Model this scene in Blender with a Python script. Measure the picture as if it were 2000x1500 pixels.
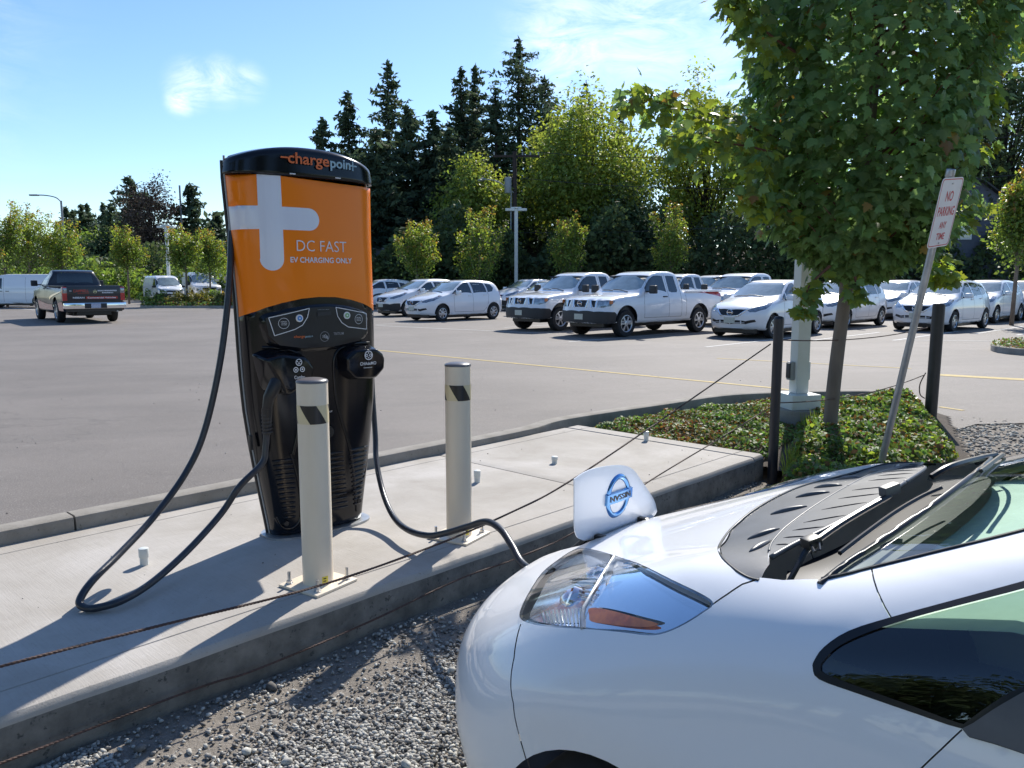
import bpy, bmesh, math, random
import numpy as np
from mathutils import Vector, Matrix
from mathutils.geometry import delaunay_2d_cdt
from mathutils.bvhtree import BVHTree
R = math.radians
rnd = random.Random(7)
nr = np.random.default_rng(11)
SC = bpy.context.scene
for o in list(bpy.data.objects): bpy.data.objects.remove(o)
COL = SC.collection

# ------------------------------------------------------------ camera
CAM_H = 1.5; PITCH = R(7.38); FPX = 1560.0
cd_ = bpy.data.cameras.new('camera'); cam = bpy.data.objects.new('camera', cd_); COL.objects.link(cam)
cam.location = (0, 0, CAM_H); cam.rotation_euler = (R(90) - PITCH, 0, 0)
cd_.sensor_width = 36; cd_.lens = FPX / 2000 * 36; cd_.clip_start = .05; cd_.clip_end = 3000
SC.camera = cam
SUN_EL, SUN_AZ = 39.5, 21.0        # azimuth to the right of +Y
# ------------------------------------------------------------ world
w = bpy.data.worlds.new('World'); SC.world = w; w.use_nodes = True
nt = w.node_tree; nt.nodes.clear()
def N(nt, t, **kw):
    n = nt.nodes.new(t)
    for k, v in kw.items():
        if k == 'inp':
            for kk, vv in v.items(): n.inputs[kk].default_value = vv
        else: setattr(n, k, v)
    return n
sky = N(nt, 'ShaderNodeTexSky', sky_type='NISHITA', sun_disc=False, sun_elevation=R(SUN_EL), sun_rotation=R(SUN_AZ),
        air_density=1.0, dust_density=0.22, ozone_density=4.5, altitude=50)
tc = N(nt, 'ShaderNodeTexCoord')
bg = N(nt, 'ShaderNodeBackground'); bg.inputs[1].default_value = 0.112
out = N(nt, 'ShaderNodeOutputWorld')
def skydir(px, py):
    a = (px - 1000) / FPX; b = (750 - py) / FPX; c, s = math.cos(PITCH), math.sin(PITCH)
    return Vector((a, c + b * s, -s + b * c)).normalized()
# thin clouds: streaky noise kept to a few patches of the sky
mp = N(nt, 'ShaderNodeMapping'); mp.inputs['Scale'].default_value = (5.0, 5.0, 15.0); mp.inputs['Rotation'].default_value = (R(12), R(-16), 0)
nz = N(nt, 'ShaderNodeTexNoise', inp={'Scale': 2.2, 'Detail': 12.0, 'Roughness': .68, 'Distortion': .9})
nt.links.new(tc.outputs['Generated'], mp.inputs[0]); nt.links.new(mp.outputs[0], nz.inputs[0])
rmp = N(nt, 'ShaderNodeMapRange', inp={1: .38, 2: .66, 3: 0, 4: 1}); nt.links.new(nz.outputs[0], rmp.inputs[0])
total = None
for (px, py, rad, amt) in [(372, 165, .036, .85), (430, 160, .036, .62), (480, 162, .030, .42), (352, 198, .022, .85), (1110, 80, .10, .6), (1250, 30, .15, .5), (1600, -60, .38, .42), (1420, 130, .14, .25), (2500, -300, .6, .5), (-900, -200, .4, .5)]:
    d = skydir(px, py)
    sub = N(nt, 'ShaderNodeVectorMath', operation='DISTANCE'); sub.inputs[1].default_value = d
    nt.links.new(tc.outputs['Generated'], sub.inputs[0])
    mr = N(nt, 'ShaderNodeMapRange', interpolation_type='SMOOTHSTEP', inp={1: 0, 2: rad, 3: amt, 4: 0}); nt.links.new(sub.outputs['Value'], mr.inputs[0])
    if total is None: total = mr.outputs[0]
    else:
        ad = N(nt, 'ShaderNodeMath', operation='MAXIMUM'); nt.links.new(total, ad.inputs[0]); nt.links.new(mr.outputs[0], ad.inputs[1]); total = ad.outputs[0]
mul = N(nt, 'ShaderNodeMath', operation='MULTIPLY', use_clamp=True); nt.links.new(total, mul.inputs[0]); nt.links.new(rmp.outputs[0], mul.inputs[1])
mixc = N(nt, 'ShaderNodeMix', data_type='RGBA'); mixc.inputs['B'].default_value = (8.2, 8.4, 8.6, 1)
hsv = N(nt, 'ShaderNodeHueSaturation', inp={'Hue': .502, 'Saturation': 1.07, 'Value': .93}); nt.links.new(sky.outputs[0], hsv.inputs['Color'])
nt.links.new(mul.outputs[0], mixc.inputs['Factor']); nt.links.new(hsv.outputs[0], mixc.inputs['A'])
nt.links.new(mixc.outputs['Result'], bg.inputs[0]); nt.links.new(bg.outputs[0], out.inputs[0])
# ------------------------------------------------------------ sun
sl = bpy.data.lights.new('sun', 'SUN'); sl.energy = 3.9; sl.angle = R(.53); sl.color = (1.0, .95, .87)
so = bpy.data.objects.new('sun', sl); COL.objects.link(so)
sdir = Vector((math.sin(R(SUN_AZ)) * math.cos(R(SUN_EL)), math.cos(R(SUN_AZ)) * math.cos(R(SUN_EL)), math.sin(R(SUN_EL))))
so.rotation_euler = sdir.to_track_quat('Z', 'Y').to_euler(); so.location = sdir * 60
vs = SC.view_settings; vs.view_transform = 'Standard'; vs.look = 'None'; vs.gamma = 1; vs.use_curve_mapping = False; vs.exposure = 0.80
SC.render.engine = 'CYCLES'

# ------------------------------------------------------------ materials
def ramp(nt, fac, stops):
    r = N(nt, 'ShaderNodeValToRGB'); e = r.color_ramp.elements
    while len(e) < len(stops): e.new(.5)
    for i, (p, c) in enumerate(stops): e[i].position = p; e[i].color = (*c, 1)
    nt.links.new(fac, r.inputs[0]); return r.outputs[0]
def mat(name, c, rough=.5, c2=None, scale=6., metal=0., coat=0., bump=0., bscale=None, spec=.5, transl=0., stretch=None, spots=None, objrand=0., bdist=.01, coatrough=.03):
    m = bpy.data.materials.new(name); m.use_nodes = True; nt = m.node_tree; b = nt.nodes['Principled BSDF']
    b.inputs['Roughness'].default_value = rough; b.inputs['Metallic'].default_value = metal
    b.inputs['Coat Weight'].default_value = coat; b.inputs['Coat Roughness'].default_value = coatrough; b.inputs['Specular IOR Level'].default_value = spec
    tcn = N(nt, 'ShaderNodeTexCoord'); src = tcn.outputs['Object']
    if stretch:
        mpn = N(nt, 'ShaderNodeMapping'); mpn.inputs['Scale'].default_value = stretch; nt.links.new(src, mpn.inputs[0]); src = mpn.outputs[0]
    if c2 is None: c2 = tuple(x * .88 for x in c)
    n1 = N(nt, 'ShaderNodeTexNoise', inp={'Scale': scale, 'Detail': 7., 'Roughness': .62}); nt.links.new(src, n1.inputs[0])
    col = ramp(nt, n1.outputs[0], [(.32, c2), (.68, c)])
    if spots:                     # (scale, threshold, colour): dirt or aggregate with a shape of its own
        for (ss, th, sc) in spots:
            n2 = N(nt, 'ShaderNodeTexNoise', inp={'Scale': ss, 'Detail': 4., 'Roughness': .7}); nt.links.new(src, n2.inputs[0])
            mr = N(nt, 'ShaderNodeMapRange', inp={1: th, 2: th + .07, 3: 0, 4: 1}); nt.links.new(n2.outputs[0], mr.inputs[0])
            mx = N(nt, 'ShaderNodeMix', data_type='RGBA'); mx.inputs['B'].default_value = (*sc, 1)
            nt.links.new(mr.outputs[0], mx.inputs['Factor']); nt.links.new(col, mx.inputs['A']); col = mx.outputs['Result']
    if objrand:
        oi = N(nt, 'ShaderNodeNewGeometry'); hs = N(nt, 'ShaderNodeHueSaturation')
        mv = N(nt, 'ShaderNodeMapRange', inp={1: 0, 2: 1, 3: 1 - objrand, 4: 1 + objrand}); nt.links.new(oi.outputs['Random Per Island'], mv.inputs[0])
        nt.links.new(mv.outputs[0], hs.inputs['Value']); nt.links.new(col, hs.inputs['Color'])
        mh = N(nt, 'ShaderNodeMapRange', inp={1: 0, 2: 1, 3: .5 - .04 * objrand, 4: .5 + .04 * objrand}); nt.links.new(oi.outputs['Random Per Island'], mh.inputs[0])
        nt.links.new(mh.outputs[0], hs.inputs['Hue']); col = hs.outputs[0]
    nt.links.new(col, b.inputs['Base Color'])
    if bump:
        nb = N(nt, 'ShaderNodeTexNoise', inp={'Scale': bscale or scale * 8, 'Detail': 5., 'Roughness': .7}); nt.links.new(src, nb.inputs[0])
        bp = N(nt, 'ShaderNodeBump', inp={'Strength': bump, 'Distance': bdist}); nt.links.new(nb.outputs[0], bp.inputs['Height']); nt.links.new(bp.outputs[0], b.inputs['Normal'])
    if transl:
        tr = N(nt, 'ShaderNodeBsdfTranslucent'); hs2 = N(nt, 'ShaderNodeHueSaturation', inp={'Hue': .485, 'Saturation': 1.15, 'Value': 2.1}); nt.links.new(col, hs2.inputs['Color']); nt.links.new(hs2.outputs[0], tr.inputs[0])
        mx = N(nt, 'ShaderNodeMixShader'); mx.inputs[0].default_value = transl
        nt.links.new(b.outputs[0], mx.inputs[1]); nt.links.new(tr.outputs[0], mx.inputs[2]); nt.links.new(mx.outputs[0], nt.nodes['Material Output'].inputs[0])
    return m
def glassmat(name, tint, transp, rough=.0):
    m = bpy.data.materials.new(name); m.use_nodes = True; nt = m.node_tree; nt.nodes.remove(nt.nodes['Principled BSDF'])
    tr = N(nt, 'ShaderNodeBsdfTransparent'); tr.inputs[0].default_value = (*tint, 1)
    gl = N(nt, 'ShaderNodeBsdfGlossy'); gl.inputs['Roughness'].default_value = rough; gl.inputs[0].default_value = (1, 1, 1, 1)
    fr = N(nt, 'ShaderNodeFresnel'); fr.inputs[0].default_value = 1.52
    gm = N(nt, 'ShaderNodeNewGeometry'); io = N(nt, 'ShaderNodeMapRange', inp={1: 0, 2: 1, 3: 1.5, 4: 1 / 1.5}); nt.links.new(gm.outputs['Backfacing'], io.inputs[0]); nt.links.new(io.outputs[0], fr.inputs[0])
    mr = N(nt, 'ShaderNodeMapRange', inp={1: 0, 2: 1, 3: transp, 4: 1}); nt.links.new(fr.outputs[0], mr.inputs[0])
    mx = N(nt, 'ShaderNodeMixShader'); nt.links.new(mr.outputs[0], mx.inputs[0]); nt.links.new(tr.outputs[0], mx.inputs[1]); nt.links.new(gl.outputs[0], mx.inputs[2])
    nt.links.new(mx.outputs[0], nt.nodes['Material Output'].inputs[0]); return m
M = {}
M['asphalt'] = mat('asphalt', (.218, .195, .175), .78, c2=(.160, .143, .128), scale=.55, bump=.55, bscale=160, bdist=.004, spots=[(240, .60, (.30, .29, .27)), (190, .66, (.05, .05, .05)), (1.3, .66, (.115, .108, .104))], spec=.35)
M['concrete'] = mat('slab_concrete', (.50, .47, .43), .85, c2=(.40, .375, .34), scale=2.2, bump=.35, bscale=130, bdist=.004, spots=[(90, .68, (.30, .28, .25)), (4.0, .68, (.34, .30, .26))], spec=.25)
def broomed():
    m = bpy.data.materials.new('broomed_concrete'); m.use_nodes = True; nt = m.node_tree; b = nt.nodes['Principled BSDF']; b.inputs['Roughness'].default_value = .85; b.inputs['Specular IOR Level'].default_value = .25
    tcn = N(nt, 'ShaderNodeTexCoord'); rot = N(nt, 'ShaderNodeMapping'); rot.inputs['Rotation'].default_value = (0, 0, R(-46.8)); nt.links.new(tcn.outputs['Object'], rot.inputs[0])
    st = N(nt, 'ShaderNodeMapping'); st.inputs['Scale'].default_value = (1, .035, 1); nt.links.new(rot.outputs[0], st.inputs[0])
    broom = N(nt, 'ShaderNodeTexNoise', inp={'Scale': 170., 'Detail': 3., 'Roughness': .7}); nt.links.new(st.outputs[0], broom.inputs[0])
    big = N(nt, 'ShaderNodeTexNoise', inp={'Scale': 1.3, 'Detail': 8., 'Roughness': .65, 'Distortion': .4}); nt.links.new(rot.outputs[0], big.inputs[0])
    pit = N(nt, 'ShaderNodeTexNoise', inp={'Scale': 75., 'Detail': 3., 'Roughness': .6}); nt.links.new(rot.outputs[0], pit.inputs[0])
    col = ramp(nt, big.outputs[0], [(.30, (.33, .30, .26)), (.50, (.41, .38, .34)), (.68, (.49, .46, .425))])
    for src, lo, hi, c, a in ((broom.outputs[0], .50, .80, (.33, .30, .26), .45), (pit.outputs[0], .64, .70, (.27, .25, .22), .75)):
        mr = N(nt, 'ShaderNodeMapRange', inp={1: lo, 2: hi, 3: 0, 4: a}); nt.links.new(src, mr.inputs[0]); mx = N(nt, 'ShaderNodeMix', data_type='RGBA'); mx.inputs['B'].default_value = (*c, 1)
        nt.links.new(mr.outputs[0], mx.inputs['Factor']); nt.links.new(col, mx.inputs['A']); col = mx.outputs['Result']
    nt.links.new(col, b.inputs['Base Color']); bp = N(nt, 'ShaderNodeBump', inp={'Strength': .5, 'Distance': .003}); nt.links.new(broom.outputs[0], bp.inputs['Height']); nt.links.new(bp.outputs[0], b.inputs['Normal']); return m
M['concrete'] = broomed()
def asphalt():
    m = bpy.data.materials.new('worn_asphalt'); m.use_nodes = True; nt = m.node_tree; b = nt.nodes['Principled BSDF']; b.inputs['Roughness'].default_value = .78; b.inputs['Specular IOR Level'].default_value = .35
    tcn = N(nt, 'ShaderNodeTexCoord'); rot = N(nt, 'ShaderNodeMapping'); rot.inputs['Rotation'].default_value = (0, 0, R(-12)); nt.links.new(tcn.outputs['Object'], rot.inputs[0])
    st = N(nt, 'ShaderNodeMapping'); st.inputs['Scale'].default_value = (.16, 1, 1); nt.links.new(rot.outputs[0], st.inputs[0])
    lane = N(nt, 'ShaderNodeTexNoise', inp={'Scale': 1.6, 'Detail': 6., 'Roughness': .6, 'Distortion': .6}); nt.links.new(st.outputs[0], lane.inputs[0])
    big = N(nt, 'ShaderNodeTexNoise', inp={'Scale': .35, 'Detail': 7., 'Roughness': .6}); nt.links.new(rot.outputs[0], big.inputs[0])
    fine = N(nt, 'ShaderNodeTexNoise', inp={'Scale': 95., 'Detail': 4., 'Roughness': .75}); nt.links.new(rot.outputs[0], fine.inputs[0])
    mid = N(nt, 'ShaderNodeTexNoise', inp={'Scale': 11., 'Detail': 6., 'Roughness': .8}); nt.links.new(rot.outputs[0], mid.inputs[0])
    col = ramp(nt, big.outputs[0], [(.35, (.150, .132, .117)), (.65, (.200, .177, .158))])
    for src, lo, hi, c, a in ((lane.outputs[0], .50, .72, (.125, .113, .103), .55), (mid.outputs[0], .55, .75, (.11, .10, .092), .55), (mid.outputs[0], .45, .25, (.30, .275, .25), .5), (fine.outputs[0], .56, .66, (.065, .06, .056), .8), (fine.outputs[0], .44, .36, (.40, .37, .34), .8)):
        mr = N(nt, 'ShaderNodeMapRange', inp={1: lo, 2: hi, 3: 0, 4: a}); nt.links.new(src, mr.inputs[0]); mx = N(nt, 'ShaderNodeMix', data_type='RGBA'); mx.inputs['B'].default_value = (*c, 1)
        nt.links.new(mr.outputs[0], mx.inputs['Factor']); nt.links.new(col, mx.inputs['A']); col = mx.outputs['Result']
    vo = N(nt, 'ShaderNodeTexVoronoi', feature='DISTANCE_TO_EDGE', inp={'Scale': .16}); wob = N(nt, 'ShaderNodeTexNoise', inp={'Scale': 2.2, 'Detail': 6.}); nt.links.new(rot.outputs[0], wob.inputs[0])
    va = N(nt, 'ShaderNodeVectorMath', operation='MULTIPLY_ADD'); va.inputs[1].default_value = (1.1, 1.1, 0); nt.links.new(wob.outputs['Color'], va.inputs[0]); nt.links.new(rot.outputs[0], va.inputs[2]); nt.links.new(va.outputs[0], vo.inputs[0])
    mr = N(nt, 'ShaderNodeMapRange', inp={1: .0008, 2: .0022, 3: .22, 4: 0}); nt.links.new(vo.outputs['Distance'], mr.inputs[0]); mx = N(nt, 'ShaderNodeMix', data_type='RGBA'); mx.inputs['B'].default_value = (.05, .046, .042, 1)
    nt.links.new(mr.outputs[0], mx.inputs['Factor']); nt.links.new(col, mx.inputs['A']); col = mx.outputs['Result']
    nt.links.new(col, b.inputs['Base Color']); bp = N(nt, 'ShaderNodeBump', inp={'Strength': .7, 'Distance': .005}); nt.links.new(fine.outputs[0], bp.inputs['Height']); nt.links.new(bp.outputs[0], b.inputs['Normal']); return m
M['asphalt'] = asphalt()
M['curb'] = mat('curb_concrete', (.34, .315, .28), .9, c2=(.24, .22, .19), scale=5, bump=.6, bscale=90, bdist=.006, spots=[(60, .62, (.15, .14, .12))], spec=.2)
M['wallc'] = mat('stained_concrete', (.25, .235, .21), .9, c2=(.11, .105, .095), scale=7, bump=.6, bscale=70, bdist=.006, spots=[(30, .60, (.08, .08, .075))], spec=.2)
M['gravel'] = mat('grey_gravel', (.44, .42, .385), .85, c2=(.21, .20, .18), scale=45, objrand=.65, bump=.3, bscale=200, bdist=.002, spec=.3)
M['dirt'] = mat('compacted_dirt', (.30, .265, .225), .95, c2=(.19, .17, .145), scale=9, bump=.9, bscale=70, bdist=.012, spots=[(120, .58, (.38, .35, .32)), (90, .66, (.09, .085, .08))], spec=.15)
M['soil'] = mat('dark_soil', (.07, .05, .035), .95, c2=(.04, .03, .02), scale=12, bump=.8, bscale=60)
M['grass'] = mat('dry_grass', (.11, .13, .04), .95, c2=(.06, .085, .03), scale=.4, bump=.6, bscale=20)
M['white'] = mat('white_paint_line', (.62, .61, .58), .8, c2=(.36, .35, .33), scale=14, bump=.3, bscale=150)
M['yellow'] = mat('yellow_paint_line', (.55, .40, .12), .8, c2=(.33, .26, .12), scale=9, bump=.3, bscale=150)
M['bollard'] = mat('cream_enamel', (.83, .72, .57), .38, c2=(.77, .66, .51), scale=5, bump=.08, bscale=30, spots=[(22, .70, (.52, .44, .32))], stretch=(1, 1, .35))
M['cap'] = mat('black_cap', (.16, .155, .16), .32, c2=(.12, .115, .12))
M['tape_y'] = mat('faded_yellow_tape', (.74, .62, .38), .35, c2=(.70, .58, .34), scale=20)
M['tape_k'] = mat('black_tape', (.012, .012, .014), .3)
M['steel'] = mat('galvanised_steel', (.46, .48, .50), .42, c2=(.30, .32, .34), scale=25, metal=.75, bump=.1, bscale=80, stretch=(1, 1, .4))
M['bolt'] = mat('zinc_bolt', (.62, .63, .64), .3, c2=(.42, .43, .44), scale=60, metal=.85)
M['blackpost'] = mat('black_post_paint', (.022, .022, .028), .42, c2=(.014, .014, .018), scale=9, bump=.15, bscale=50)
M['rope'] = mat('rusty_cable', (.12, .065, .05), .7, c2=(.05, .03, .025), scale=60, bump=.4, bscale=300)
M['gloss'] = mat('gloss_black_plastic', (.005, .0055, .009), .16, c2=(.004, .0045, .007), scale=8, coat=.0, spec=.42, bump=.02, bscale=12)
M['satin'] = mat('satin_black_plastic', (.014, .015, .018), .38, c2=(.01, .01, .012), scale=14)
M['orange'] = mat('orange_vinyl', (1.0, .235, .005), .30, c2=(.95, .215, .004), scale=1.2, coat=.15, spec=.3, bump=.03, bscale=6, stretch=(1, 1, .12))
M['plus'] = mat('silver_white_vinyl', (.78, .79, .86), .30, c2=(.70, .71, .78), scale=2, coat=.3, stretch=(4, 4, .2))
M['print_w'] = mat('white_print', (.78, .78, .80), .4, c2=(.72, .72, .74))
M['print_o'] = mat('orange_print', (.80, .17, .04), .4)
M['print_b'] = mat('blue_grey_print', (.34, .50, .58), .4)
M['print_g'] = mat('grey_print', (.28, .29, .31), .4)
M['blue_btn'] = mat('blue_button', (.06, .25, .62), .3)
M['green_btn'] = mat('green_button', (.22, .45, .22), .3)
M['cable'] = mat('black_rubber_cable', (.030, .034, .045), .34, c2=(.018, .021, .03), scale=30, bump=.12, bscale=60, coat=.1)
M['paint'] = mat('white_car_paint', (.80, .81, .83), .32, c2=(.78, .79, .81), scale=2, coat=1.0, spec=.5)
M['paintpearl'] = mat('pearl_white_car_paint', (.88, .89, .90), .35, c2=(.85, .86, .88), scale=2, coat=.75, spec=.5, coatrough=.02)
M['dkglass'] = mat('tinted_glass', (.022, .028, .034), .03, c2=(.014, .018, .022), spec=.9, coat=.3)
M['ltglass'] = mat('windscreen_glass', (.30, .36, .36), .04, c2=(.16, .20, .20), scale=2.5, spec=1.0, coat=1.0)  # pale base colour stands in for sky reflected in the glass
M['tyre'] = mat('tyre_rubber', (.018, .018, .019), .8, c2=(.012, .012, .013), scale=20)
M['rim'] = mat('silver_wheel', (.60, .61, .63), .28, c2=(.52, .53, .55), metal=.7)
M['chrome'] = mat('chrome', (.85, .87, .90), .06, c2=(.83, .85, .88), metal=1.0)
M['grille'] = mat('black_grille', (.012, .012, .014), .4)
M['bumperk'] = mat('black_bumper_plastic', (.030, .032, .036), .55, c2=(.022, .024, .027), scale=30)
M['lamp'] = mat('headlamp', (.42, .45, .48), .12, c2=(.16, .18, .20), scale=14, metal=.55, coat=1.0)
M['amber'] = mat('amber_lens', (.62, .19, .03), .2, c2=(.42, .10, .02), scale=30, coat=.3)
M['red'] = mat('red_lens', (.50, .02, .025), .15, c2=(.36, .01, .015), scale=12, coat=1.0)
M['plate'] = mat('licence_plate', (.62, .62, .52), .5, c2=(.45, .46, .40), scale=30)
M['platebl'] = mat('state_plate', (.55, .58, .66), .4, c2=(.30, .34, .50), scale=25)
M['navy'] = mat('dark_truck_wrap', (.012, .014, .024), .30, c2=(.008, .009, .016), scale=3, coat=.3)
M['redpaint'] = mat('red_truck_wrap', (.42, .025, .03), .25, c2=(.36, .02, .025), scale=3, coat=1.0)
M['cowl'] = mat('weathered_cowl_plastic', (.120, .124, .132), .42, c2=(.080, .084, .092), scale=7, bump=.06, bscale=300, bdist=.002, spots=[(5, .62, (.17, .17, .175))])
M['blackrub'] = mat('black_trim', (.010, .010, .012), .35)
M['interior'] = mat('interior_dark', (.03, .035, .036), .7)
M['dash'] = mat('pale_dashboard', (.66, .72, .66), .8, c2=(.56, .62, .56), scale=8)
M['wheelst'] = mat('steering_wheel', (.14, .15, .14), .5)
M['amberL'] = mat('amber_reflector', (.75, .20, .02), .3, c2=(.45, .09, .01), scale=25, coat=.3)
M['mirrorc'] = mat('reflector_bowl', (.90, .93, .97), .16, c2=(.78, .82, .90), scale=22, metal=.8)
M['lens'] = glassmat('clear_lens', (.985, .99, .99), .02)
M['wsglass'] = glassmat('green_windscreen', (.84, .96, .90), .01)
M['qglass'] = glassmat('dark_side_glass', (.38, .50, .44), .06)
M['emblem'] = mat('blue_chrome_emblem', (.12, .34, .66), .12, c2=(.08, .26, .56), metal=.9, coat=1.0)
M['bark'] = mat('grey_bark', (.23, .185, .15), .9, c2=(.14, .115, .095), scale=8, bump=.7, bscale=25, stretch=(1, 1, .25), spots=[(12, .66, (.33, .31, .28))])
M['barkd'] = mat('dark_bark', (.055, .042, .033), .95, c2=(.03, .024, .02), scale=3, bump=.6, bscale=12)
M['twig'] = mat('reddish_twig', (.16, .07, .045), .8)
M['maple'] = mat('maple_leaf', (.185, .270, .100), .42, c2=(.095, .175, .070), scale=3.5, transl=.42, objrand=.35, spec=.22)
M['mapleY'] = mat('young_maple_leaf', (.22, .27, .055), .45, c2=(.14, .20, .045), scale=2.5, transl=.45, objrand=.35, spec=.4)
M['mapleR'] = mat('reddish_new_leaf', (.27, .16, .05), .5, c2=(.22, .19, .05), scale=4, transl=.4, objrand=.4)
M['leafA'] = mat('broadleaf_foliage', (.25, .30, .070), .55, c2=(.125, .175, .042), scale=.35, transl=.42, objrand=.4, spec=.35)
M['leafB'] = mat('street_tree_foliage', (.17, .24, .055), .5, c2=(.075, .125, .035), scale=1.1, transl=.42, objrand=.4, spec=.35)
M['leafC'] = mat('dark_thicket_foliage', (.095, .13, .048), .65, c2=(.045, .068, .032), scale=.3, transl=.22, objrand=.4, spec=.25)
M['needle'] = mat('fir_needles', (.085, .115, .060), .75, c2=(.042, .070, .048), scale=.3, transl=.22, objrand=.35, spec=.2)
M['deadtwig'] = mat('brown_dead_twigs', (.13, .085, .06), .9, c2=(.075, .05, .038), scale=1, objrand=.3)
M['gcG'] = mat('ground_cover_green', (.16, .24, .060), .6, c2=(.07, .14, .04), scale=3, transl=.3, objrand=.4)
M['gcR'] = mat('ground_cover_red', (.22, .105, .045), .65, c2=(.15, .13, .04), scale=4, transl=.25, objrand=.4)
M['shrubY'] = mat('golden_shrub', (.25, .22, .05), .6, c2=(.12, .13, .035), scale=2, transl=.25, objrand=.4)
M['polew'] = mat('white_pole_paint', (.66, .69, .67), .45, c2=(.58, .61, .59), scale=4, spots=[(18, .70, (.42, .42, .40))])
M['pole_k'] = mat('creosoted_pole', (.050, .036, .030), .9, c2=(.03, .022, .02), scale=4, bump=.3, bscale=20, stretch=(1, 1, .2))
M['greym'] = mat('grey_equipment', (.30, .32, .33), .5, c2=(.25, .27, .28))
M['shed'] = mat('grey_shed_cladding', (.24, .27, .29), .6, c2=(.20, .23, .25))
M['house'] = mat('slate_blue_siding', (.10, .115, .15), .7, c2=(.08, .095, .125))
M['sign'] = mat('sign_white', (.74, .73, .74), .35, c2=(.68, .67, .69), scale=9)
M['signr'] = mat('sign_red', (.55, .03, .05), .4, c2=(.48, .03, .045))
M['sticker'] = mat('yellow_sticker', (.75, .62, .08), .4)
M['wire'] = mat('overhead_wire', (.03, .03, .03), .6)
M['paper'] = mat('window_sticker_paper', (.55, .57, .56), .6)

# ------------------------------------------------------------ geometry helpers
def link(o, parent=None):
    COL.objects.link(o)
    if parent is not None: o.parent = parent
    return o
def mesh(name, V, Fc, m, parent=None, smooth=None, mats=None, fm=None, kind=None, loc=None):
    me = bpy.data.meshes.new(name); me.from_pydata([tuple(map(float, v)) for v in V], [], [tuple(int(i) for i in f) for f in Fc])
    if mats:
        for q in mats: me.materials.append(q)
        if fm is not None: me.polygons.foreach_set('material_index', np.asarray(fm, dtype=np.int32))
    else: me.materials.append(m)
    me.update()
    if smooth is not None and len(me.polygons):
        me.shade_smooth()
        if smooth < 180: me.set_sharp_from_angle(angle=R(smooth))
    o = bpy.data.objects.new(name, me); link(o, parent)
    if loc is not None: o.location = loc
    if kind: o['kind'] = kind
    return o
def fastmesh(name, V, Fc, mats, fm=None, parent=None, kind=None, smooth=False):
    """V (n,3), Fc (m,k) uniform numpy"""
    me = bpy.data.meshes.new(name); n, k = Fc.shape
    me.vertices.add(len(V)); me.vertices.foreach_set('co', np.asarray(V, dtype=np.float32).ravel())
    me.loops.add(n * k); me.loops.foreach_set('vertex_index', np.asarray(Fc, dtype=np.int32).ravel())
    me.polygons.add(n); me.polygons.foreach_set('loop_start', np.arange(0, n * k, k, dtype=np.int32))
    for q in mats: me.materials.append(q)
    if fm is not None: me.polygons.foreach_set('material_index', np.asarray(fm, dtype=np.int32))
    me.update(calc_edges=True); me.validate()
    if smooth: me.shade_smooth()
    o = bpy.data.objects.new(name, me); link(o, parent)
    if kind: o['kind'] = kind
    return o
def thing(name, label, cat, loc=(0, 0, 0), rz=0., group=None):
    o = bpy.data.objects.new(name, None); link(o); o.location = loc; o.rotation_euler = (0, 0, rz)
    o['label'] = label; o['category'] = cat; o.empty_display_size = .2
    if group: o['group'] = group
    return o
def tag(o, label, cat, group=None, kind=None):
    o['label'] = label; o['category'] = cat
    if group: o['group'] = group
    if kind: o['kind'] = kind
    return o
def dup(root, label, loc=None, rz=None, group=None, scale=None):
    r = root.copy(); COL.objects.link(r); r['label'] = label
    if loc is not None: r.location = loc
    if rz is not None: r.rotation_euler = (0, 0, rz)
    if scale is not None: r.scale = (scale,) * 3 if isinstance(scale, (int, float)) else scale
    if group: r['group'] = group
    for ch in list(root.children):
        c = ch.copy(); COL.objects.link(c); c.parent = r
        for g in list(ch.children):
            d = g.copy(); COL.objects.link(d); d.parent = c
    return r
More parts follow.
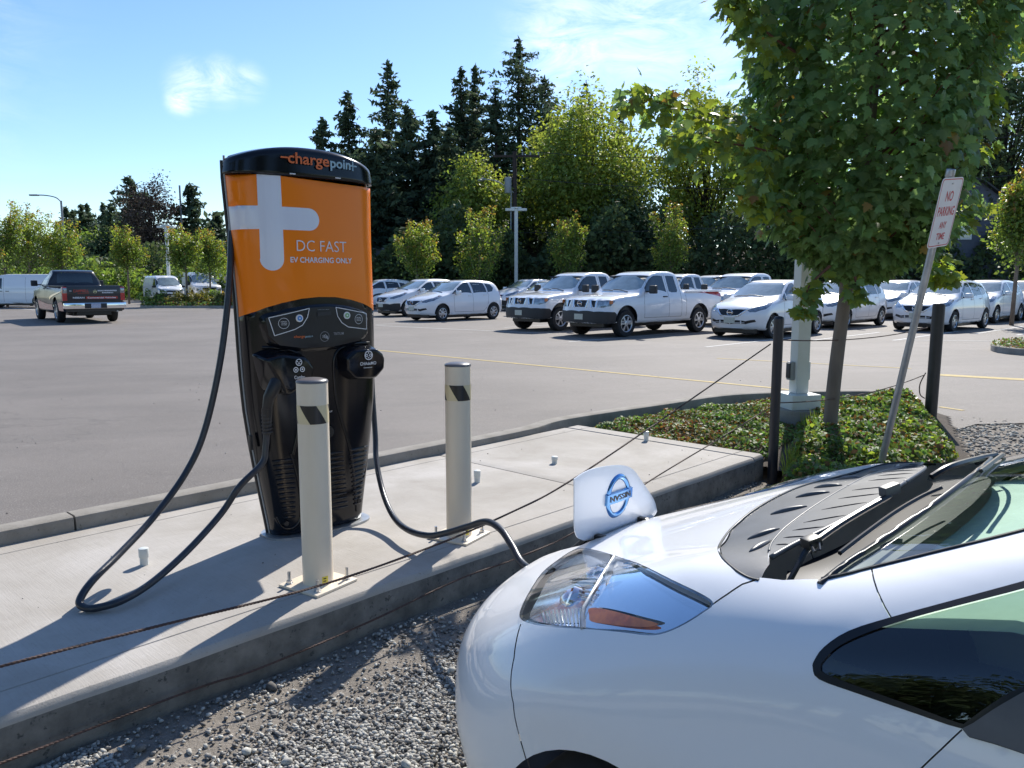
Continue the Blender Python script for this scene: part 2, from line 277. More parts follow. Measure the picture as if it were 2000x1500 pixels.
class MB:
    def __init__(s): s.V = []; s.F = []
    def add(s, V, Fc):
        n = len(s.V); s.V += [Vector(v) for v in V]; s.F += [tuple(i + n for i in f) for f in Fc]; return s
    def box(s, x0, x1, y0, y1, z0, z1, bev=0., M4=None):
        bm = bmesh.new(); bmesh.ops.create_cube(bm, size=1)
        for v in bm.verts: v.co = Vector((x0 + (v.co.x + .5) * (x1 - x0), y0 + (v.co.y + .5) * (y1 - y0), z0 + (v.co.z + .5) * (z1 - z0)))
        if bev > 0: bmesh.ops.bevel(bm, geom=bm.edges[:], offset=bev, segments=2, affect='EDGES', profile=.6)
        if M4 is not None: bm.transform(M4)
        bm.verts.index_update(); s.add([v.co.copy() for v in bm.verts], [[v.index for v in f.verts] for f in bm.faces]); bm.free(); return s
    def tube(s, pts, r, n=8, cap=True, up=None):
        pts = [Vector(p) for p in pts]; k = len(pts)
        rr = list(r) if hasattr(r, '__len__') else [r] * k
        V = []; prev = None
        for i, p in enumerate(pts):
            t = (pts[min(i + 1, k - 1)] - pts[max(i - 1, 0)])
            if t.length < 1e-9: t = Vector((0, 0, 1))
            t.normalize()
            if prev is None:
                a = Vector((0, 0, 1)) if abs(t.z) < .9 else Vector((1, 0, 0))
                u = t.cross(a).normalized()
            else:
                u = (prev - t * prev.dot(t)); u = u.normalized() if u.length > 1e-6 else t.orthogonal().normalized()
            prev = u; w_ = t.cross(u)
            for j in range(n):
                a = 2 * math.pi * j / n; V.append(p + rr[i] * (math.cos(a) * u + math.sin(a) * w_))
        Fc = [(i * n + j, i * n + (j + 1) % n, (i + 1) * n + (j + 1) % n, (i + 1) * n + j) for i in range(k - 1) for j in range(n)]
        if cap: Fc += [tuple(range(n))[::-1], tuple((k - 1) * n + j for j in range(n))]
        return s.add(V, Fc)
    def cyl(s, c, r, z0, z1, n=24, r2=None, M4=None, bev=0.):
        r2 = r if r2 is None else r2; V = []; rings = [(z0, r), (z1, r2)]
        if bev: rings = [(z0, r - bev), (z0 + bev * .3, r - bev * .3), (z0 + bev, r), (z1 - bev, r2), (z1 - bev * .3, r2 - bev * .3), (z1, r2 - bev)]
        for z, q in rings: V += [Vector((c[0] + q * math.cos(2 * math.pi * j / n), c[1] + q * math.sin(2 * math.pi * j / n), z)) for j in range(n)]
        k = len(rings); Fc = [(i * n + j, i * n + (j + 1) % n, (i + 1) * n + (j + 1) % n, (i + 1) * n + j) for i in range(k - 1) for j in range(n)]
        Fc += [tuple(range(n))[::-1], tuple((k - 1) * n + j for j in range(n))]
        if M4 is not None: V = [M4 @ v for v in V]
        return s.add(V, Fc)
    def lathe(s, prof, n=24, M4=None):
        V = []; k = len(prof)
        for (q, z) in prof: V += [Vector((q * math.cos(2 * math.pi * j / n), q * math.sin(2 * math.pi * j / n), z)) for j in range(n)]
        if M4 is not None: V = [M4 @ v for v in V]
        return s.add(V, [(i * n + j, i * n + (j + 1) % n, (i + 1) * n + (j + 1) % n, (i + 1) * n + j) for i in range(k - 1) for j in range(n)])
    def prism(s, poly, z0, z1, M4=None):
        n = len(poly); V = [Vector((x, y, z0)) for x, y in poly] + [Vector((x, y, z1)) for x, y in poly]
        if M4 is not None: V = [M4 @ v for v in V]
        a = sum(poly[i][0] * poly[(i + 1) % n][1] - poly[(i + 1) % n][0] * poly[i][1] for i in range(n))
        Fc = [tuple(range(n))[::-1], tuple(range(n, 2 * n))] + [(i, (i + 1) % n, n + (i + 1) % n, n + i) for i in range(n)]
        if a < 0: Fc = [f[::-1] for f in Fc]
        return s.add(V, Fc)
    def build(s, name, m, parent=None, smooth=None, kind=None, loc=None):
        return mesh(name, s.V, s.F, m, parent, smooth, kind=kind, loc=loc)
def spline(pts, n=8, closed=False):
    P_ = [Vector(p) for p in pts]; k = len(P_); o = []
    rng = range(k) if closed else range(k - 1)
    for i in rng:
        if closed: a, b, c, d = P_[(i - 1) % k], P_[i], P_[(i + 1) % k], P_[(i + 2) % k]
        else: a, b, c, d = P_[max(i - 1, 0)], P_[i], P_[i + 1], P_[min(i + 2, k - 1)]
        for j in range(n):
            t = j / n; o.append(.5 * ((2 * b) + (c - a) * t + (2 * a - 5 * b + 4 * c - d) * t * t + (3 * b - a - 3 * c + d) * t ** 3))
    if not closed: o.append(P_[-1])
    return o
def text_geo(txt, height, width=None, bold=0., spacing=1., shear=0.):
    """flat letters as triangles, origin at lower-left"""
    cu = bpy.data.curves.new('t', 'FONT'); cu.body = txt; cu.size = 1; cu.offset = bold; cu.space_character = spacing; cu.shear = shear; cu.resolution_u = 3
    o = bpy.data.objects.new('t', cu); COL.objects.link(o); dg = bpy.context.evaluated_depsgraph_get()
    me = o.evaluated_get(dg).to_mesh(); V = np.array([v.co[:] for v in me.vertices]); Fc = [tuple(p.vertices) for p in me.polygons]
    o.evaluated_get(dg).to_mesh_clear(); bpy.data.objects.remove(o); bpy.data.curves.remove(cu)
    mn = V[:, :2].min(0); mxx = V[:, :2].max(0); V = V[:, :2] - mn; sz = mxx - mn
    sy = height / sz[1]; sx = (width / sz[0]) if width else sy
    return V * [sx, sy], Fc
def wpt(px, py, z=0.):
    d = skydir(px, py); t = (z - CAM_H) / d.z; return Vector((0, 0, CAM_H)) + d * t
def wpd(px, py, Y):
    d = skydir(px, py); return Vector((0, 0, CAM_H)) + d * (Y / d.y)
E1 = Vector((.684, .7295, 0)); E2 = Vector((-.7295, .684, 0))
def UV(u, v, z=0.): return E1 * u + E2 * (v + 2.816) + Vector((0, 0, z))   # along / across the charging island
# ============================================================ SETTING
SLAB_Z = .12; GRAV = -.06
# far land
g = MB(); g.add([(-900, -300, -.30), (900, -300, -.30), (900, 1500, -.30), (-900, 1500, -.30)], [(0, 1, 2, 3)]).build('ground', M['grass'], kind='structure')
# parking lot: one sheet that ends at the island kerb line
lot_poly = [UV(-60, 1.5), UV(5.9, 1.5), Vector((3.4, 7.1, 0)), Vector((4.9, 8.3, 0)), Vector((5.9, 8.4, 0)), Vector((7.0, 7.6, 0)), Vector((16, 4.5, 0)), Vector((60, -10, 0)), Vector((110, 40, 0)), Vector((60, 75, 0)), Vector((-90, 75, 0))]
bm = bmesh.new(); vs_ = [bm.verts.new((p.x, p.y, 0)) for p in lot_poly]; f = bm.faces.new(vs_)
bmesh.ops.triangulate(bm, faces=[f]); me = bpy.data.meshes.new('parking_lot'); bm.to_mesh(me); bm.free(); me.materials.append(M['asphalt'])
lot = link(bpy.data.objects.new('parking_lot', me)); lot['kind'] = 'structure'
for p in me.polygons:
    if p.normal.z < 0: p.flip()
# painted lines
def stripe(a, b, w_, z, m, name='painted_line', label=None):
    a = Vector(a); b = Vector(b); t = (b - a); t.z = 0; t.normalize(); n_ = Vector((-t.y, t.x, 0)) * w_ / 2
    return mesh(name, [a - n_ + Vector((0, 0, z)), b - n_ + Vector((0, 0, z)), b + n_ + Vector((0, 0, z)), a + n_ + Vector((0, 0, z))], [(0, 1, 2, 3)], m, kind='structure')
stripe(wpt(735, 684), wpt(1500, 757), .10, .004, M['yellow'])
stripe(wpt(1500, 757), wpt(1600, 768), .09, .004, M['yellow'])
stripe(wpt(1828, 732), wpt(2060, 745), .28, .004, M['yellow'])
stripe(wpt(1835, 795), wpt(1882, 802), .07, .004, M['yellow'])
stripe(wpt(1400, 700), wpt(1780, 720), .08, .004, M['yellow'])
fw = Vector((-.707, -.707, 0))
for (px, py) in [(985, 640), (1110, 668), (1378, 678), (1560, 668), (1745, 665), (1905, 652), (735, 634), (1985, 655)]:
    p = wpt(px, py); stripe(p, p - fw * 5.2, .10, .004, M['white'])
stripe(wpt(1745, 664), wpt(2050, 668), .1, .0044, M['white'])
stripe(wpt(240, 601), wpt(465, 601), .2, .004, M['white'])
stripe(wpt(0, 600), wpt(75, 606), .15, .004, M['white'])
stripe(wpt(735, 636), wpt(1080, 652), .10, .0044, M['white'])

# charging island slab: cross section swept along u, tooled edges, joints as grooves
S0, S1, SW = -9.0, 5.96, 1.90
def slab_piece(u0, u1, name='slab_panel'):
    prof = [(0.012, -.40), (0.0, -.06), (0.0, SLAB_Z - .035), (.006, SLAB_Z - .016), (.018, SLAB_Z - .004), (.035, SLAB_Z)]
    k = 40; V = []; Fc = []
    us = [u0 + (u1 - u0) * i / k for i in range(k + 1)]
    vsamp = [.19, .2, .5, .8, 1.1, 1.4, 1.7, SW]
    full = [(a, b) for a, b in prof]; full[-1] = (.035, SLAB_Z)
    full += [(.185, SLAB_Z - .0005), (.1875, SLAB_Z - .005), (.1925, SLAB_Z - .005), (.195, SLAB_Z - .0005)] + [(v, SLAB_Z) for v in vsamp[2:7]] + [(1.75, SLAB_Z), (1.7525, SLAB_Z - .004), (1.7565, SLAB_Z - .004), (1.759, SLAB_Z), (SW, SLAB_Z)] + [(SW, -.3)]
    for i, u in enumerate(us):
        e = 0
        for (v, z) in full:
            dz = 0
            if i in (0, k) and z > 0: dz = -.006
            wob = .004 * math.sin(u * 3.1 + 1) + .003 * math.sin(u * 9.7) if v < .1 else 0
            V.append(UV(u, v + wob, z + dz))
    n = len(full)
    for i in range(k):
        for j in range(n - 1): Fc.append((i * n + j, (i + 1) * n + j, (i + 1) * n + j + 1, i * n + j + 1))
    Fc.append(tuple(range(n))); Fc.append(tuple(k * n + j for j in range(n))[::-1])
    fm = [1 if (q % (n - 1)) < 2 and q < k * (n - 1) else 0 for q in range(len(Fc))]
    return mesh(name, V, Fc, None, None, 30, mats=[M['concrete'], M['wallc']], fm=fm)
slab = bpy.data.objects.new('charging_island', None); link(slab); slab['kind'] = 'structure'
for (a, b) in [(S0, -3.2), (-3.192, 4.16), (4.172, S1 - .165), (S1 - .161, S1)]:
    o = slab_piece(a, b); o.parent = slab
# end border of the slab, slightly proud like the tooled margin
# lot-side kerb in segments
kerb = bpy.data.objects.new('lot_kerb', None); link(kerb); kerb['kind'] = 'structure'
def kerb_seg(path, w0=0.15, z1=.20, z0=-.3, parent=kerb, r=.02, gap=.006):
    """path = inner edge points; kerb lies to the left of the path"""
    pts = [Vector((p[0], p[1], 0)) for p in path]; V = []; Fc = []
    prof = [(0, z0), (0, z1 - r), (r * .3, z1 - r * .3), (r, z1), (w0 - r, z1), (w0 - r * .3, z1 - r * .3), (w0, z1 - r), (w0 + .01, z0)]
    L_ = len(prof)
    for i, p in enumerate(pts):
        t = pts[min(i + 1, len(pts) - 1)] - pts[max(i - 1, 0)]; t.normalize(); n_ = Vector((-t.y, t.x, 0))
        q = p + (t * gap if i == 0 else (-t * gap if i == len(pts) - 1 else Vector()))
        for (a, z) in prof: V.append(q + n_ * a + Vector((0, 0, z + (p2z if False else 0))))
    for i in range(len(pts) - 1):
        for j in range(L_ - 1): Fc.append((i * L_ + j, (i + 1) * L_ + j, (i + 1) * L_ + j + 1, i * L_ + j + 1))
    Fc.append(tuple(range(L_))); Fc.append(tuple((len(pts) - 1) * L_ + j for j in range(L_))[::-1])
    return mesh('kerb_stone', V, Fc, M['curb'], parent, 35)
uu = [-9, -6.0, -3.0, 1.48 - .0, 4.52]
for a, b in zip(uu[:-1], uu[1:]):
    kerb_seg([UV(a + (b - a) * i / 6, SW + .003) for i in range(7)])
# curved part round the planting bed
kc = spline([UV(4.52, SW + .003), UV(5.3, SW + .01), UV(5.95, SW + .10), wpt(1300, 797, .13), wpt(1420, 781, .12), wpt(1540, 775, .12), wpt(1700, 776, .1), wpt(1800, 785, .1), wpt(1850, 800, .08)], 6)
kerb_seg(kc[:38], z1=.175); 
# low gravel yard in front of the island
def yard_z(x, y):
    return GRAV - .02 - .03 * min(1, max(0, (2.9 - (x * E2.x + y * E2.y)) / 1.5)) + .012 * math.sin(x * 2.1 + 1) * math.cos(y * 1.7) + .008 * math.sin(x * 5 + y * 3)
V = []; Fc = []; nx, ny = 110, 110
for j in range(ny + 1):
    for i in range(nx + 1):
        u = -8 + 26 * i / nx; v = -13 + 13.3 * j / ny
        if u > 5.9: pass
        p = UV(u, v); V.append((p.x, p.y, yard_z(p.x, p.y) - .012 + .008 * rnd.random()))
for j in range(ny):
    for i in range(nx): a = j * (nx + 1) + i; Fc.append((a, a + 1, a + nx + 2, a + nx + 1))
mesh('dirt_yard', V, Fc, M['dirt'], None, 180, kind='structure')
# soil bed beyond the island end (a low mound)
bed = [UV(5.965, .02), UV(5.965, 1.95), UV(5.97, 2.02)] + [Vector((p.x, p.y, 0)) for p in kc[14:]] + [wpt(1862, 838, 0), wpt(1880, 870, 0), wpt(1900, 905, 0), Vector((3.2, 5.3, 0)), Vector((2.45, 5.6, 0))]
def in_poly(x, y, poly):
    c = False; n = len(poly)
    for i in range(n):
        a = poly[i]; b = poly[i - 1]
        if (a[1] > y) != (b[1] > y) and x < (b[0] - a[0]) * (y - a[1]) / (b[1] - a[1] + 1e-12) + a[0]: c = not c
    return c
def poly_dist(x, y, poly):
    best = 9e9
    for i in range(len(poly)):
        a = poly[i - 1]; b = poly[i]; dx, dy = b[0] - a[0], b[1] - a[1]; t = max(0, min(1, ((x - a[0]) * dx + (y - a[1]) * dy) / (dx * dx + dy * dy + 1e-12)))
        best = min(best, math.hypot(x - a[0] - t * dx, y - a[1] - t * dy))
    return best
def bed_z(x, y): return .01 + .07 * min(1, poly_dist(x, y, bed) / .5)
xs = [p.x for p in bed]; ys = [p.y for p in bed]; V = []; Fc = []; nx = ny = 60
x0, x1, y0, y1 = min(xs), max(xs), min(ys), max(ys)
idx = {}
for j in range(ny):
    for i in range(nx):
        cx = x0 + (i + .5) * (x1 - x0) / nx; cy = y0 + (j + .5) * (y1 - y0) / ny
        if in_poly(cx, cy, bed):
            q = []
            for (a, b) in ((i, j), (i + 1, j), (i + 1, j + 1), (i, j + 1)):
                if (a, b) not in idx:
                    X = x0 + a * (x1 - x0) / nx; Y = y0 + b * (y1 - y0) / ny; idx[(a, b)] = len(V); V.append((X, Y, bed_z(X, Y)))
                q.append(idx[(a, b)])
            Fc.append(q)
mesh('planting_bed_soil', V, Fc, M['soil'], None, 180, kind='structure')
# flat gravel strip to the right of the bed
mesh('gravel_strip', [(2.2, 3.0, -.02), (14, 0, -.02), (18.2, 5.6, -.012), (7.5, 8.75, -.012), (5.9, 9.05, -.012), (4.9, 9.1, -.012), (2.2, 6.2, -.02)], [(0, 1, 2, 3, 4, 5, 6)], M['dirt'], kind='structure')

# loose stones
def stones(name, pts, sizes):
    base = []; bfaces = None
    for k in range(6):
        bm = bmesh.new(); bmesh.ops.create_icosphere(bm, subdivisions=1, radius=1)
        for v in bm.verts: v.co = Vector((v.co.x * (1.15 + .7 * (rnd.random() - .5)), v.co.y * (.8 + .5 * (rnd.random() - .5)), v.co.z * (.6 + .5 * (rnd.random() - .5)))) * (1 + .3 * (rnd.random() - .5))
        bm.verts.index_update(); base.append(np.array([v.co[:] for v in bm.verts])); bfaces = np.array([[v.index for v in f.verts] for f in bm.faces]); bm.free()
    base = np.array(base); n = len(pts); k = nr.integers(0, 6, n); b = base[k]
    a = nr.uniform(0, 2 * np.pi, n); c, s = np.cos(a), np.sin(a); sz = np.asarray(sizes)
    el = nr.uniform(-.6, .6, n); ce, se = np.cos(el), np.sin(el)
    X = b[:, :, 0]; Y = b[:, :, 1]; Z = b[:, :, 2]
    X, Z = X * ce[:, None] + Z * se[:, None], -X * se[:, None] + Z * ce[:, None]
    V = np.stack([X * c[:, None] - Y * s[:, None], X * s[:, None] + Y * c[:, None], Z], -1) * sz[:, None, None] + np.asarray(pts)[:, None, :]
    nv = b.shape[1]; Fq = (bfaces[None] + (np.arange(n) * nv)[:, None, None]).reshape(-1, 3)
    return fastmesh(name, V.reshape(-1, 3), Fq, [M['gravel']], kind='stuff')
pts = []; sz = []
def dens(x, y):      # gravel lies thick away from the island, worn to bare dirt beside it
    u = x * E1.x + y * E1.y; v = x * E2.x + y * E2.y - 2.816
    d = .5 + .5 * math.sin(x * 2.3 + 1.2) * math.sin(y * 2.9 + .4) + .25 * math.sin(x * 7 + y * 5)
    e = min(1, max(.10, (-v - .25) / .45)) * (1.0 if u < 1.6 else .75)
    if u < .9: e = max(e, .7)
    if u > 2.4: e *= .35
    return e * (.45 + .55 * d)
tries = 330000
for _ in range(tries):
    u = -.6 + 6.4 * rnd.random(); v = -.02 - 1.9 * rnd.random() ** 1.25
    p = UV(u, v)
    if p.y < 1.6 or (p.x > .35 and p.y < 2.6): continue
    if rnd.random() > dens(p.x, p.y): continue
    s_ = .0030 + .0085 * rnd.random() ** 1.7
    pts.append((p.x, p.y, yard_z(p.x, p.y) - .004 + s_ * .35)); sz.append(s_)
for _ in range(26):
    u = -1.0 + 3.4 * rnd.random(); v = -.03 - 1.2 * rnd.random(); p = UV(u, v); s_ = .016 + .012 * rnd.random(); pts.append((p.x, p.y, yard_z(p.x, p.y) + s_ * .2)); sz.append(s_)
stones('loose_gravel', pts, sz)
pts = []; sz = []
for _ in range(16000):
    x = 2.6 + 7 * rnd.random(); y = 4.6 + 4.4 * rnd.random()
    if not in_poly(x, y, [(2.4, 4.5), (10, 4.5), (9.2, 6.9), (7.05, 7.7), (5.9, 8.4), (5.0, 8.8), (3.6, 6.5)]) or in_poly(x, y, bed): continue
    s_ = .011 + .013 * rnd.random() ** 2; pts.append((x, y, -.018 + s_ * .4)); sz.append(s_)
stones('gravel_by_planting_bed', pts, sz)
# ============================================================ CHARGER
def build_charger():
    root = thing('charging_station', 'tall orange and black car charger with a silver plus and DC FAST lettering', 'charger', (-1.134, 4.372, SLAB_Z), R(42))
    ZW = [0, .10, .30, .50, .70, .85, 1.0, 1.25, 1.6, 1.9, 2.07]; WW = [.272, .287, .320, .350, .374, .384, .388, .390, .396, .408, .405]
    cxo = lambda z: float(np.interp(z, [0, .4, .9, 1.25, 1.6, 1.95], [.030, .028, .026, .020, .008, 0.]))
    hw = lambda z: float(np.interp(z, ZW, WW))
    ZD = [0, .2, .6, 1.0, 1.25, 1.6, 2.07]; DD = [.125, .13, .145, .160, .165, .165, .150]
    fd = lambda z: float(np.interp(z, ZD, DD))
    NN = 2.7
    def Y(x, z):
        u = min(1, abs(x - cxo(z)) / hw(z)); return -fd(z) * (1 - u ** NN) ** (1 / NN)
    def phi(x, z):
        u = max(-1, min(1, (x - cxo(z)) / hw(z))); return math.copysign(math.asin(min(1, abs(u) ** (NN / 2))), u)
    ztop = lambda x: 2.062 - .062 * (abs(x) / .39) ** 2.3
    # polygons in (x, z)
    X0 = -.417
    arch = [(-.43, 1.180), (-.36, 1.207), (-.28, 1.243), (-.20, 1.266), (-.10, 1.286), (0, 1.294), (.10, 1.292), (.20, 1.276), (.28, 1.255), (.36, 1.225), (.43, 1.195)]
    up = [(x, z) for x, z in arch]
    pl = []       # the plus: vertical bar runs up to the header, left bar wraps to the edge
    vx0, vx1 = -.300, -.184; hz0, hz1 = 1.637, 1.752; tipx = .018; r = .057
    pl += [(vx0, 1.905), (vx0, hz1), (X0, hz1 - .002), (X0, hz0 - .004), (vx0 + .002, hz0)]
    pl += [(vx0 + .002, 1.49)] + [((vx0 + vx1) / 2 - .058 * math.cos(a), 1.488 - .058 * math.sin(a)) for a in np.linspace(0, math.pi, 14)] + [(vx1, 1.49), (vx1, hz0)]
    pl += [(tipx - r, hz0)] + [(tipx - r + r * math.sin(a), (hz0 + hz1) / 2 - r * math.cos(a)) for a in np.linspace(0.1, math.pi - .1, 14)] + [(tipx - r, hz1), (vx1, hz1), (vx1, 1.905)]
    dom = []; edges = []
    def addp(pts, closed):
        n0 = len(dom); dense = []
        for a, b in zip(pts, pts[1:] + ([pts[0]] if closed else [])):
            k = max(1, int(math.hypot(b[0] - a[0], b[1] - a[1]) / .03))
            dense += [(a[0] + (b[0] - a[0]) * i / k, a[1] + (b[1] - a[1]) * i / k) for i in range(k)]
        if not closed: dense.append(pts[-1])
        q = [(phi(x, z) * .3, z) for x, z in dense]; dom.extend(q)
        for i in range(len(q) - 1): edges.append((n0 + i, n0 + i + 1))
        if closed: edges.append((n0 + len(q) - 1, n0))
        return q
    H2 = math.pi / 2 * .3
    n0 = len(dom); bz = np.linspace(0, 1.905, 70)
    border = [(-H2, z) for z in bz] + [(H2, z) for z in bz[::-1]]
    dom.extend(border); edges += [(n0 + i, n0 + (i + 1) % len(border)) for i in range(len(border))]
    aq = addp(up, False); pq = addp(pl, True)
    for z in np.linspace(.02, 1.89, 68):
        for p in np.linspace(-H2 * .985, H2 * .985, 44): dom.append((p, z + .0003 * math.sin(p * 90)))
    rv, re_, rf, *_ = delaunay_2d_cdt([Vector(p) for p in dom], edges, [], 1, 1e-6)
    V = []
    for p in rv:
        z = p.y; ph = p.x / .3; u = math.copysign(abs(math.sin(ph)) ** (2 / NN), ph); x = u * hw(z) + cxo(z)
        V.append((x, -fd(z) * max(0, abs(math.cos(ph))) ** (2 / NN), z))
    plq = [tuple(q) for q in pq]; archx = [q[0] for q in aq]; archz = [q[1] for q in aq]
    groups = {'k': [], 'o': [], 'p': []}
    for f in rf:
        c = sum((rv[i] for i in f), Vector((0, 0))) / len(f)
        if in_poly(c.x, c.y, plq): groups['p'].append(f)
        elif c.y > np.interp(c.x, archx, archz): groups['o'].append(f)
        else: groups['k'].append(f)
    def sub(fs, off=0.):
        ids = sorted({i for f in fs for i in f}); mp_ = {a: b for b, a in enumerate(ids)}
        return [(V[i][0] * (1 + off * 0), V[i][1] - off * (1 if abs(V[i][1]) > .02 else 0), V[i][2]) for i in ids], [[mp_[i] for i in f] for f in fs]
    v, f = sub(groups['k']); mesh('lower_housing', v, f, M['gloss'], root, 180)
    v, f = sub(groups['o'], .0015); panel = mesh('orange_panel', v, f, M['orange'], root, 180)
    v, f = sub(groups['p'], .0022); mesh('plus_symbol', v, f, M['plus'], panel, 180)
    # header: black cap rolling over the top
    nphi = 48; rows = []
    phs = np.linspace(-math.pi / 2, math.pi / 2, nphi)
    V = []; Fc = []
    def ring(z_of, sc, off):
        r_ = []
        for ph in phs:
            u = math.copysign(abs(math.sin(ph)) ** (2 / NN), ph); x = u * (hw(1.95) + off); d = (fd(1.95) + off) * max(0, abs(math.cos(ph))) ** (2 / NN)
            r_.append((x * sc[0], -d * sc[1], z_of(x)))
        return r_
    rings = [ring(lambda x: 1.907, (1, 1), 0), ring(lambda x: 1.907, (1, 1), .010), ring(lambda x: 1.915, (1, 1), .014)]
    for t in np.linspace(.15, 1, 5): rings.append(ring(lambda x, t=t: 1.915 + (ztop(x) - .04 - 1.915) * t, (1, 1), .014 - .006 * t))
    for a in np.linspace(.3, math.pi / 2, 5): rings.append(ring(lambda x, a=a: ztop(x) - .04 + .04 * math.sin(a), (1 - .05 * (1 - math.cos(a)), 1 - .27 * (1 - math.cos(a))), .008))
    rings.append(ring(lambda x: ztop(x) + .006, (.95, .3), .0)); rings.append(ring(lambda x: ztop(x) + .006, (.95, -.3), 0))
    for a in np.linspace(math.pi / 2, 0, 5): rings.append(ring(lambda x, a=a: ztop(x) - .04 + .04 * math.sin(a), (1 - .05 * (1 - math.cos(a)), -.75 * (1 - .27 * (1 - math.cos(a)))), .0))
    rings.append(ring(lambda x: 1.9, (1, -.75), 0))
    for r_ in rings: V += r_
    for i in range(len(rings) - 1):
        for j in range(nphi - 1): Fc.append((i * nphi + j, i * nphi + j + 1, (i + 1) * nphi + j + 1, (i + 1) * nphi + j))
    header = mesh('header', V, Fc, M['gloss'], root, 50)
    # rear shell
    V = []; Fc = []; zz = np.linspace(0, 1.905, 20)
    for z in zz:
        for ph in phs:
            u = math.copysign(abs(math.sin(ph)) ** (2 / NN), ph); V.append((u * (hw(z) - .004) + cxo(z), .10 * abs(math.cos(ph)) ** (2 / NN), z))
    for i in range(len(zz) - 1):
        for j in range(nphi - 1): Fc.append((i * nphi + j + 1, i * nphi + j, (i + 1) * nphi + j, (i + 1) * nphi + j + 1))
    mesh('rear_housing', V, Fc, M['satin'], root, 180)
    for s_ in (-1, 1):
        MB().tube([(s_ * (hw(z) + .001) + cxo(z), .006, z) for z in np.linspace(.01, 2.0, 24)], .0055, 6).build('side_trim', M['greym'], root, 60)
        MB().tube([(s_ * (hw(z) - .001) + cxo(z), .04, z) for z in np.linspace(.01, 1.98, 24)], .009, 6).build('side_trim', M['satin'], root, 60)
    # base plate ring
    MB().prism([(.03 + .315 * math.copysign(abs(math.cos(a)) ** .7, math.cos(a)), .15 * math.copysign(abs(math.sin(a)) ** .7, math.sin(a)) - .012) for a in np.linspace(0, 2 * math.pi, 40, endpoint=False)], -.002, .012).build('base_plate', M['steel'], root)
    # two little lamps in the header lip
    for x in (-.125, .135):
        MB().box(x - .016, x + .016, Y(x, 1.92) - .017, Y(x, 1.92) + .01, 1.9155, 1.9215, .002).build('header_lamp', M['print_w'], header)
    # lettering laid on the curved face
    def lay(txt, x0, z0, h, w_, m, name='lettering', off=.0045, bold=0., parent=root, skew=0.):
        v2, f2 = text_geo(txt, h, w_, bold)
        # cut long letters so they follow the curve
        V3 = [(x0 + a, Y(x0 + a, min(1.95, z0 + b)) - off, z0 + b + skew * a) for a, b in v2]
        return mesh(name, V3, f2, m, parent)
    lay('DC FAST', -.116, 1.531, .056, .292, M['print_w'], bold=-.008, parent=panel)
    lay('EV CHARGING ONLY', -.152, 1.472, .029, .362, M['print_w'], bold=.022, parent=panel)
    lay('charge', -.150, 1.952, .074, .232, M['print_o'], off=.021, bold=.016, parent=header)
    lay('poin', .088, 1.952, .064, .126, M['print_b'], off=.021, bold=.022, parent=header)
    def strip(x0, x1, z0, z1, m, off=.021, parent=header, name='logo_stroke'):
        k = 4; xs_ = np.linspace(x0, x1, k + 1); V3 = [(x, Y(x, min(z0, 1.95)) - off, z) for x in xs_ for z in (z0, z1)]
        return mesh(name, V3, [(2 * i, 2 * i + 2, 2 * i + 3, 2 * i + 1) for i in range(k)], m, parent)
    strip(-.188, -.150, 1.992, 2.000, M['print_o']); strip(.226, .233, 1.964, 2.014, M['print_b']); strip(.206, .256, 1.986, 1.993, M['print_b'])
    # ---- display console
    disp = [(-.285, 1.200), (-.20, 1.228), (-.12, 1.245), (-.02, 1.258), (.08, 1.262), (.18, 1.252), (.27, 1.232), (.345, 1.198), (.352, 1.13), (.345, 1.075), (.28, 1.035), (.18, 1.012), (.05, 1.003), (-.08, 1.006), (-.18, 1.018), (-.245, 1.045), (-.275, 1.10)]
    disp = [(p.x, p.y) for p in spline([(a, b, 0) for a, b in disp], 3, True)]
    def facing(poly, off, thick, name, m, parent=root, inner=.03):
        poly = [(x - .028, z) for x, z in poly]
        # pillow-shaped plate following the front face
        dom = [Vector(p) for p in poly]; n = len(poly); ed = [(i, (i + 1) % n) for i in range(n)]
        xs_ = [p[0] for p in poly]; zs_ = [p[1] for p in poly]
        for x in np.arange(min(xs_) + .008, max(xs_), .02):
            for z in np.arange(min(zs_) + .008, max(zs_), .02):
                if in_poly(x, z, poly) and poly_dist(x, z, poly) > .006: dom.append(Vector((x, z)))
        a, b, c, *_ = delaunay_2d_cdt(dom, ed, [], 1, 1e-6); V3 = []
        for p in a:
            d_ = poly_dist(p.x, p.y, poly); V3.append((p.x, Y(p.x, p.y) - off + thick * (1 - min(1, d_ / inner)) ** 2, p.y))
        return mesh(name, V3, c, m, parent, 180)
    console = facing(disp, .020, .026, 'console', M['gloss'])
    scr = [(-.262, 1.19), (-.18, 1.215), (-.05, 1.238), (.08, 1.243), (.2, 1.228), (.325, 1.19), (.33, 1.10), (.27, 1.052), (.1, 1.028), (-.08, 1.03), (-.2, 1.05), (-.25, 1.10)]
    facing(scr, .0225, .001, 'console_screen', M['satin'], console)
    def line(pts, w_, m, off, parent=console, closed=True, name='printed_outline'):
        pts = [(x - .028, z) for x, z in pts]; mb = MB(); q = pts + ([pts[0]] if closed else [])
        for a, b in zip(q[:-1], q[1:]):
            d_ = Vector((b[0] - a[0], b[1] - a[1])); L_ = d_.length
            if L_ < 1e-6: continue
            k = max(1, int(L_ / .03)); n_ = Vector((-d_.y, d_.x)) / L_ * w_ / 2
            for i in range(k):
                p = Vector(a) + d_ * i / k; r_ = Vector(a) + d_ * (i + 1) / k
                mb.add([(t.x, Y(t.x, t.y) - off, t.y) for t in (p - n_, r_ - n_, r_ + n_, p + n_)], [(0, 1, 2, 3)])
        return mb.build(name, m, parent)
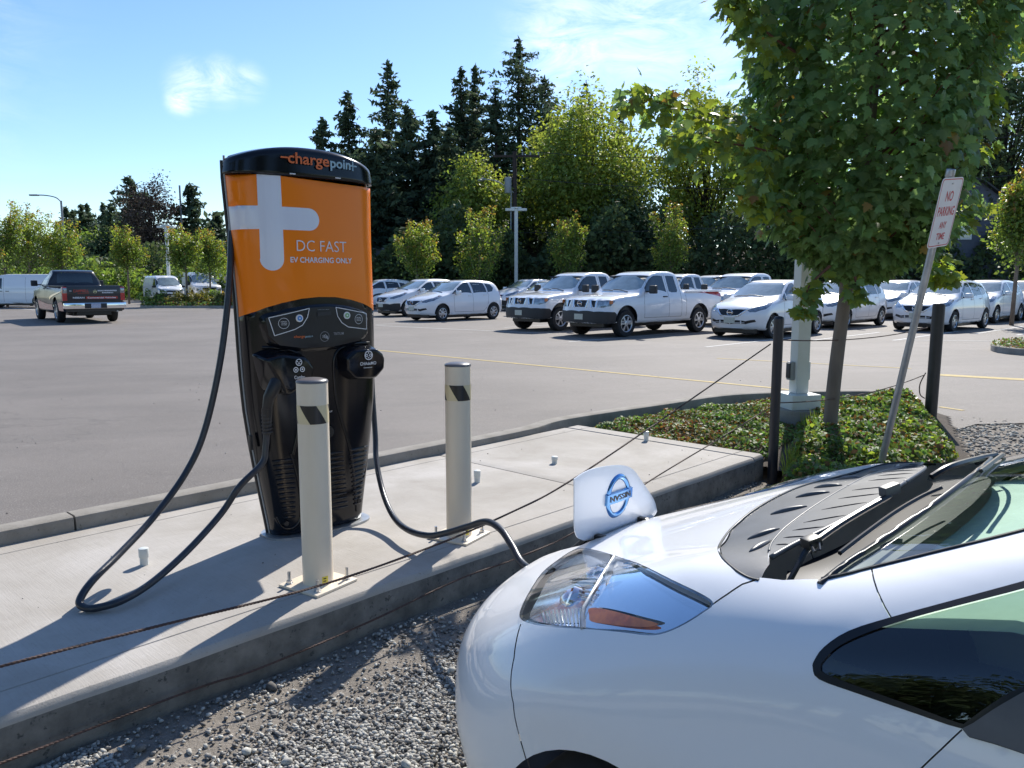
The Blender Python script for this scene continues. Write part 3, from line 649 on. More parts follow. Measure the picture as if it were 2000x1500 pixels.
    bl = [(-.25, 1.192), (-.04, 1.236), (-.052, 1.19), (-.08, 1.150), (-.12, 1.130), (-.225, 1.100)]
    br = [(.115, 1.238), (.318, 1.200), (.318, 1.112), (.19, 1.130), (.15, 1.155), (.125, 1.19)]
    line(bl, .0038, M['print_w'], .0265); line(br, .0038, M['print_w'], .0265)
    circ = lambda x, z, r_, n=20: [(x + r_ * math.cos(a), z + r_ * math.sin(a)) for a in np.linspace(0, 2 * math.pi, n, endpoint=False)]
    line(circ(-.178, 1.162, .027), .002, M['print_w'], .0265); line(circ(.262, 1.170, .026), .002, M['print_w'], .0265)
    line(circ(.045, 1.085, .026), .0022, M['print_g'], .0265)
    for (x, z, m) in ((-.096, 1.186, 'blue_btn'), (.183, 1.193, 'green_btn')):
        x -= .028; M4 = Matrix.Translation((x, Y(x, z) - .022, z)) @ Matrix.Rotation(R(90), 4, 'X')
        rg = MB().cyl((0, 0), .0195, 0, .007, 20, M4=M4).build('button', M['print_w'], console, 40)
        MB().cyl((0, 0), .013, .007, .009, 20, M4=M4).build('button_face', M[m], console, 40)
        MB().cyl((0, 0), .0045, .009, .010, 12, M4=M4).build('button_face', M['print_w'], console, 40)
    for (t, x, z, h, w_, m) in (('CONNECT', -.194, 1.168, .005, .032, 'print_w'), ('VEHICLE', -.192, 1.160, .005, .030, 'print_w'), ('TO START', -.192, 1.152, .005, .030, 'print_w'),
                                ('RETURN', .246, 1.176, .005, .030, 'print_w'), ('CABLE TO', .245, 1.168, .005, .034, 'print_w'), ('HOLSTER', .246, 1.160, .005, .032, 'print_w'),
                                ('charge', -.128, 1.081, .017, .060, 'print_o'), ('poin+', -.066, 1.081, .014, .042, 'print_b'), ('TRITIUM', .098, 1.090, .014, .062, 'print_g'), ('TRANSACTION COMPLETE', .005, 1.226, .004, .07, 'print_g')):
        lay(t, x - .028, z, h, w_, M[m], off=.027, bold=.01, parent=console)
    # contactless hand mark
    for k in range(3): line([(.030 + k * .008 + .006 * math.cos(a), 1.086 + .011 * (.6 + k * .25) * math.sin(a)) for a in np.linspace(-1.1, 1.1, 6)], .0022, M['print_w'], .027, closed=False)
    facing([(.050, 1.094), (.064, 1.086), (.068, 1.070), (.058, 1.070), (.048, 1.084)], .0275, 0, 'hand_mark', M['print_g'], console)
    facing([(0.005, 1.214), (.085, 1.218), (.085, 1.198), (.005, 1.194)], .0275, 0, 'card_slot', M['bumperk'], console)
    # ---- swept ridges and louvres on the lower housing
    for pts in ([(-.30, 1.04), (-.20, 1.03), (-.13, 1.0), (-.085, .93), (-.08, .84), (-.10, .72), (-.135, .56), (-.16, .46)], [(.33, 1.03), (.22, 1.035), (.12, 1.01), (.085, .95), (.085, .85), (.10, .72), (.15, .55), (.185, .44), (.215, .25), (.232, .07)],
                [(-.17, .47), (-.13, .30), (-.12, .12), (-.16, .055), (-.21, .06), (-.24, .12)]):
        q = spline([(x, 0, z) for x, z in pts], 5); MB().tube([(p.x, Y(p.x, p.z) + .002, p.z) for p in q], [.010] * len(q), 7).build('moulded_ridge', M['gloss'], root, 60)
    rows = 13
    for k in range(rows):
        z = .435 - k * .0265; t = k / (rows - 1)
        for (xa, xb) in ((-.285 + .055 * t + .02, -.155 + .0 * t + .005), (-.105 + .0 * t, .135 + .05 * t * .6), (.175 + .035 * t, .322 - .055 * t)):
            q = [(x, Y(x, z) - .003, z) for x in np.linspace(xa, xb, 6)]
            MB().tube(q, [.004, .0075, .0075, .0075, .0075, .004], 6).build('louvre', M['gloss'], root, 60)
    for (x, z) in ((-.20, .085), (.245, .13)):
        MB().cyl((0, 0), .013, 0, .02, 12, M4=Matrix.Translation((x, Y(x, z) + .004, z)) @ Matrix.Rotation(R(90), 4, 'X')).build('screw_cover', M['satin'], root, 40)
    MB().cyl((0, 0), .034, 0, .018, 20, M4=Matrix.Translation((.045, Y(.045, .56) + .006, .56)) @ Matrix.Rotation(R(90), 4, 'X'), r2=.030).build('emergency_stop_well', M['satin'], root, 40)
    lay('EMERGENCY ONLY', -.05, .668, .009, .12, M['print_w'], off=.004, bold=.01)
    # lock on the left flank
    MB().box(-.362, -.345, -.06, -.03, .50, .58, .006).build('cable_clip', M['satin'], root, 40)
    # ---- connector holsters
    def holster(outline, front, yb, yf, name='connector_holster'):
        bm = bmesh.new()
        vs0 = [bm.verts.new((x, yb, z)) for x, z in outline] + [bm.verts.new((x, yf + d_, z)) for x, z, d_ in front]
        bmesh.ops.convex_hull(bm, input=vs0); bmesh.ops.dissolve_limit(bm, angle_limit=R(4), verts=bm.verts[:], edges=bm.edges[:])
        bmesh.ops.bevel(bm, geom=bm.edges[:], offset=.013, segments=3, affect='EDGES', profile=.6)
        me = bpy.data.meshes.new(name); bmesh.ops.recalc_face_normals(bm, faces=bm.faces[:]); bm.to_mesh(me); bm.free(); me.materials.append(M['gloss']); me.shade_smooth(); me.set_sharp_from_angle(angle=R(40))
        return link(bpy.data.objects.new(name, me), root)
    hl = holster([(-.36, 1.01), (-.27, 1.04), (-.10, 1.01), (-.055, .94), (-.07, .84), (-.18, .785), (-.32, .82)], [(-.335, .985, .03), (-.25, 1.005, .01), (-.125, .985, 0), (-.085, .93, 0), (-.10, .865, 0), (-.235, .80, .0), (-.29, .89, .02)], -.11, -.255)
    hr = holster([(.085, 1.0), (.15, 1.035), (.33, 1.03), (.375, .98), (.375, .88), (.32, .83), (.17, .83), (.095, .88)], [(.125, .96, .02), (.175, 1.005, .01), (.30, 1.005, 0), (.352, .965, .0), (.352, .895, .01), (.30, .845, .01), (.18, .85, .02), (.13, .90, .02)], -.10, -.25)
    def flat(txt, x0, z0, h, w_, y, parent, tilt=0., m='print_w', bold=.012):
        v2, f2 = text_geo(txt, h, w_, bold); return mesh('lettering', [(x0 + a, y, z0 + b + tilt * a) for a, b in v2], f2, M[m], parent)
    flat('Combo', -.200, .880, .018, .058, -.2572, hl, .0); flat('Connector', -.193, .864, .008, .042, -.2572, hl, .0)
    flat('CHAdeMO', .190, .922, .018, .102, -.2522, hr, .0); flat('Connector', .212, .905, .008, .055, -.2522, hr, .0)
    def ringface(x, z, r_, y, parent, kind):
        mb = MB()
        def ring_(cx, cz, ra, rb, n=18):
            V3 = []
            for a in np.linspace(0, 2 * math.pi, n, endpoint=False): V3 += [(cx + ra * math.cos(a), y, cz + ra * math.sin(a)), (cx + rb * math.cos(a), y, cz + rb * math.sin(a))]
            mb.add(V3, [(2 * i, 2 * i + 1, (2 * i + 3) % (2 * n), (2 * i + 2) % (2 * n)) for i in range(n)])
        ring_(x, z, r_, r_ * .8)
        if kind: 
            for dx, dz in ((-.42, .25), (.42, .25), (0, -.1), (-.25, -.42), (.25, -.42)): ring_(x + dx * r_, z + dz * r_, .17 * r_, .0)
            ring_(x - .026 + .008, z - .037, .014, .010); ring_(x + .026 - .008, z - .037, .014, .010)
            ring_(x - .018, z - .037, .005, 0); ring_(x + .018, z - .037, .005, 0)
        else:
            for dx in (-.45, .45): ring_(x + dx * r_, z, .32 * r_, .17 * r_)
            for dz in (.5, -.5): ring_(x, z + dz * r_, .15 * r_, .0)
        return mb.build('connector_symbol', M['print_w'], parent)
    ringface(-.172, .965, .018, -.2572, hl, 1); ringface(.245, .975, .026, -.2522, hr, 0)
    # plug hanging in the left holster
    MB().tube([(-.255, -.20, .90), (-.285, -.215, .85), (-.315, -.20, .79), (-.322, -.19, .73)], [.034, .036, .030, .026], 12).build('plug_handle', M['satin'], root, 60)
    MB().tube([(-.322, -.19, .735), (-.327, -.185, .60)], [.029, .019], 12).build('strain_relief', M['satin'], root, 60)
    for z in np.linspace(.61, .70, 6): MB().tube([(-.3245, -.187, z), (-.3250, -.187, z + .006)], [.027, .027], 12).build('strain_relief_rib', M['cable'], root, 60)
    # ---- cables: part of the charger
    Mi = (Matrix.Translation((-1.134, 4.372, SLAB_Z)) @ Matrix.Rotation(R(42), 4, 'Z')).inverted()
    def cab(pts, r_, name, m=M['cable'], tail=[]):
        q = spline([Mi @ p for p in pts] + tail, 10); return MB().tube(q, r_, 12).build(name, m, root, 180)
    c1 = [wpd(457, 345, 4.17), wpd(453, 400, 4.15), wpd(448, 550, 4.08), wpd(431, 700, 4.02), wpd(400, 840, 3.96), wpd(362, 925, 3.88), wpd(300, 1010, 3.72), wpd(235, 1080, 3.50), wpd(180, 1135, 3.30), wpt(156, 1172, SLAB_Z + .045), wpt(164, 1186, SLAB_Z + .022), wpt(190, 1187, SLAB_Z + .022), wpd(240, 1172, 3.24), wpd(300, 1135, 3.42), wpd(370, 1072, 3.66), wpd(432, 1003, 3.86), wpd(468, 950, 3.90)]
    cab(c1, .0165, 'combo_cable', tail=[Vector((-.362, -.192, .455)), Vector((-.338, -.187, .53)), Vector((-.327, -.185, .61))])
    c2 = [wpd(725, 690, 4.86), wpd(727, 760, 4.84), wpd(733, 850, 4.78), wpd(735, 900, 4.68), wpd(748, 962, 4.50), wpd(768, 1008, 4.28), wpd(795, 1034, 4.08), wpd(835, 1046, 3.94), wpd(875, 1040, 3.84), wpd(915, 1028, 3.76), wpd(950, 1019, 3.64), wpd(978, 1034, 3.50), wpd(1000, 1066, 3.36), wpd(1018, 1098, 3.24), wpd(1042, 1113, 3.14), wpd(1075, 1108, 3.06), wpd(1110, 1084, 3.00), wpd(1150, 1052, 2.92)]
    cab(c2, .0165, 'car_side_cable')
    MB().tube([Mi @ p for p in (wpd(1140, 1062, 2.93), wpd(1172, 1050, 2.86), wpd(1190, 1058, 2.80))], [.021, .030, .030], 12).build('car_side_plug', M['satin'], root, 60)
    return root
build_charger()

# ============================================================ BOLLARDS
def build_bollard(label, p, rz, h):
    t = thing('bollard', label, 'bollard', p, rz, 'steel bollards guarding the charger')
    r_ = .069
    MB().cyl((0, 0), r_, .010, h, 40).build('post', M['bollard'], t, 40)
    MB().lathe([(r_ + .0015, h - .003), (r_ + .0015, h + .004), (r_ - .003, h + .009), (r_ * .6, h + .016), (.001, h + .019)], 40).build('cap', M['cap'], t, 50)
    pl = MB().box(-.125, .125, -.125, .125, 0, .012, .004, M4=Matrix.Rotation(R(45 - 8), 4, 'Z')).build('base_plate', M['bollard'], t, 40)
    z0, z1 = h - .182, h - .100; nseg = 48
    V = []; Fc = []
    for j in range(nseg + 1):
        a = 2 * math.pi * j / nseg
        for z in (z0, z1): V.append((math.cos(a) * (r_ + .0007), math.sin(a) * (r_ + .0007), z))
    Fc = [(2 * j, 2 * j + 2, 2 * j + 3, 2 * j + 1) for j in range(nseg)]
    tape = mesh('hazard_tape', V, Fc, M['tape_y'], t, 180)
    for k in range(3):     # slanted black stripes round the tape
        a0 = R(-150 + 120 * k) - rz + R(28); V = []; n_ = 12
        for i in range(n_ + 1):
            tt = i / n_
            for q_ in range(9):
                z = z0 + (z1 - z0) * q_ / 8; a = a0 + .62 - .72 * q_ / 8 + tt * 1.12; V.append((math.cos(a) * (r_ + .0014), math.sin(a) * (r_ + .0014), z))
        mesh('black_stripe', V, [(9 * j + q_, 9 * j + 9 + q_, 9 * j + 10 + q_, 9 * j + 1 + q_) for j in range(n_) for q_ in range(8)], M['tape_k'], tape, 180)
    for (a, b) in ((.105, 0), (-.105, 0), (0, .105), (0, -.105)):
        v_ = Matrix.Rotation(R(-8), 4, 'Z') @ Vector((a, b, 0)); v_ = v_ * 1.22
        MB().cyl((v_.x, v_.y), .017, .012, .0145, 16).cyl((v_.x, v_.y), .0135, .0145, .026, 6).cyl((v_.x, v_.y), .0075, .026, .066, 12).build('anchor_bolt', M['bolt'], t, 40)
    a0 = R(-62) - rz; V = []
    for j in range(7):
        a = a0 + .42 * j / 6
        for z in (.022, .055): V.append((math.cos(a) * (r_ + .001), math.sin(a) * (r_ + .001), z))
    st = mesh('yellow_sticker', V, [(2 * j, 2 * j + 2, 2 * j + 3, 2 * j + 1) for j in range(6)], M['sticker'], t, 180)
    for zz in (.031, .043):
        V = []
        for j in range(5):
            a = a0 + .08 + .20 * j / 4
            for z in (zz, zz + .005): V.append((math.cos(a) * (r_ + .0016), math.sin(a) * (r_ + .0016), z))
        mesh('sticker_print', V, [(2 * j, 2 * j + 2, 2 * j + 3, 2 * j + 1) for j in range(4)], M['tape_k'], st)
    return t
b1 = wpt(622, 1140, SLAB_Z); b2 = wpt(897, 1047, SLAB_Z)
build_bollard('cream bollard with a black cap directly in front of the charger, nearer of the two', (b1.x, b1.y, SLAB_Z), R(20), .935)
build_bollard('cream bollard to the right of the charger, with the drooping charging cable crossing its foot', (b2.x, b2.y, SLAB_Z), R(24), .935)

# conduit stubs standing on the slab
def stub(px, py, h, label, cap=True):
    p = wpt(px, py, SLAB_Z); t = thing('conduit_stub', label, 'pipe stub', (p.x, p.y, SLAB_Z), 0, 'capped conduit stubs on the island')
    MB().cyl((0, 0), .020, 0, h * .62, 20).build('pipe', M['polew'], t, 40)
    if cap: MB().cyl((0, 0), .0235, h * .45, h, 20, bev=.004).build('cap', M['polew'], t, 40)
stub(282, 1103, .085, 'white capped conduit stub beside the hanging cable loop, left of the charger')
stub(932, 942, .085, 'white capped conduit stub just behind the right bollard')
stub(1083, 905, .055, 'short white conduit stub in the middle of the slab beyond the joint')
stub(1262, 861, .085, 'white capped conduit stub near the far end of the slab by the planting bed')

# ============================================================ POSTS, ROPES, SIGN, LAMP POLE
def cpost(px, py, z0, top_py, rad, label, Y=None, lean=0.):
    p = wpt(px, py, z0); topz = wpd(px, top_py, p.y).z - z0
    t = thing('fence_post', label, 'post', (p.x, p.y, z0 - .1)); t.rotation_euler = (0, lean, 0)
    MB().cyl((0, 0), rad, 0, topz + .1 - .02, 24, r2=rad).lathe([(rad, topz + .08), (rad * .92, topz + .092), (rad * .6, topz + .10), (.001, topz + .103)], 24).build('post', M['blackpost'], t, 50)
    return t, p, topz
post1, pp1, h1 = cpost(1508, 938, -.06, 618, .0375, 'slim black fence post at the near corner of the slab end')
post2, pp2, h2 = cpost(1817, 815, .03, 592, .062, 'thick black fence post with a hanging chain at the far edge of the planting bed', lean=R(.5))
rp = lambda px, py: wpd(px, py, pp2.y - .07)
# chain on the second post
ch = MB(); cx, cy = wpd(1829, 700, pp2.y - .05).x, pp2.y - .05
for k in range(24):
    z = .86 - k * .032
    V = [];
    ring = [Vector((.009 * math.cos(a), 0, .019 * math.sin(a))) for a in np.linspace(0, 2 * math.pi, 9)]
    rot = Matrix.Rotation(R(90 * (k % 2) + 30), 3, 'Z'); ch.tube([rot @ q + Vector((cx, cy, z)) for q in ring], .0028, 4, cap=False)
o = ch.build('chain', M['steel'], None, 60); tag(o, 'thin steel chain hanging down the thick black post', 'chain')
PZ = lambda px, py, v=-.055: (lambda d: Vector((0, 0, CAM_H)) + d * ((v + 2.816) / (d.x * E2.x + d.y * E2.y)))(skydir(px, py))
def rope(name, pts, label, r_=.0052, n=10):
    q = spline(pts, n); core = MB().tube(q, r_ * .72, 6)
    # twisted strands
    L_ = [0]
    for a, b in zip(q[:-1], q[1:]): L_.append(L_[-1] + (b - a).length)
    steps = int(L_[-1] / .0075); steps = min(steps, 1500)
    for st in range(3):
        path = []
        for i in range(steps + 1):
            s_ = L_[-1] * i / steps; k = min(np.searchsorted(L_, s_, side='right') - 1, len(q) - 2); t = (s_ - L_[k]) / (L_[k + 1] - L_[k] + 1e-9); p = q[k].lerp(q[k + 1], t); d_ = (q[k + 1] - q[k]).normalized()
            u_ = d_.cross(Vector((0, 0, 1))).normalized(); v_ = d_.cross(u_); a = 2 * math.pi * (s_ / .045 + st / 3); path.append(p + (u_ * math.cos(a) + v_ * math.sin(a)) * r_ * .5)
        core.tube(path, r_ * .52, 4, cap=False)
    o = core.build(name, M['rope'], None, 60); tag(o, label, 'cable'); return o
rope('wire_rope', [UV(-6.5, -.055, .98), UV(-4.5, -.055, .72), UV(-2.5, -.055, .50), UV(-.8, -.055, .375), PZ(0, 1302), PZ(300, 1225), PZ(620, 1145), PZ(850, 1065), PZ(1000, 1000), PZ(1100, 948), PZ(1260, 842), PZ(1505, 672)], 'upper rusty wire rope sagging from the slim black post across both bollards', .0058)
rope('wire_rope', [UV(-6.5, -.045, .48), UV(-4.5, -.045, .25), UV(-2.0, -.045, .07), UV(0, -.045, .0), PZ(350, 1357, -.045), PZ(500, 1308, -.045), PZ(720, 1215, -.045), PZ(895, 1132, -.045), PZ(1010, 1090, -.045), PZ(1130, 1035, -.045), PZ(1265, 942, -.045), PZ(1400, 860, -.045), PZ(1505, 795, -.045)], 'lower wire rope drooping along the front face of the slab', .0052)
def between(a, b, name, label, sag=.03):
    pts = [a.lerp(b, t) - Vector((0, 0, sag * 4 * t * (1 - t))) for t in np.linspace(0, 1, 9)]; rope(name, pts, label, .0055)
a1 = Vector((pp1.x + .03, pp1.y, wpd(1512, 672, pp1.y).z)); a2 = rp(1800, 640)
between(wpd(1520, 664, pp1.y), rp(1812, 640), 'wire_rope', 'upper thin wire rope between the slim and the thick black posts', .05)
between(wpd(1518, 787, pp1.y), rp(1806, 732), 'wire_rope', 'lower thin wire rope between the slim and the thick black posts', .07)
o = MB().tube(spline([rp(1808, 728), rp(1797, 750), rp(1797, 770), rp(1806, 778)], 6), .006, 6).build('rope_tail', M['rope'], None, 60); tag(o, 'loose tail of wire rope dangling from the thick black post', 'rope end')
# square white lamp pole on its concrete footing
lp = wpt(1556, 838, .02); LPY = lp.y
t = thing('lamp_post', 'square white lamp pole on a round concrete footing, in front of the young maple', 'lamp post', (lp.x, lp.y, 0), R(12))
MB().cyl((0, 0), .225, -.2, .235, 40, bev=.015).build('concrete_footing', M['curb'], t, 40)
MB().box(-.155, .155, -.155, .155, .237, .385, .006).build('base_cover', M['polew'], t, 40)
MB().box(-.068, .068, -.068, .068, .386, 5.0, .010).build('pole', M['polew'], t, 40)
bx = MB().box(-.115, -.070, -.035, .045, .52, .70, .006, M4=Matrix.Identity(4)).build('outlet_box', M['greym'], t, 40)
MB().box(-.128, -.1155, -.03, .035, .54, .69, .004).build('outlet_cover', M['bumperk'], bx, 40)
MB().box(.0695, .10, -.035, .035, .52, .70, .006).build('conduit_box', M['polew'], t, 40)
MB().box(-.25, .25, -.9, .9, 5.0, 5.1, .01).build('lamp_head', M['polew'], t, 40)
# leaning sign
sb = wpt(1712, 935, .02); stp = wpd(1858, 325, 5.35)
ax = (stp - Vector((sb.x, sb.y, .0))); Ls = ax.length; ax.normalize()
t = thing('no_parking_sign', 'leaning galvanised post with a red and white NO PARKING ANY TIME sign', 'sign', (sb.x, sb.y, -.02))
q = ax.to_track_quat('Z', 'Y'); t.rotation_mode = 'QUATERNION'; t.rotation_quaternion = q
MB().tube([(0, 0, -.12), (0, 0, Ls)], .0245, 20).build('post', M['steel'], t, 50)
MB().cyl((0, 0), .029, Ls - .05, Ls + .004, 20, bev=.004).build('post_cap', M['steel'], t, 50)
# face direction: turned well to the camera's left
zc = wpd(1849, 402, 5.45); Rm = q.to_matrix().to_4x4(); inv = (Matrix.Translation(t.location) @ Rm).inverted()
face_dir = (Rm.to_3x3().inverted() @ Vector((.62, -.79, .0))); ang = math.atan2(face_dir.y, face_dir.x)
zloc = (inv @ wpd(1848, 402, (sb.y + 5.35) / 2)).z
SM = Matrix.Translation((0, 0, 0)) @ Matrix.Rotation(ang + R(90), 4, 'Z')
def rrect(w_, h_, r_, n=5):
    o = []
    for (cx_, cz_, a0) in ((w_ / 2 - r_, h_ / 2 - r_, 0), (-w_ / 2 + r_, h_ / 2 - r_, 90), (-w_ / 2 + r_, -h_ / 2 + r_, 180), (w_ / 2 - r_, -h_ / 2 + r_, 270)):
        for i in range(n + 1): a = R(a0 + 90 * i / n); o.append((cx_ + r_ * math.cos(a), cz_ + r_ * math.sin(a)))
    return o
def plate(poly, y0, y1, M4):
    mb = MB(); n = len(poly); V = [M4 @ Vector((x, y0, z)) for x, z in poly] + [M4 @ Vector((x, y1, z)) for x, z in poly]
    mb.add(V, [tuple(range(n)), tuple(range(n, 2 * n))[::-1]] + [((i + 1) % n, i, n + i, n + (i + 1) % n) for i in range(n)]); return mb
zs = Ls - .275
SMz = Matrix.Translation((0, 0, zs)) @ SM
pl_ = plate(rrect(.305, .457, .03), -.031, -.028, SMz).build('sign_plate', M['sign'], t)
ro = rrect(.289, .441, .025); ri = rrect(.277, .429, .021); n = len(ro)
mesh('red_border', [SMz @ Vector((x, -.0316, z)) for x, z in ro + ri], [(i, (i + 1) % n, n + (i + 1) % n, n + i) for i in range(n)], M['signr'], pl_)
for (tx, z, h, w_) in (('NO', .075, .068, .105), ('PARKING', -.02, .062, .235), ('ANY', -.103, .045, .10), ('TIME', -.178, .045, .12)):
    v2, f2 = text_geo(tx, h, w_, .02); mesh('lettering', [SMz @ Vector((a - w_ / 2, -.0318, z + b)) for a, b in v2], f2, M['signr'], pl_)
for z in (.19, -.20): MB().cyl((0, 0), .006, 0, .006, 10, M4=SMz @ Matrix.Translation((0, -.031, z)) @ Matrix.Rotation(R(90), 4, 'X')).build('sign_bolt', M['bolt'], t, 40)
# ============================================================ VEHICLES: smooth shells cut into panels
def smax(a, b, k):
    h = np.maximum(k - np.abs(a - b), 0) / k; return np.maximum(a, b) + h * h * k * .25
class Shell:
    """a car body in (s, y, z): s metres back from the nose, y to its left, z up"""
    def __init__(S, L, prof, plan, inset, nose, tail, rf=(.42, 2.6), rr=(.22, 3.), kc=.22, crown=.05, k=.10, floor=.22, C=None, sig=.035, mid=None, extra=None):
        S.L = L; x = np.arange(-1, L + 1, .01); p = np.array(prof); z = np.interp(x, p[:, 0], p[:, 1])
        g = np.exp(-.5 * (np.arange(-20, 21) * .01 / sig) ** 2); g /= g.sum(); zp = np.pad(z, 20, mode='edge'); S.x = x; S.z = np.convolve(zp, g, 'valid'); S.dz = np.gradient(S.z, .01)
        q = np.array(plan); ww = np.interp(x, q[:, 0], q[:, 1]); g2 = np.exp(-.5 * (np.arange(-30, 31) * .01 / .1) ** 2); g2 /= g2.sum(); S.w = np.convolve(np.pad(ww, 30, mode='edge'), g2, 'valid')
        zz = np.arange(-.5, 3, .01); i_ = np.array(inset); v = np.interp(zz, i_[:, 0], i_[:, 1]); g3 = np.exp(-.5 * (np.arange(-15, 16) * .01 / .03) ** 2); g3 /= g3.sum(); S.zz = zz; S.iz = np.convolve(np.pad(v, 15, mode='edge'), g3, 'valid')
        S.nose = np.array(nose); S.tail = np.array(tail); S.rf = rf; S.rr = rr; S.kc = kc; S.crown = crown; S.k = k; S.floor = floor; S.W = max(plan, key=lambda a: a[1])[1]
        S.C = np.array(C if C is not None else (L * .42, 0, .45)); S.mid = mid or L * .5; S.extra = extra
        nz_ = np.interp(zz, S.nose[:, 0], S.nose[:, 1]); S.nz = np.convolve(np.pad(nz_, 15, mode='edge'), g3, 'valid'); tz_ = np.interp(zz, S.tail[:, 0], S.tail[:, 1]); S.tz = np.convolve(np.pad(tz_, 15, mode='edge'), g3, 'valid')
    def F(S, P):
        s, y, z = P[..., 0], np.abs(P[..., 1]), P[..., 2]
        t = np.clip((s - S.mid + .5) / 1.0, 0, 1); t = t * t * (3 - 2 * t); se = s - S.kc * y * y * (1 - 2 * t)
        top = (z - np.interp(se, S.x, S.z) + S.crown * y * y) / np.sqrt(1 + np.interp(se, S.x, S.dz) ** 2)
        side = y - (np.interp(s, S.x, S.w) - np.interp(z, S.zz, S.iz))
        yy = np.minimum(y / S.W, 1.3)
        front = np.interp(z, S.zz, S.nz) + S.rf[0] * yy ** S.rf[1] - s
        rear = s - (S.L - np.interp(z, S.zz, S.tz) - S.rr[0] * yy ** S.rr[1])
        if S.extra is not None: top = top - S.extra(s, y, z)
        f = smax(top, side, S.k); f = smax(f, smax(front, rear, .02) * .85, S.k); return smax(f, S.floor - z, .04)
    def march(S, O, Dr, tmax=4.5, step=.03, sign=1):
        O = np.broadcast_to(np.asarray(O, float), Dr.shape); n = len(Dr); lo = np.zeros(n); hi = np.full(n, float(tmax)); found = np.zeros(n, bool)
        for t in np.arange(step, tmax, step):
            v = S.F(O + Dr * t) * sign > 0; new = v & ~found; hi[new] = t; lo[new] = t - step; found |= new
            if found.all(): break
        for _ in range(22):
            m_ = (lo + hi) / 2; v = S.F(O + Dr * m_[:, None]) * sign > 0; hi = np.where(v, m_, hi); lo = np.where(v, lo, m_)
        return O + Dr * hi[:, None], found
    def hit(S, o, d):
        d = np.array(d, float); d /= np.linalg.norm(d); p, f = S.march(np.array(o, float), d[None], 6, .01, -1); return tuple(p[0]) if f[0] else None
    def sd(S, s, z): return S.hit((s, 2.0, z), (0, -1, 0))
    def tp(S, s, y): return S.hit((s, y, 3.0), (0, 0, -1))
    def fr(S, y, z): return S.hit((-1.0, y, z), (1, 0, 0))
    def re(S, y, z): return S.hit((S.L + 1, y, z), (-1, 0, 0))
    def todom(S, p):
        v = np.array(p) - S.C; r = math.atan2(math.hypot(v[0], v[1]), v[2]); th = math.atan2(max(v[1], 0), -v[0]); return (r * math.cos(th), r * math.sin(th))
    def build(S, feats, dr=2.0, rmax=140., dense=.03):
        """feats: list of (name, [3D polygon points]); returns {name: (V, F)} for the y >= 0 half"""
        dom = []; edges = []; polys = []
        for nm, pts in feats:
            q = [S.todom(p) for p in pts]; n0 = len(dom); dn = []
            for a, b in zip(q, q[1:] + q[:1]):
                k = max(1, int(math.hypot(a[0] - b[0], a[1] - b[1]) / dense)); dn += [(a[0] + (b[0] - a[0]) * i / k, a[1] + (b[1] - a[1]) * i / k) for i in range(k)]
            dom += dn; edges += [(n0 + i, n0 + (i + 1) % len(dn)) for i in range(len(dn))]; polys.append((nm, dn))
        nf = len(dom)
        r = 0.
        while r <= rmax:
            st = dr if r < 105 else dr * 2.2
            n = max(2, int(180 * max(.15, math.sin(R(min(r, 90)))) / st)); dom += [(R(r) * math.cos(math.pi * i / n), R(r) * math.sin(math.pi * i / n)) for i in range(n + 1)]; r += st
        n = 24; dom += [(R(178) * math.cos(math.pi * i / n), R(178) * math.sin(math.pi * i / n)) for i in range(n + 1)]
        rv, re_, rf, *_ = delaunay_2d_cdt([Vector(p) for p in dom], edges, [], 0, 1e-7)
        P2 = np.array([p[:] for p in rv]); P2[:, 1] = np.maximum(P2[:, 1], 0); rr_ = np.hypot(P2[:, 0], P2[:, 1]); th = np.arctan2(P2[:, 1], P2[:, 0])
        Dr = np.stack([-np.sin(rr_) * np.cos(th), np.sin(rr_) * np.sin(th), np.cos(rr_)], -1); V, fd_ = S.march(S.C, Dr); V[P2[:, 1] < 1e-6, 1] = 0
        out = {nm: [] for nm, _ in polys}; out['body'] = []
        bbs = [(min(p[0] for p in d), max(p[0] for p in d), min(p[1] for p in d), max(p[1] for p in d)) for _, d in polys]
        for f in rf:
            if P2[list(f), 1].max() < 1e-5: continue
            c = P2[list(f)].mean(0)
            for (nm, d), bb in zip(polys, bbs):
                if bb[0] <= c[0] <= bb[1] and bb[2] <= c[1] <= bb[3] and in_poly(c[0], c[1], d): out[nm].append(f); break
            else: out['body'].append(f)
        res = {}
        for nm, fs in out.items():
            if not fs: continue
            ids = sorted({i for f in fs for i in f}); mp_ = {a: b for b, a in enumerate(ids)}; Vs = V[ids]
            fs2 = []
            for f in fs:
                a, b, c = V[f[0]], V[f[1]], V[f[2]]; n_ = np.cross(b - a, c - a); 
                fs2.append(tuple(mp_[i] for i in (f if np.dot(n_, (a + b + c) / 3 - S.C) > 0 else f[::-1])))
            res[nm] = (Vs, fs2)
        return res
    def loc(S, p): return Vector((S.L / 2 - p[0], p[1], p[2]))      # car space -> object space (x forward)
    def obj(S, name, VF, m, parent, center=False, side=1, sink=0., smooth=180, grow=0.):
        V, Fs = VF
        if sink: d = S.C - V; V = V + d / np.linalg.norm(d, axis=1)[:, None] * sink
        # (s, y, z) -> (x, y, z) flips handedness once; faces above were wound outward in s-space
        A = [(S.L / 2 - v[0], v[1] * side, v[2]) for v in V]; fl = side < 0
        Fo = [f if fl else f[::-1] for f in Fs]
        if center:
            n = len(A); seam = {i for i, v in enumerate(A) if abs(v[1]) < 1e-6}; mp_ = {}; B = list(A)
            for i, v in enumerate(A):
                if i in seam: mp_[i] = i
                else: mp_[i] = len(B); B.append((v[0], -v[1], v[2]))
            Fo = list(Fo) + [tuple(mp_[i] for i in f[::-1]) for f in Fo]; A = B
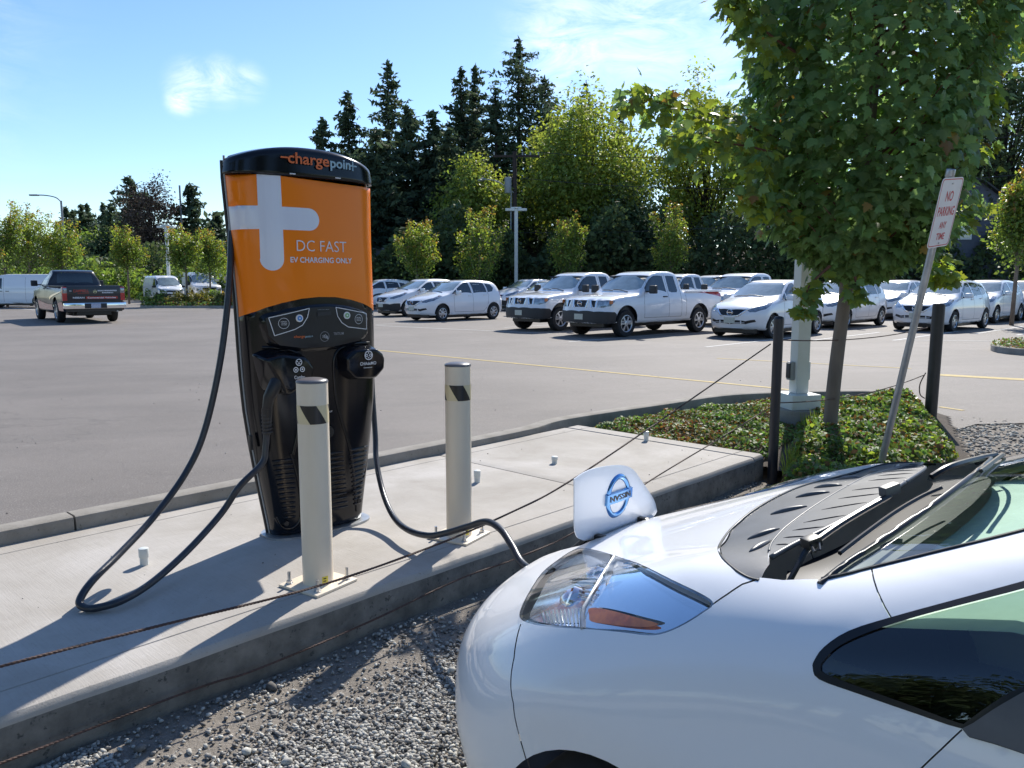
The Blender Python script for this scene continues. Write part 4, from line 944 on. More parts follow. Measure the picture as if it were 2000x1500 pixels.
        return mesh(name, A, Fo, m, parent, smooth)
    def sdline(S, pts, w_, off=.0015):
        """thin strip laid on the flank along (s, z) points, both flanks returned as geometry"""
        mb = MB()
        for sgn in (1, -1):
            V = []; q = []
            for a, b in zip(pts[:-1], pts[1:]):
                k = max(1, int(math.hypot(b[0] - a[0], b[1] - a[1]) / .08)); q += [(a[0] + (b[0] - a[0]) * i / k, a[1] + (b[1] - a[1]) * i / k) for i in range(k)]
            q.append(pts[-1])
            for i, p in enumerate(q):
                d_ = Vector(q[min(i + 1, len(q) - 1)]) - Vector(q[max(i - 1, 0)]); d_.normalize(); n_ = Vector((-d_.y, d_.x)) * w_ / 2
                for t in (-1, 1):
                    h = S.sd(p[0] + n_.x * t, p[1] + n_.y * t)
                    if h is None: h = (p[0], .8, p[1])
                    l = S.loc(h); V.append((l.x, (l.y + off) * sgn, l.z))
            mb.add(V, [(2 * i, 2 * i + 1, 2 * i + 3, 2 * i + 2)[::sgn] for i in range(len(q) - 1)])
        return mb

def wheel_geo(r_, wid, spokes, steel=False, n=28):
    """axis along Y, outside at +Y; returns list of (name, MB, material)"""
    rim = r_ * .64; T = Matrix.Rotation(R(-90), 4, 'X')
    ty = MB().lathe([(rim * .96, -wid / 2 + .01), (rim * 1.03, -wid / 2), (r_ * .93, -wid / 2 + .004), (r_ * .985, -wid / 2 + .03), (r_, 0), (r_ * .985, wid / 2 - .03), (r_ * .93, wid / 2 - .004), (rim * 1.03, wid / 2), (rim * .96, wid / 2 - .01)], n, T)
    ds = MB().lathe([(rim * .97, wid / 2 - .012), (rim * .90, wid / 2 - .03), (rim * .85, wid / 2 - .060), (.001, wid / 2 - .065)], n, T)
    sp = MB(); y1 = wid / 2 - .012
    sp.lathe([(rim * .985, wid / 2 - .004), (rim * .93, wid / 2 - .002), (rim * .86, wid / 2 - .02)], n, T)
    sp.lathe([(rim * .30, y1 - .03), (rim * .28, y1 - .004), (rim * .15, y1 + .002), (.001, y1 + .002)], 16, T)
    for i in range(spokes):
        a = 2 * math.pi * i / spokes; wi, wo = (.22, .26) if steel else (.16, .20)
        q = [Vector((math.cos(a + da) * rr_, y, math.sin(a + da) * rr_)) for rr_, da, y in ((rim * .22, -wi * 2, y1 - .004), (rim * .22, wi * 2, y1 - .004), (rim * .9, wo * .75, y1 - .014), (rim * .9, -wo * .75, y1 - .014))]
        b = [v - Vector((0, .03, 0)) for v in q]
        sp.add(q + b, [(0, 3, 2, 1), (0, 1, 5, 4), (1, 2, 6, 5), (2, 3, 7, 6), (3, 0, 4, 7)])
    return ty, ds, sp
def add_wheel(parent, S, s, r_, wid, spokes, track, mesh_cache, key):
    for sg in (1, -1):
        if key not in mesh_cache:
            ty, ds, sp = wheel_geo(r_, wid, spokes); mesh_cache[key] = [(nm, mb, m) for nm, mb, m in (('tyre', ty, M['tyre']), ('wheel_dish', ds, M['grille']), ('rim', sp, M['rim']))]
            first = {}
            for nm, mb, m in mesh_cache[key]: o = mb.build(nm, m, None, 50); first[nm] = o.data; bpy.data.objects.remove(o)
            mesh_cache[key] = first
        o = bpy.data.objects.new('wheel', mesh_cache[key]['tyre']); link(o, parent)
        o.location = (S.L / 2 - s, sg * track, r_); 
        if sg < 0: o.rotation_euler = (0, 0, math.pi)
        for nm in ('wheel_dish', 'rim'): c = bpy.data.objects.new(nm, mesh_cache[key][nm]); link(c, o)
def arch(S, s, r_, z, n=22, a0=-10, a1=190):
    pts = []
    for i in range(n + 1):
        a = R(a0 + (a1 - a0) * i / n); h = S.sd(s + r_ * math.cos(a), max(S.floor + .012, z + r_ * math.sin(a)))
        if h is not None: pts.append(h)
    return pts
WC = {}
def P_(S, seq):
    """polygon from mixed specs ('s',s,z) flank, ('t',s,y) from above, ('f',y,z) front, ('r',y,z) rear"""
    o = []
    for k, a, b in seq:
        h = {'s': S.sd, 't': S.tp, 'f': S.fr, 'r': S.re}[k](a, b)
        if h is None: raise RuntimeError(('miss', k, a, b))
        o.append(h)
    return o
def emblem(parent, loc, r_, rz_tilt=0., m='chrome'):
    q = Matrix.Translation(loc) @ Matrix.Rotation(R(90) , 4, 'Y') @ Matrix.Rotation(rz_tilt, 4, 'Y')
    mb = MB().tube([q @ Vector((r_ * math.cos(a), r_ * math.sin(a), 0)) for a in np.linspace(0, 2 * math.pi, 17)], r_ * .14, 5, cap=False)
    mb.box(-r_ * .16, r_ * .16, -r_ * 1.1, r_ * 1.1, -r_ * .12, r_ * .16, 0, M4=q); return mb.build('emblem', M[m], parent, 50)
def vehicle(kind, name, label, cat, group=None, paint='paint', paper=True):
    t = thing(name, label, cat, (0, 0, 0), 0, group)
    ft = []; mats = {}
    def F_(nm, seq, m, center=False, sink=.006, smooth_pts=0, part=None):
        pts = P_(S, seq) if isinstance(seq[0][0], str) else seq
        if smooth_pts: pts = [tuple(p) for p in spline(pts, smooth_pts, True)]
        key = f'{nm}#{len(ft)}'; ft.append((key, pts)); mats[key] = (part or nm, m, center, sink)
    if kind in ('hatch', 'suv'):
        suv = kind == 'suv'; H = 1.58 if suv else 1.53; dz = .05 if suv else 0
        S = Shell(4.12 if not suv else 4.25, [(-.5, .60 + dz), (0, .70 + dz), (.12, .80 + dz), (.45, .915 + dz), (.9, 1.02 + dz), (1.08, 1.06 + dz), (1.80, 1.42), (2.1, H - .03), (2.5, H), (3.0, H - .005), (3.5, H - .05), (3.85, H - .12), (4.0, H - .35), (4.3, .9)],
                  [(-.5, .80), (0, .82), (.8, .845), (2.0, .848), (3.3, .845), (4.2, .80)], [(.1, .06), (.3, .03), (.5, .0), (.72, .005), (.9, .035), (1.02, .06), (1.2, .125), (1.4, .225), (1.55, .33)],
                  [(0, .14), (.3, .05), (.5, .0), (.66, .0), (.78, .06), (.9, .2)], [(0, .1), (.35, .0), (.7, .0), (.95, .05), (1.2, .17), (1.45, .38)], rf=(.46, 2.7), rr=(.26, 2.8), kc=.26, crown=.05, k=.09)
        L = S.L; wf, wr = .82, .82 + 2.6; rw = .305 if not suv else .33
        F_('windscreen', [('t', 1.13, 0), ('t', 1.15, .25), ('t', 1.24, .5), ('t', 1.36, .66), ('t', 1.45, .70), ('t', 1.72, .615), ('t', 1.99, .545), ('t', 1.93, .3), ('t', 1.88, 0)], 'ltglass', True)
        zb = lambda s: .985 + .035 * (s - 1.2) + dz
        F_('quarter_light', [('s', 1.30, zb(1.3) + .01), ('s', 1.55, zb(1.55) + .01), ('s', 1.55, 1.17)], 'dkglass')
        F_('front_door_glass', [('s', 1.60, zb(1.6)), ('s', 2.30, zb(2.3)), ('s', 2.24, 1.435), ('s', 2.02, 1.415), ('s', 1.8, 1.31), ('s', 1.60, 1.195)], 'dkglass')
        F_('rear_door_glass', [('s', 2.40, zb(2.4)), ('s', 3.10, zb(3.1)), ('s', 3.02, 1.40), ('s', 2.7, 1.435), ('s', 2.34, 1.44)], 'dkglass')
        F_('rear_quarter_glass', [('s', 3.16, zb(3.16)), ('s', 3.42, zb(3.5) + .02), ('s', 3.50, 1.22), ('s', 3.38, 1.35), ('s', 3.09, 1.395)], 'dkglass')
        F_('headlight', [('f', .43, .735 + dz), ('f', .52, .79 + dz), ('s', .50, .865 + dz), ('s', .82, .955 + dz), ('s', .86, .935 + dz), ('s', .66, .85 + dz), ('s', .45, .765 + dz), ('f', .62, .69 + dz), ('f', .50, .69 + dz)], 'lamp')
        if not suv:
            F_('grille', [('f', 0, .745), ('f', .33, .755), ('f', .42, .765), ('f', .24, .60), ('f', .0, .59)], 'grille', True, .015)
            F_('lower_grille', [('f', 0, .46), ('f', .42, .46), ('f', .62, .50), ('f', .64, .44), ('f', .42, .38), ('f', 0, .37)], 'grille', True, .02)
        else:
            F_('grille', [('f', 0, .80), ('f', .25, .80), ('f', .36, .80), ('f', .25, .62), ('f', .0, .60)], 'grille', True, .015)
            F_('lower_bumper', [('f', 0, .50), ('f', .5, .52), ('f', .70, .56), ('s', .42, .56), ('s', .47, .3), ('s', .36, .235), ('f', .6, .235), ('f', 0, .235)], 'bumperk', True, .0)
            F_('sill_cladding', [('s', 1.26, .44), ('s', 3.0, .44), ('s', 3.0, .24), ('s', 1.26, .24)], 'bumperk', False, .0)
        F_('tail_light', [('s', L - .34, 1.10), ('s', L - .27, 1.12), ('r', .68, .98), ('r', .60, .84), ('r', .70, .80), ('s', L - .30, .90)], 'red')
        F_('wheel_arch', arch(S, wf, rw + .045, rw + .02), 'blackrub', False, .10); F_('wheel_arch', arch(S, wr, rw + .045, rw + .02), 'blackrub', False, .10)
        F_('rear_glass', [('r', 0, 1.12), ('r', .52, 1.12), ('r', .46, 1.38), ('r', 0, 1.40)], 'dkglass', True)
        seams = [[(1.42, .34), (1.38, .60), (1.40, .97 + dz)], [(2.35, .33), (2.35, 1.03 + dz)], [(3.12, .62), (3.17, .9), (3.13, 1.06 + dz)], [(1.42, .335), (2.9, .335), (3.05, .48), (3.12, .62)], [(.98, 1.0 + dz), (.90, .96 + dz)]]
        handles = [(2.20, .93), (2.98, .95)]; mir = (1.52, .80, 1.03 + dz); tr = .745; wid = .195; spokes = 7; plate_z = .475; emz = .675; hood_w = (1.06, .60)
    elif kind in ('frontier', 'titan'):
        big = kind == 'titan'; L = 5.8 if big else 5.25; H = 1.90 if big else 1.76; z0 = .14 if big else 0; cabr = 3.05 if big else 3.42; bed = 1.30 if big else 1.20
        S = Shell(L, [(-.5, .9), (0, .96 + z0), (.15, 1.04 + z0), (.6, 1.10 + z0), (1.25, 1.15 + z0), (1.38, 1.17 + z0), (2.02, H - .11), (2.2, H - .04), (2.5, H), (cabr - .35, H), (cabr - .10, H - .05), (cabr - .02, H - .18), (cabr + .03, bed + .02), (cabr + .05, bed), (L + .5, bed)],
                  [(-.5, .89 + z0 * .6), (0, .90 + z0 * .6), (1, .92 + z0 * .6), (L, .91 + z0 * .6)], [(.2, .10), (.45, .03), (.6, .0), (.85, .0), (1.05 + z0, .035), (1.12 + z0, .06), (1.4 + z0, .16), (1.75, .29)],
                  [(.2, .12), (.4, .0), (.72, .0), (.74, .03), (.95, .05), (1.05, .10)], [(0, 0), (2, 0)], rf=(.30, 3.0), rr=(.04, 6.), kc=.16, crown=.03, k=.06, floor=.36, C=(L * .44, 0, .62), sig=.03, mid=2.6)
        wf, wr = (.95, 4.5) if big else (.90, 4.10); rw = .40 if big else .365
        F_('windscreen', [('t', 1.47, 0), ('t', 1.50, .4), ('t', 1.58, .65), ('t', 1.66, .735 + z0 * .5), ('t', 2.08, .635 + z0 * .5), ('t', 2.06, .4), ('t', 2.03, 0)], 'ltglass', True)
        zb = 1.18 + z0; zt = H - .13
        F_('front_door_glass', [('s', 1.72, zb), ('s', 2.62, zb), ('s', 2.60, zt), ('s', 2.22, zt), ('s', 2.0, zt - .10), ('s', 1.72, zb + .12)], 'dkglass')
        if not big: F_('rear_door_glass', [('s', 2.74, zb + .02), ('s', 2.85, zb - .01), ('s', 3.08, zb - .01), ('s', 3.13, zb + .05), ('s', 3.10, zt - .01), ('s', 2.74, zt)], 'dkglass', smooth_pts=0)
        F_('cab_rear_glass', [('r', 0, bed + .10), ('r', .62, bed + .10), ('r', .58, zt), ('r', 0, zt)], 'dkglass', True)
        F_('headlight', [('f', .56, .98 + z0), ('f', .70, .985 + z0), ('s', .42, .985 + z0), ('s', .44, .95 + z0), ('s', .30, .84 + z0), ('f', .72, .80 + z0), ('f', .56, .80 + z0)], 'lamp')
        F_('grille', [('f', 0, .985 + z0), ('f', .235, .985 + z0), ('f', .20, .80 + z0), ('f', 0, .80 + z0)], 'grille', True, .02)
        F_('grille_side', [('f', .36, .98 + z0), ('f', .50, .98 + z0), ('f', .50, .81 + z0), ('f', .44, .81 + z0)], 'grille', False, .02)
        F_('front_bumper', [('f', 0, .69), ('f', .5, .69), ('f', .78, .69), ('s', .42, .68), ('s', .50, .62), ('s', .50, .40), ('s', .36, .375), ('f', .6, .375), ('f', 0, .375)], 'chrome' if big else 'bumperk', True, -.012)
        F_('wheel_arch', arch(S, wf, rw + .075, rw + .05, a0=0, a1=180), 'blackrub', False, .16); F_('wheel_arch', arch(S, wr, rw + .075, rw + .05, a0=0, a1=180), 'blackrub', False, .16)
        F_('load_bed', [('t', cabr + .10, 0), ('t', cabr + .10, .70), ('t', L - .10, .70), ('t', L - .10, 0)], 'bumperk', True, .0)
        F_('tail_light', [('s', L - .12, 1.18 + z0 * .6), ('r', .80 + z0 * .5, 1.18 + z0 * .6), ('r', .80 + z0 * .5, .90), ('s', L - .12, .90)], 'red')
        seams = [[(1.62, .50), (1.60, .9), (1.66, zb - .03), (2.0, zt + .0)], [(2.68, .50), (2.68, zt + .03)], [(1.62, .50), (2.68, .50)], [(3.24 if not big else 2.9, .50), (3.24 if not big else 2.95, zt - .02)]]
        if not big: seams.append([(2.68, .50), (3.24, .50)])
        seams.append([(cabr + .04, .5), (cabr + .04, bed - .03)])
        handles = [(2.52, 1.06 + z0)]; mir = (1.78, .93 + z0 * .6, 1.24 + z0); tr = .78 + z0 * .6; wid = .25; spokes = 6; plate_z = .55; emz = .895; hood_w = (1.38, .7)
    else:
        big = kind == 'bigvan'; L = 6.1 if big else 4.75; H = 2.14 if big else 1.86; W = 1.01 if big else .87
        if big: pr = [(-.5, .95), (0, 1.06), (.2, 1.16), (.9, 1.27), (1.05, 1.30), (1.75, 1.92), (2.0, 2.06), (2.4, H), (5.9, H), (6.5, H - .03)]
        else: pr = [(-.5, .80), (0, .88), (.15, .96), (.5, 1.05), (.62, 1.08), (1.35, 1.70), (1.6, 1.80), (2.0, H), (4.4, H), (4.9, H - .05)]
        b0 = 1.05 if big else .62
        S = Shell(L, pr, [(-.5, W - .03), (0, W - .02), (1.2, W), (L, W - .01)], [(.1, .05), (.35, .02), (.5, 0), (.9, .0), (1.2, .02), (H - .2, .12), (H, .18)],
                  [(0, .12), (.35, .02), (.5, .0), (.75, .02), (1.0, .08)], [(0, .0), (1.0, .0), (H, .10)], rf=(.34, 2.8), rr=(.05, 6.), kc=.2, crown=.04, k=.09, floor=.24, C=(L * .42, 0, .6), mid=L * .5)
        wf = .95 if big else .82; wr = wf + (3.7 if big else 2.93); rw = .38 if big else .32
        yb = W - .20
        F_('windscreen', [('t', b0 + .10, 0), ('t', b0 + .12, .4), ('t', b0 + .22, yb), ('t', b0 + .32, yb + .05), ('t', b0 + .74, yb - .03), ('t', b0 + .78, .4), ('t', b0 + .74, 0)], 'ltglass', True)
        zb = 1.22 if big else 1.04; zt = H - (.30 if big else .24)
        F_('front_door_glass', [('s', b0 + .34, zb), ('s', b0 + 1.22, zb), ('s', b0 + 1.22, zt), ('s', b0 + .80, zt), ('s', b0 + .36, zb + .26)], 'dkglass')
        F_('headlight', [('f', W * .60, .84), ('f', W * .80, .92), ('s', .62, 1.0 if big else .97), ('s', .55, .86), ('f', W * .86, .74), ('f', W * .60, .74)], 'lamp')
        F_('grille', [('f', 0, .96 if big else .80), ('f', W * .5, .96 if big else .80), ('f', W * .46, .74 if big else .70), ('f', 0, .72 if big else .69)], 'grille', True, .015)
        F_('lower_bumper', [('f', 0, .56), ('f', W * .7, .56), ('s', .46, .56), ('s', .46, .27), ('f', W * .6, .26), ('f', 0, .26)], 'bumperk', True, .0)
        F_('wheel_arch', arch(S, wf, rw + .05, rw + .02), 'blackrub', False, .12); F_('wheel_arch', arch(S, wr, rw + .05, rw + .02), 'blackrub', False, .12)
        F_('tail_light', [('s', L - .09, 1.30), ('r', W - .1, 1.30), ('r', W - .1, .85), ('s', L - .09, .85)], 'red')
        seams = [[(b0 + .28, .34), (b0 + .26, zb - .1), (b0 + .75, zt + .05)], [(b0 + 1.30, .34), (b0 + 1.30, zt + .05)], [(b0 + 2.45, .34), (b0 + 2.45, zt + .05)], [(b0 + 1.35, zb + .0), (L - .15, zb + .0)]]
        handles = [(b0 + 1.15, zb - .12), (b0 + 1.5, zb - .12)]; mir = (b0 + .42, W - .02, zb + .02); tr = W - .12; wid = .21; spokes = 6; plate_z = .42; emz = .80; hood_w = (b0, W - .25)
    res = S.build(ft, dr=2.6)
    body = S.obj('body', res['body'], M[paint], t, center=True, smooth=60)
    for key, (nm, m, center, sink) in mats.items():
        if key not in res: continue
        if center: S.obj(nm, res[key], M[m], t, True, sink=sink)
        else:
            for sg in (1, -1): S.obj(nm, res[key], M[m], t, False, sg, sink=sink)
    for sp_, key in ((wf, 'f'), (wr, 'r')): add_wheel(t, S, sp_, rw, wid, spokes, tr, WC, (kind, 'w'))
    sm = MB()
    for l_ in seams:
        q = S.sdline(l_, .009); sm.add(q.V, q.F)
    sm.build('panel_seam', M['bumperk'], t, 180)
    for (s_, z_) in handles:
        for sg in (1, -1):
            h = S.loc(S.sd(s_, z_)); MB().box(h.x - .09, h.x + .09, h.y * sg - .02, h.y * sg + .028, h.z - .016, h.z + .016, .008).build('door_handle', M['paint' if kind in ('hatch', 'suv') else 'bumperk'], t, 50)
    for sg in (1, -1):
        x = L / 2 - mir[0]; y0 = mir[1]; big_ = .035 if kind in ('frontier', 'titan', 'bigvan') else 0
        mb = MB().box(x - .045, x + .07, y0 + .03, y0 + .25, mir[2] - .055 - big_, mir[2] + .095 + big_, .03)
        if sg < 0: mb.V = [Vector((v.x, -v.y, v.z)) for v in mb.V]; mb.F = [f[::-1] for f in mb.F]
        mo = mb.build('door_mirror', M['paint' if kind in ('hatch', 'suv') else 'bumperk'], t, 60)
        mb = MB().box(x - .03, x + .04, y0 - .10, y0 + .08, mir[2] - .055, mir[2] - .015, .012)
        if sg < 0: mb.V = [Vector((v.x, -v.y, v.z)) for v in mb.V]; mb.F = [f[::-1] for f in mb.F]
        mb.build('mirror_stalk', M['blackrub'], mo, 60)
    # under-structure: dark floor and axles so that light does not show through
    MB().box(-L / 2 + .35, L / 2 - .30, -.62, .62, S.floor - .10, S.floor + .04, .02).box(L / 2 - wf - .05, L / 2 - wf + .05, -tr, tr, rw - .05, rw + .05).box(L / 2 - wr - .05, L / 2 - wr + .05, -tr, tr, rw - .05, rw + .05).build('underbody', M['blackrub'], t)
    fx = L / 2 - S.fr(0, plate_z)[0]
    pm = MB().box(fx - .01, fx + .016, -.155, .155, plate_z - .075, plate_z + .075, .004).build('licence_plate', M['plate'], t)
    pm['label'] = 'pale dealer plate on the front bumper'
    if kind in ('hatch', 'suv'):
        fz = L / 2 - S.fr(0, emz)[0]; emblem(t, (fz + .012, 0, emz), .075)
        for sg in (1, -1):
            vv = MB(); pts = [S.loc(S.fr(y, z)) for y, z in (((.44, .775), (.36, .69), (.25, .60), (.12, .575)) if kind == 'hatch' else ((.38, .80), (.32, .71), (.26, .625), (.20, .60)))]
            vv.tube([(p.x + .012, p.y * sg, p.z) for p in pts], [.020, .026, .024, .008], 6)
            vv.build('grille_trim', M['chrome'], t, 60)
        if kind == 'hatch':
            vv = MB()
            for y in (-.3, 0, .3): p = S.loc(S.fr(abs(y), .42)); vv.box(p.x - .03, p.x + .004, y - .012, y + .012, .37, .47)
            vv.box(fx - .03, fx + .004, -.42, .42, .415, .425); vv.build('grille_bar', M[paint], t)
        # amber inner corner of each headlamp
        for sg in (1, -1):
            p = S.loc(S.sd(.78, .94 + (.05 if kind == 'suv' else 0))); MB().box(p.x - .05, p.x + .05, p.y - .01, p.y + .006, p.z - .018, p.z + .012, .005, M4=None if sg > 0 else Matrix.Scale(-1, 4, (0, 1, 0))).build('side_reflector', M['amber'], t)
        MB().box(-.75, .75, -.5, .5, .3, 1.0).build('cabin_lining', M['interior'], t) if False else None
    if kind == 'frontier' or kind == 'titan':
        fz = L / 2 - S.fr(0, emz + z0)[0]; emblem(t, (fz + .018, 0, emz + z0), .075)
        vv = MB()
        for sg in (1, -1):
            a, b = S.loc(S.fr(.26, .99 + z0)), S.loc(S.fr(.22, .79 + z0)); vv.tube([(a.x + .01, a.y * sg, a.z), (b.x + .012, b.y * sg, b.z)], .020, 6)
            a, b = S.loc(S.fr(.345, .99 + z0)), S.loc(S.fr(.40, .79 + z0)); vv.tube([(a.x + .01, a.y * sg, a.z), (b.x + .012, b.y * sg, b.z)], .020, 6)
            a, b = S.loc(S.fr(.52, .99 + z0)), S.loc(S.fr(.52, .80 + z0)); vv.tube([(a.x + .008, a.y * sg, a.z), (b.x + .008, b.y * sg, b.z)], .014, 6)
        vv.build('grille_trim', M['chrome'], t, 60)
        for sg in (1, -1):
            p = S.loc(S.sd(.35, .95 + z0)); MB().box(p.x - .02, p.x + .09, p.y - .03, p.y + .004, p.z - .06, p.z + .03, .006, M4=None if sg > 0 else Matrix.Scale(-1, 4, (0, 1, 0))).build('side_marker', M['amber'], t)
            p = S.loc(S.sd(.44, .56)); 
        # bed walls: raised rails and a sunken floor
        bx0, bx1 = -L / 2 + .09, L / 2 - cabr - .10
        rl = MB()
        for sg in (1, -1): rl.box(bx0, bx1 + .02, sg * (S.W - .10) - .045, sg * (S.W - .10) + .045, bed - .03, bed + .025, .015)
        rl.box(bx0 - .05, bx0 + .01, -(S.W - .06), S.W - .06, bed - .03, bed + .025, .012); rl.build('bed_rail', M['bumperk' if big else paint], t, 50)
    wp = MB(); b = S.loc(S.tp(hood_w[0] + .10, .25)); c = S.loc(S.tp(hood_w[0] + .11, -.0))
    wp.tube([S.loc(S.tp(hood_w[0] + .06, .45)) + Vector((0, 0, .012)), S.loc(S.tp(hood_w[0] + .09, .1)) + Vector((0, 0, .016)), S.loc(S.tp(hood_w[0] + .10, 0)) * 1 + Vector((0, -.12, .016))], .010, 5)
    wp.tube([S.loc(S.tp(hood_w[0] + .06, 0)) + Vector((0, -.10, .012)), S.loc(S.tp(hood_w[0] + .09, .3)).reflect(Vector((0, 1, 0))) + Vector((0, 0, .016)), S.loc(S.tp(hood_w[0] + .13, .55)).reflect(Vector((0, 1, 0))) + Vector((0, 0, .016))], .010, 5)
    wp.build('wiper', M['blackrub'], t)
    if paper and kind in ('hatch', 'suv'):      # window price sheet behind the rear door glass
        for sg in (1, -1):
            q = [S.sd(*a) for a in ((2.5, 1.10), (2.82, 1.11), (2.80, 1.36), (2.48, 1.36))]
            V = [S.loc(p) for p in q]; V = [Vector((v.x, (v.y - .004) * sg, v.z)) for v in V]; mesh('price_sheet', V, [(0, 1, 2, 3)[::-sg]], M['paper'], t)
    return t, S, wf
# hidden prototypes become the first placed vehicle of their kind
PROTO = {}
def place(kind, px, Y, head, label, cat, name, group, mir_side=1, **kw):
    """front wheel on the side we see stands at (px, Y); head = heading in degrees"""
    d = skydir(px, 620); dep = Y * math.cos(PITCH) + CAM_H * math.sin(PITCH); X = (px - 1000) / FPX * dep
    key = (kind, name)
    if key not in PROTO:
        t, S, wf = vehicle(kind, name, label, cat, group, **kw); PROTO[key] = (t, S, wf)
    else:
        t0, S, wf = PROTO[key]; t = dup(t0, label, group=group)
    f = Vector((math.cos(R(head)), math.sin(R(head)), 0)); l = Vector((-f.y, f.x, 0))
    c = Vector((X, Y, 0)) - f * (S.L / 2 - wf) - l * (.80 * mir_side)
    t.location = c; t.rotation_euler = (0, 0, R(head)); return t
GC = 'white cars for sale parked in rows across the lot'
GT = 'white pickup trucks parked in the row'
place('hatch', 1508, 20.9, 225, 'white hatchback parked behind the white lamp pole, right of the front pickup', 'car', 'parked_car', GC)
place('hatch', 864, 29.6, 225, 'white hatchback left of the pickups, its whole side and both wheels in view', 'car', 'parked_car', GC)
place('hatch', 1652, 25.2, 223, 'white hatchback seen behind the young maple trunk', 'car', 'parked_car', GC)
place('hatch', 1861, 23.6, 222, 'white hatchback behind the leaning no parking sign post and the thick black post', 'car', 'parked_car', GC)
place('hatch', 1944, 28.2, 222, 'white hatchback at the right end of the row, last before the frame edge', 'car', 'parked_car', GC)
place('hatch', 1762, 31.0, 223, 'second-row white hatchback between the maple trunk and the leaning sign post', 'car', 'parked_car', GC)
place('hatch', 1062, 34.0, 225, 'white hatchback mostly hidden behind the left pickup', 'car', 'parked_car', GC)
place('hatch', 1655, 46.0, 223, 'far white hatchback roof glimpsed under the maple crown', 'car', 'parked_car', GC)
place('hatch', 850, 46.0, 225, 'far hatchback glimpsed over the roofs just left of the side-on white hatchback', 'car', 'parked_car', GC)
place('suv', 797, 33.6, 225, 'white compact crossover with black lower bumper beside the charger edge', 'car', 'parked_crossover', GC)
place('suv', 700, 42.0, 205, 'white crossover with a window sheet, half hidden by the charger', 'car', 'parked_crossover', GC)
place('suv', 1015, 40.0, 225, 'white crossover in the second row, between the hatchback tail and the left pickup', 'car', 'parked_crossover', GC)
place('frontier', 1218, 21.3, 221, 'white extended cab pickup with black bumper, the front one seen in full', 'pickup truck', 'pickup_truck', GT)
place('frontier', 1091, 24.0, 221, 'white pickup with black bumper, left of and half behind the full one', 'pickup truck', 'pickup_truck', GT)
place('frontier', 1300, 30.5, 221, 'white pickup cab showing over the load bed of the front pickup', 'pickup truck', 'pickup_truck', GT)
place('frontier', 1434, 27.0, 221, 'white pickup behind the lamp-pole hatchback, its roof and windscreen in view', 'pickup truck', 'pickup_truck', GT)
place('frontier', 1380, 38.0, 221, 'farther white pickup cab between two nearer pickup roofs', 'pickup truck', 'pickup_truck', GT)
place('frontier', 1195, 36.0, 221, 'far white pickup roof between the two front pickups', 'pickup truck', 'pickup_truck', GT)
GV = 'white cargo vans on the left of the lot'
place('smallvan', 309, 56.0, 308, 'small white cargo van with a stubby bonnet, left of the planted island', 'van', 'cargo_van', GV, mir_side=-1)
place('bigvan', 382, 60.0, 308, 'large white van with a long bonnet and black grille behind the island tree', 'van', 'large_cargo_van', GV, mir_side=-1)
place('bigvan', 462, 62.0, 322, 'large white van partly hidden behind the charger and its cable', 'van', 'large_cargo_van', GV, mir_side=-1)
place('smallvan', -30, 44.0, 184, 'white delivery van seen side-on at the left frame edge', 'van', 'cargo_van', GV)
place('smallvan', 30, 53.0, 184, 'white van roof behind the side-on delivery van', 'van', 'cargo_van', GV)
# dark car at the right edge
place('hatch', 2040, 30.5, 225, 'dark car cut off by the right edge of the frame', 'car', 'dark_parked_car', None, paint='navy', paper=False)
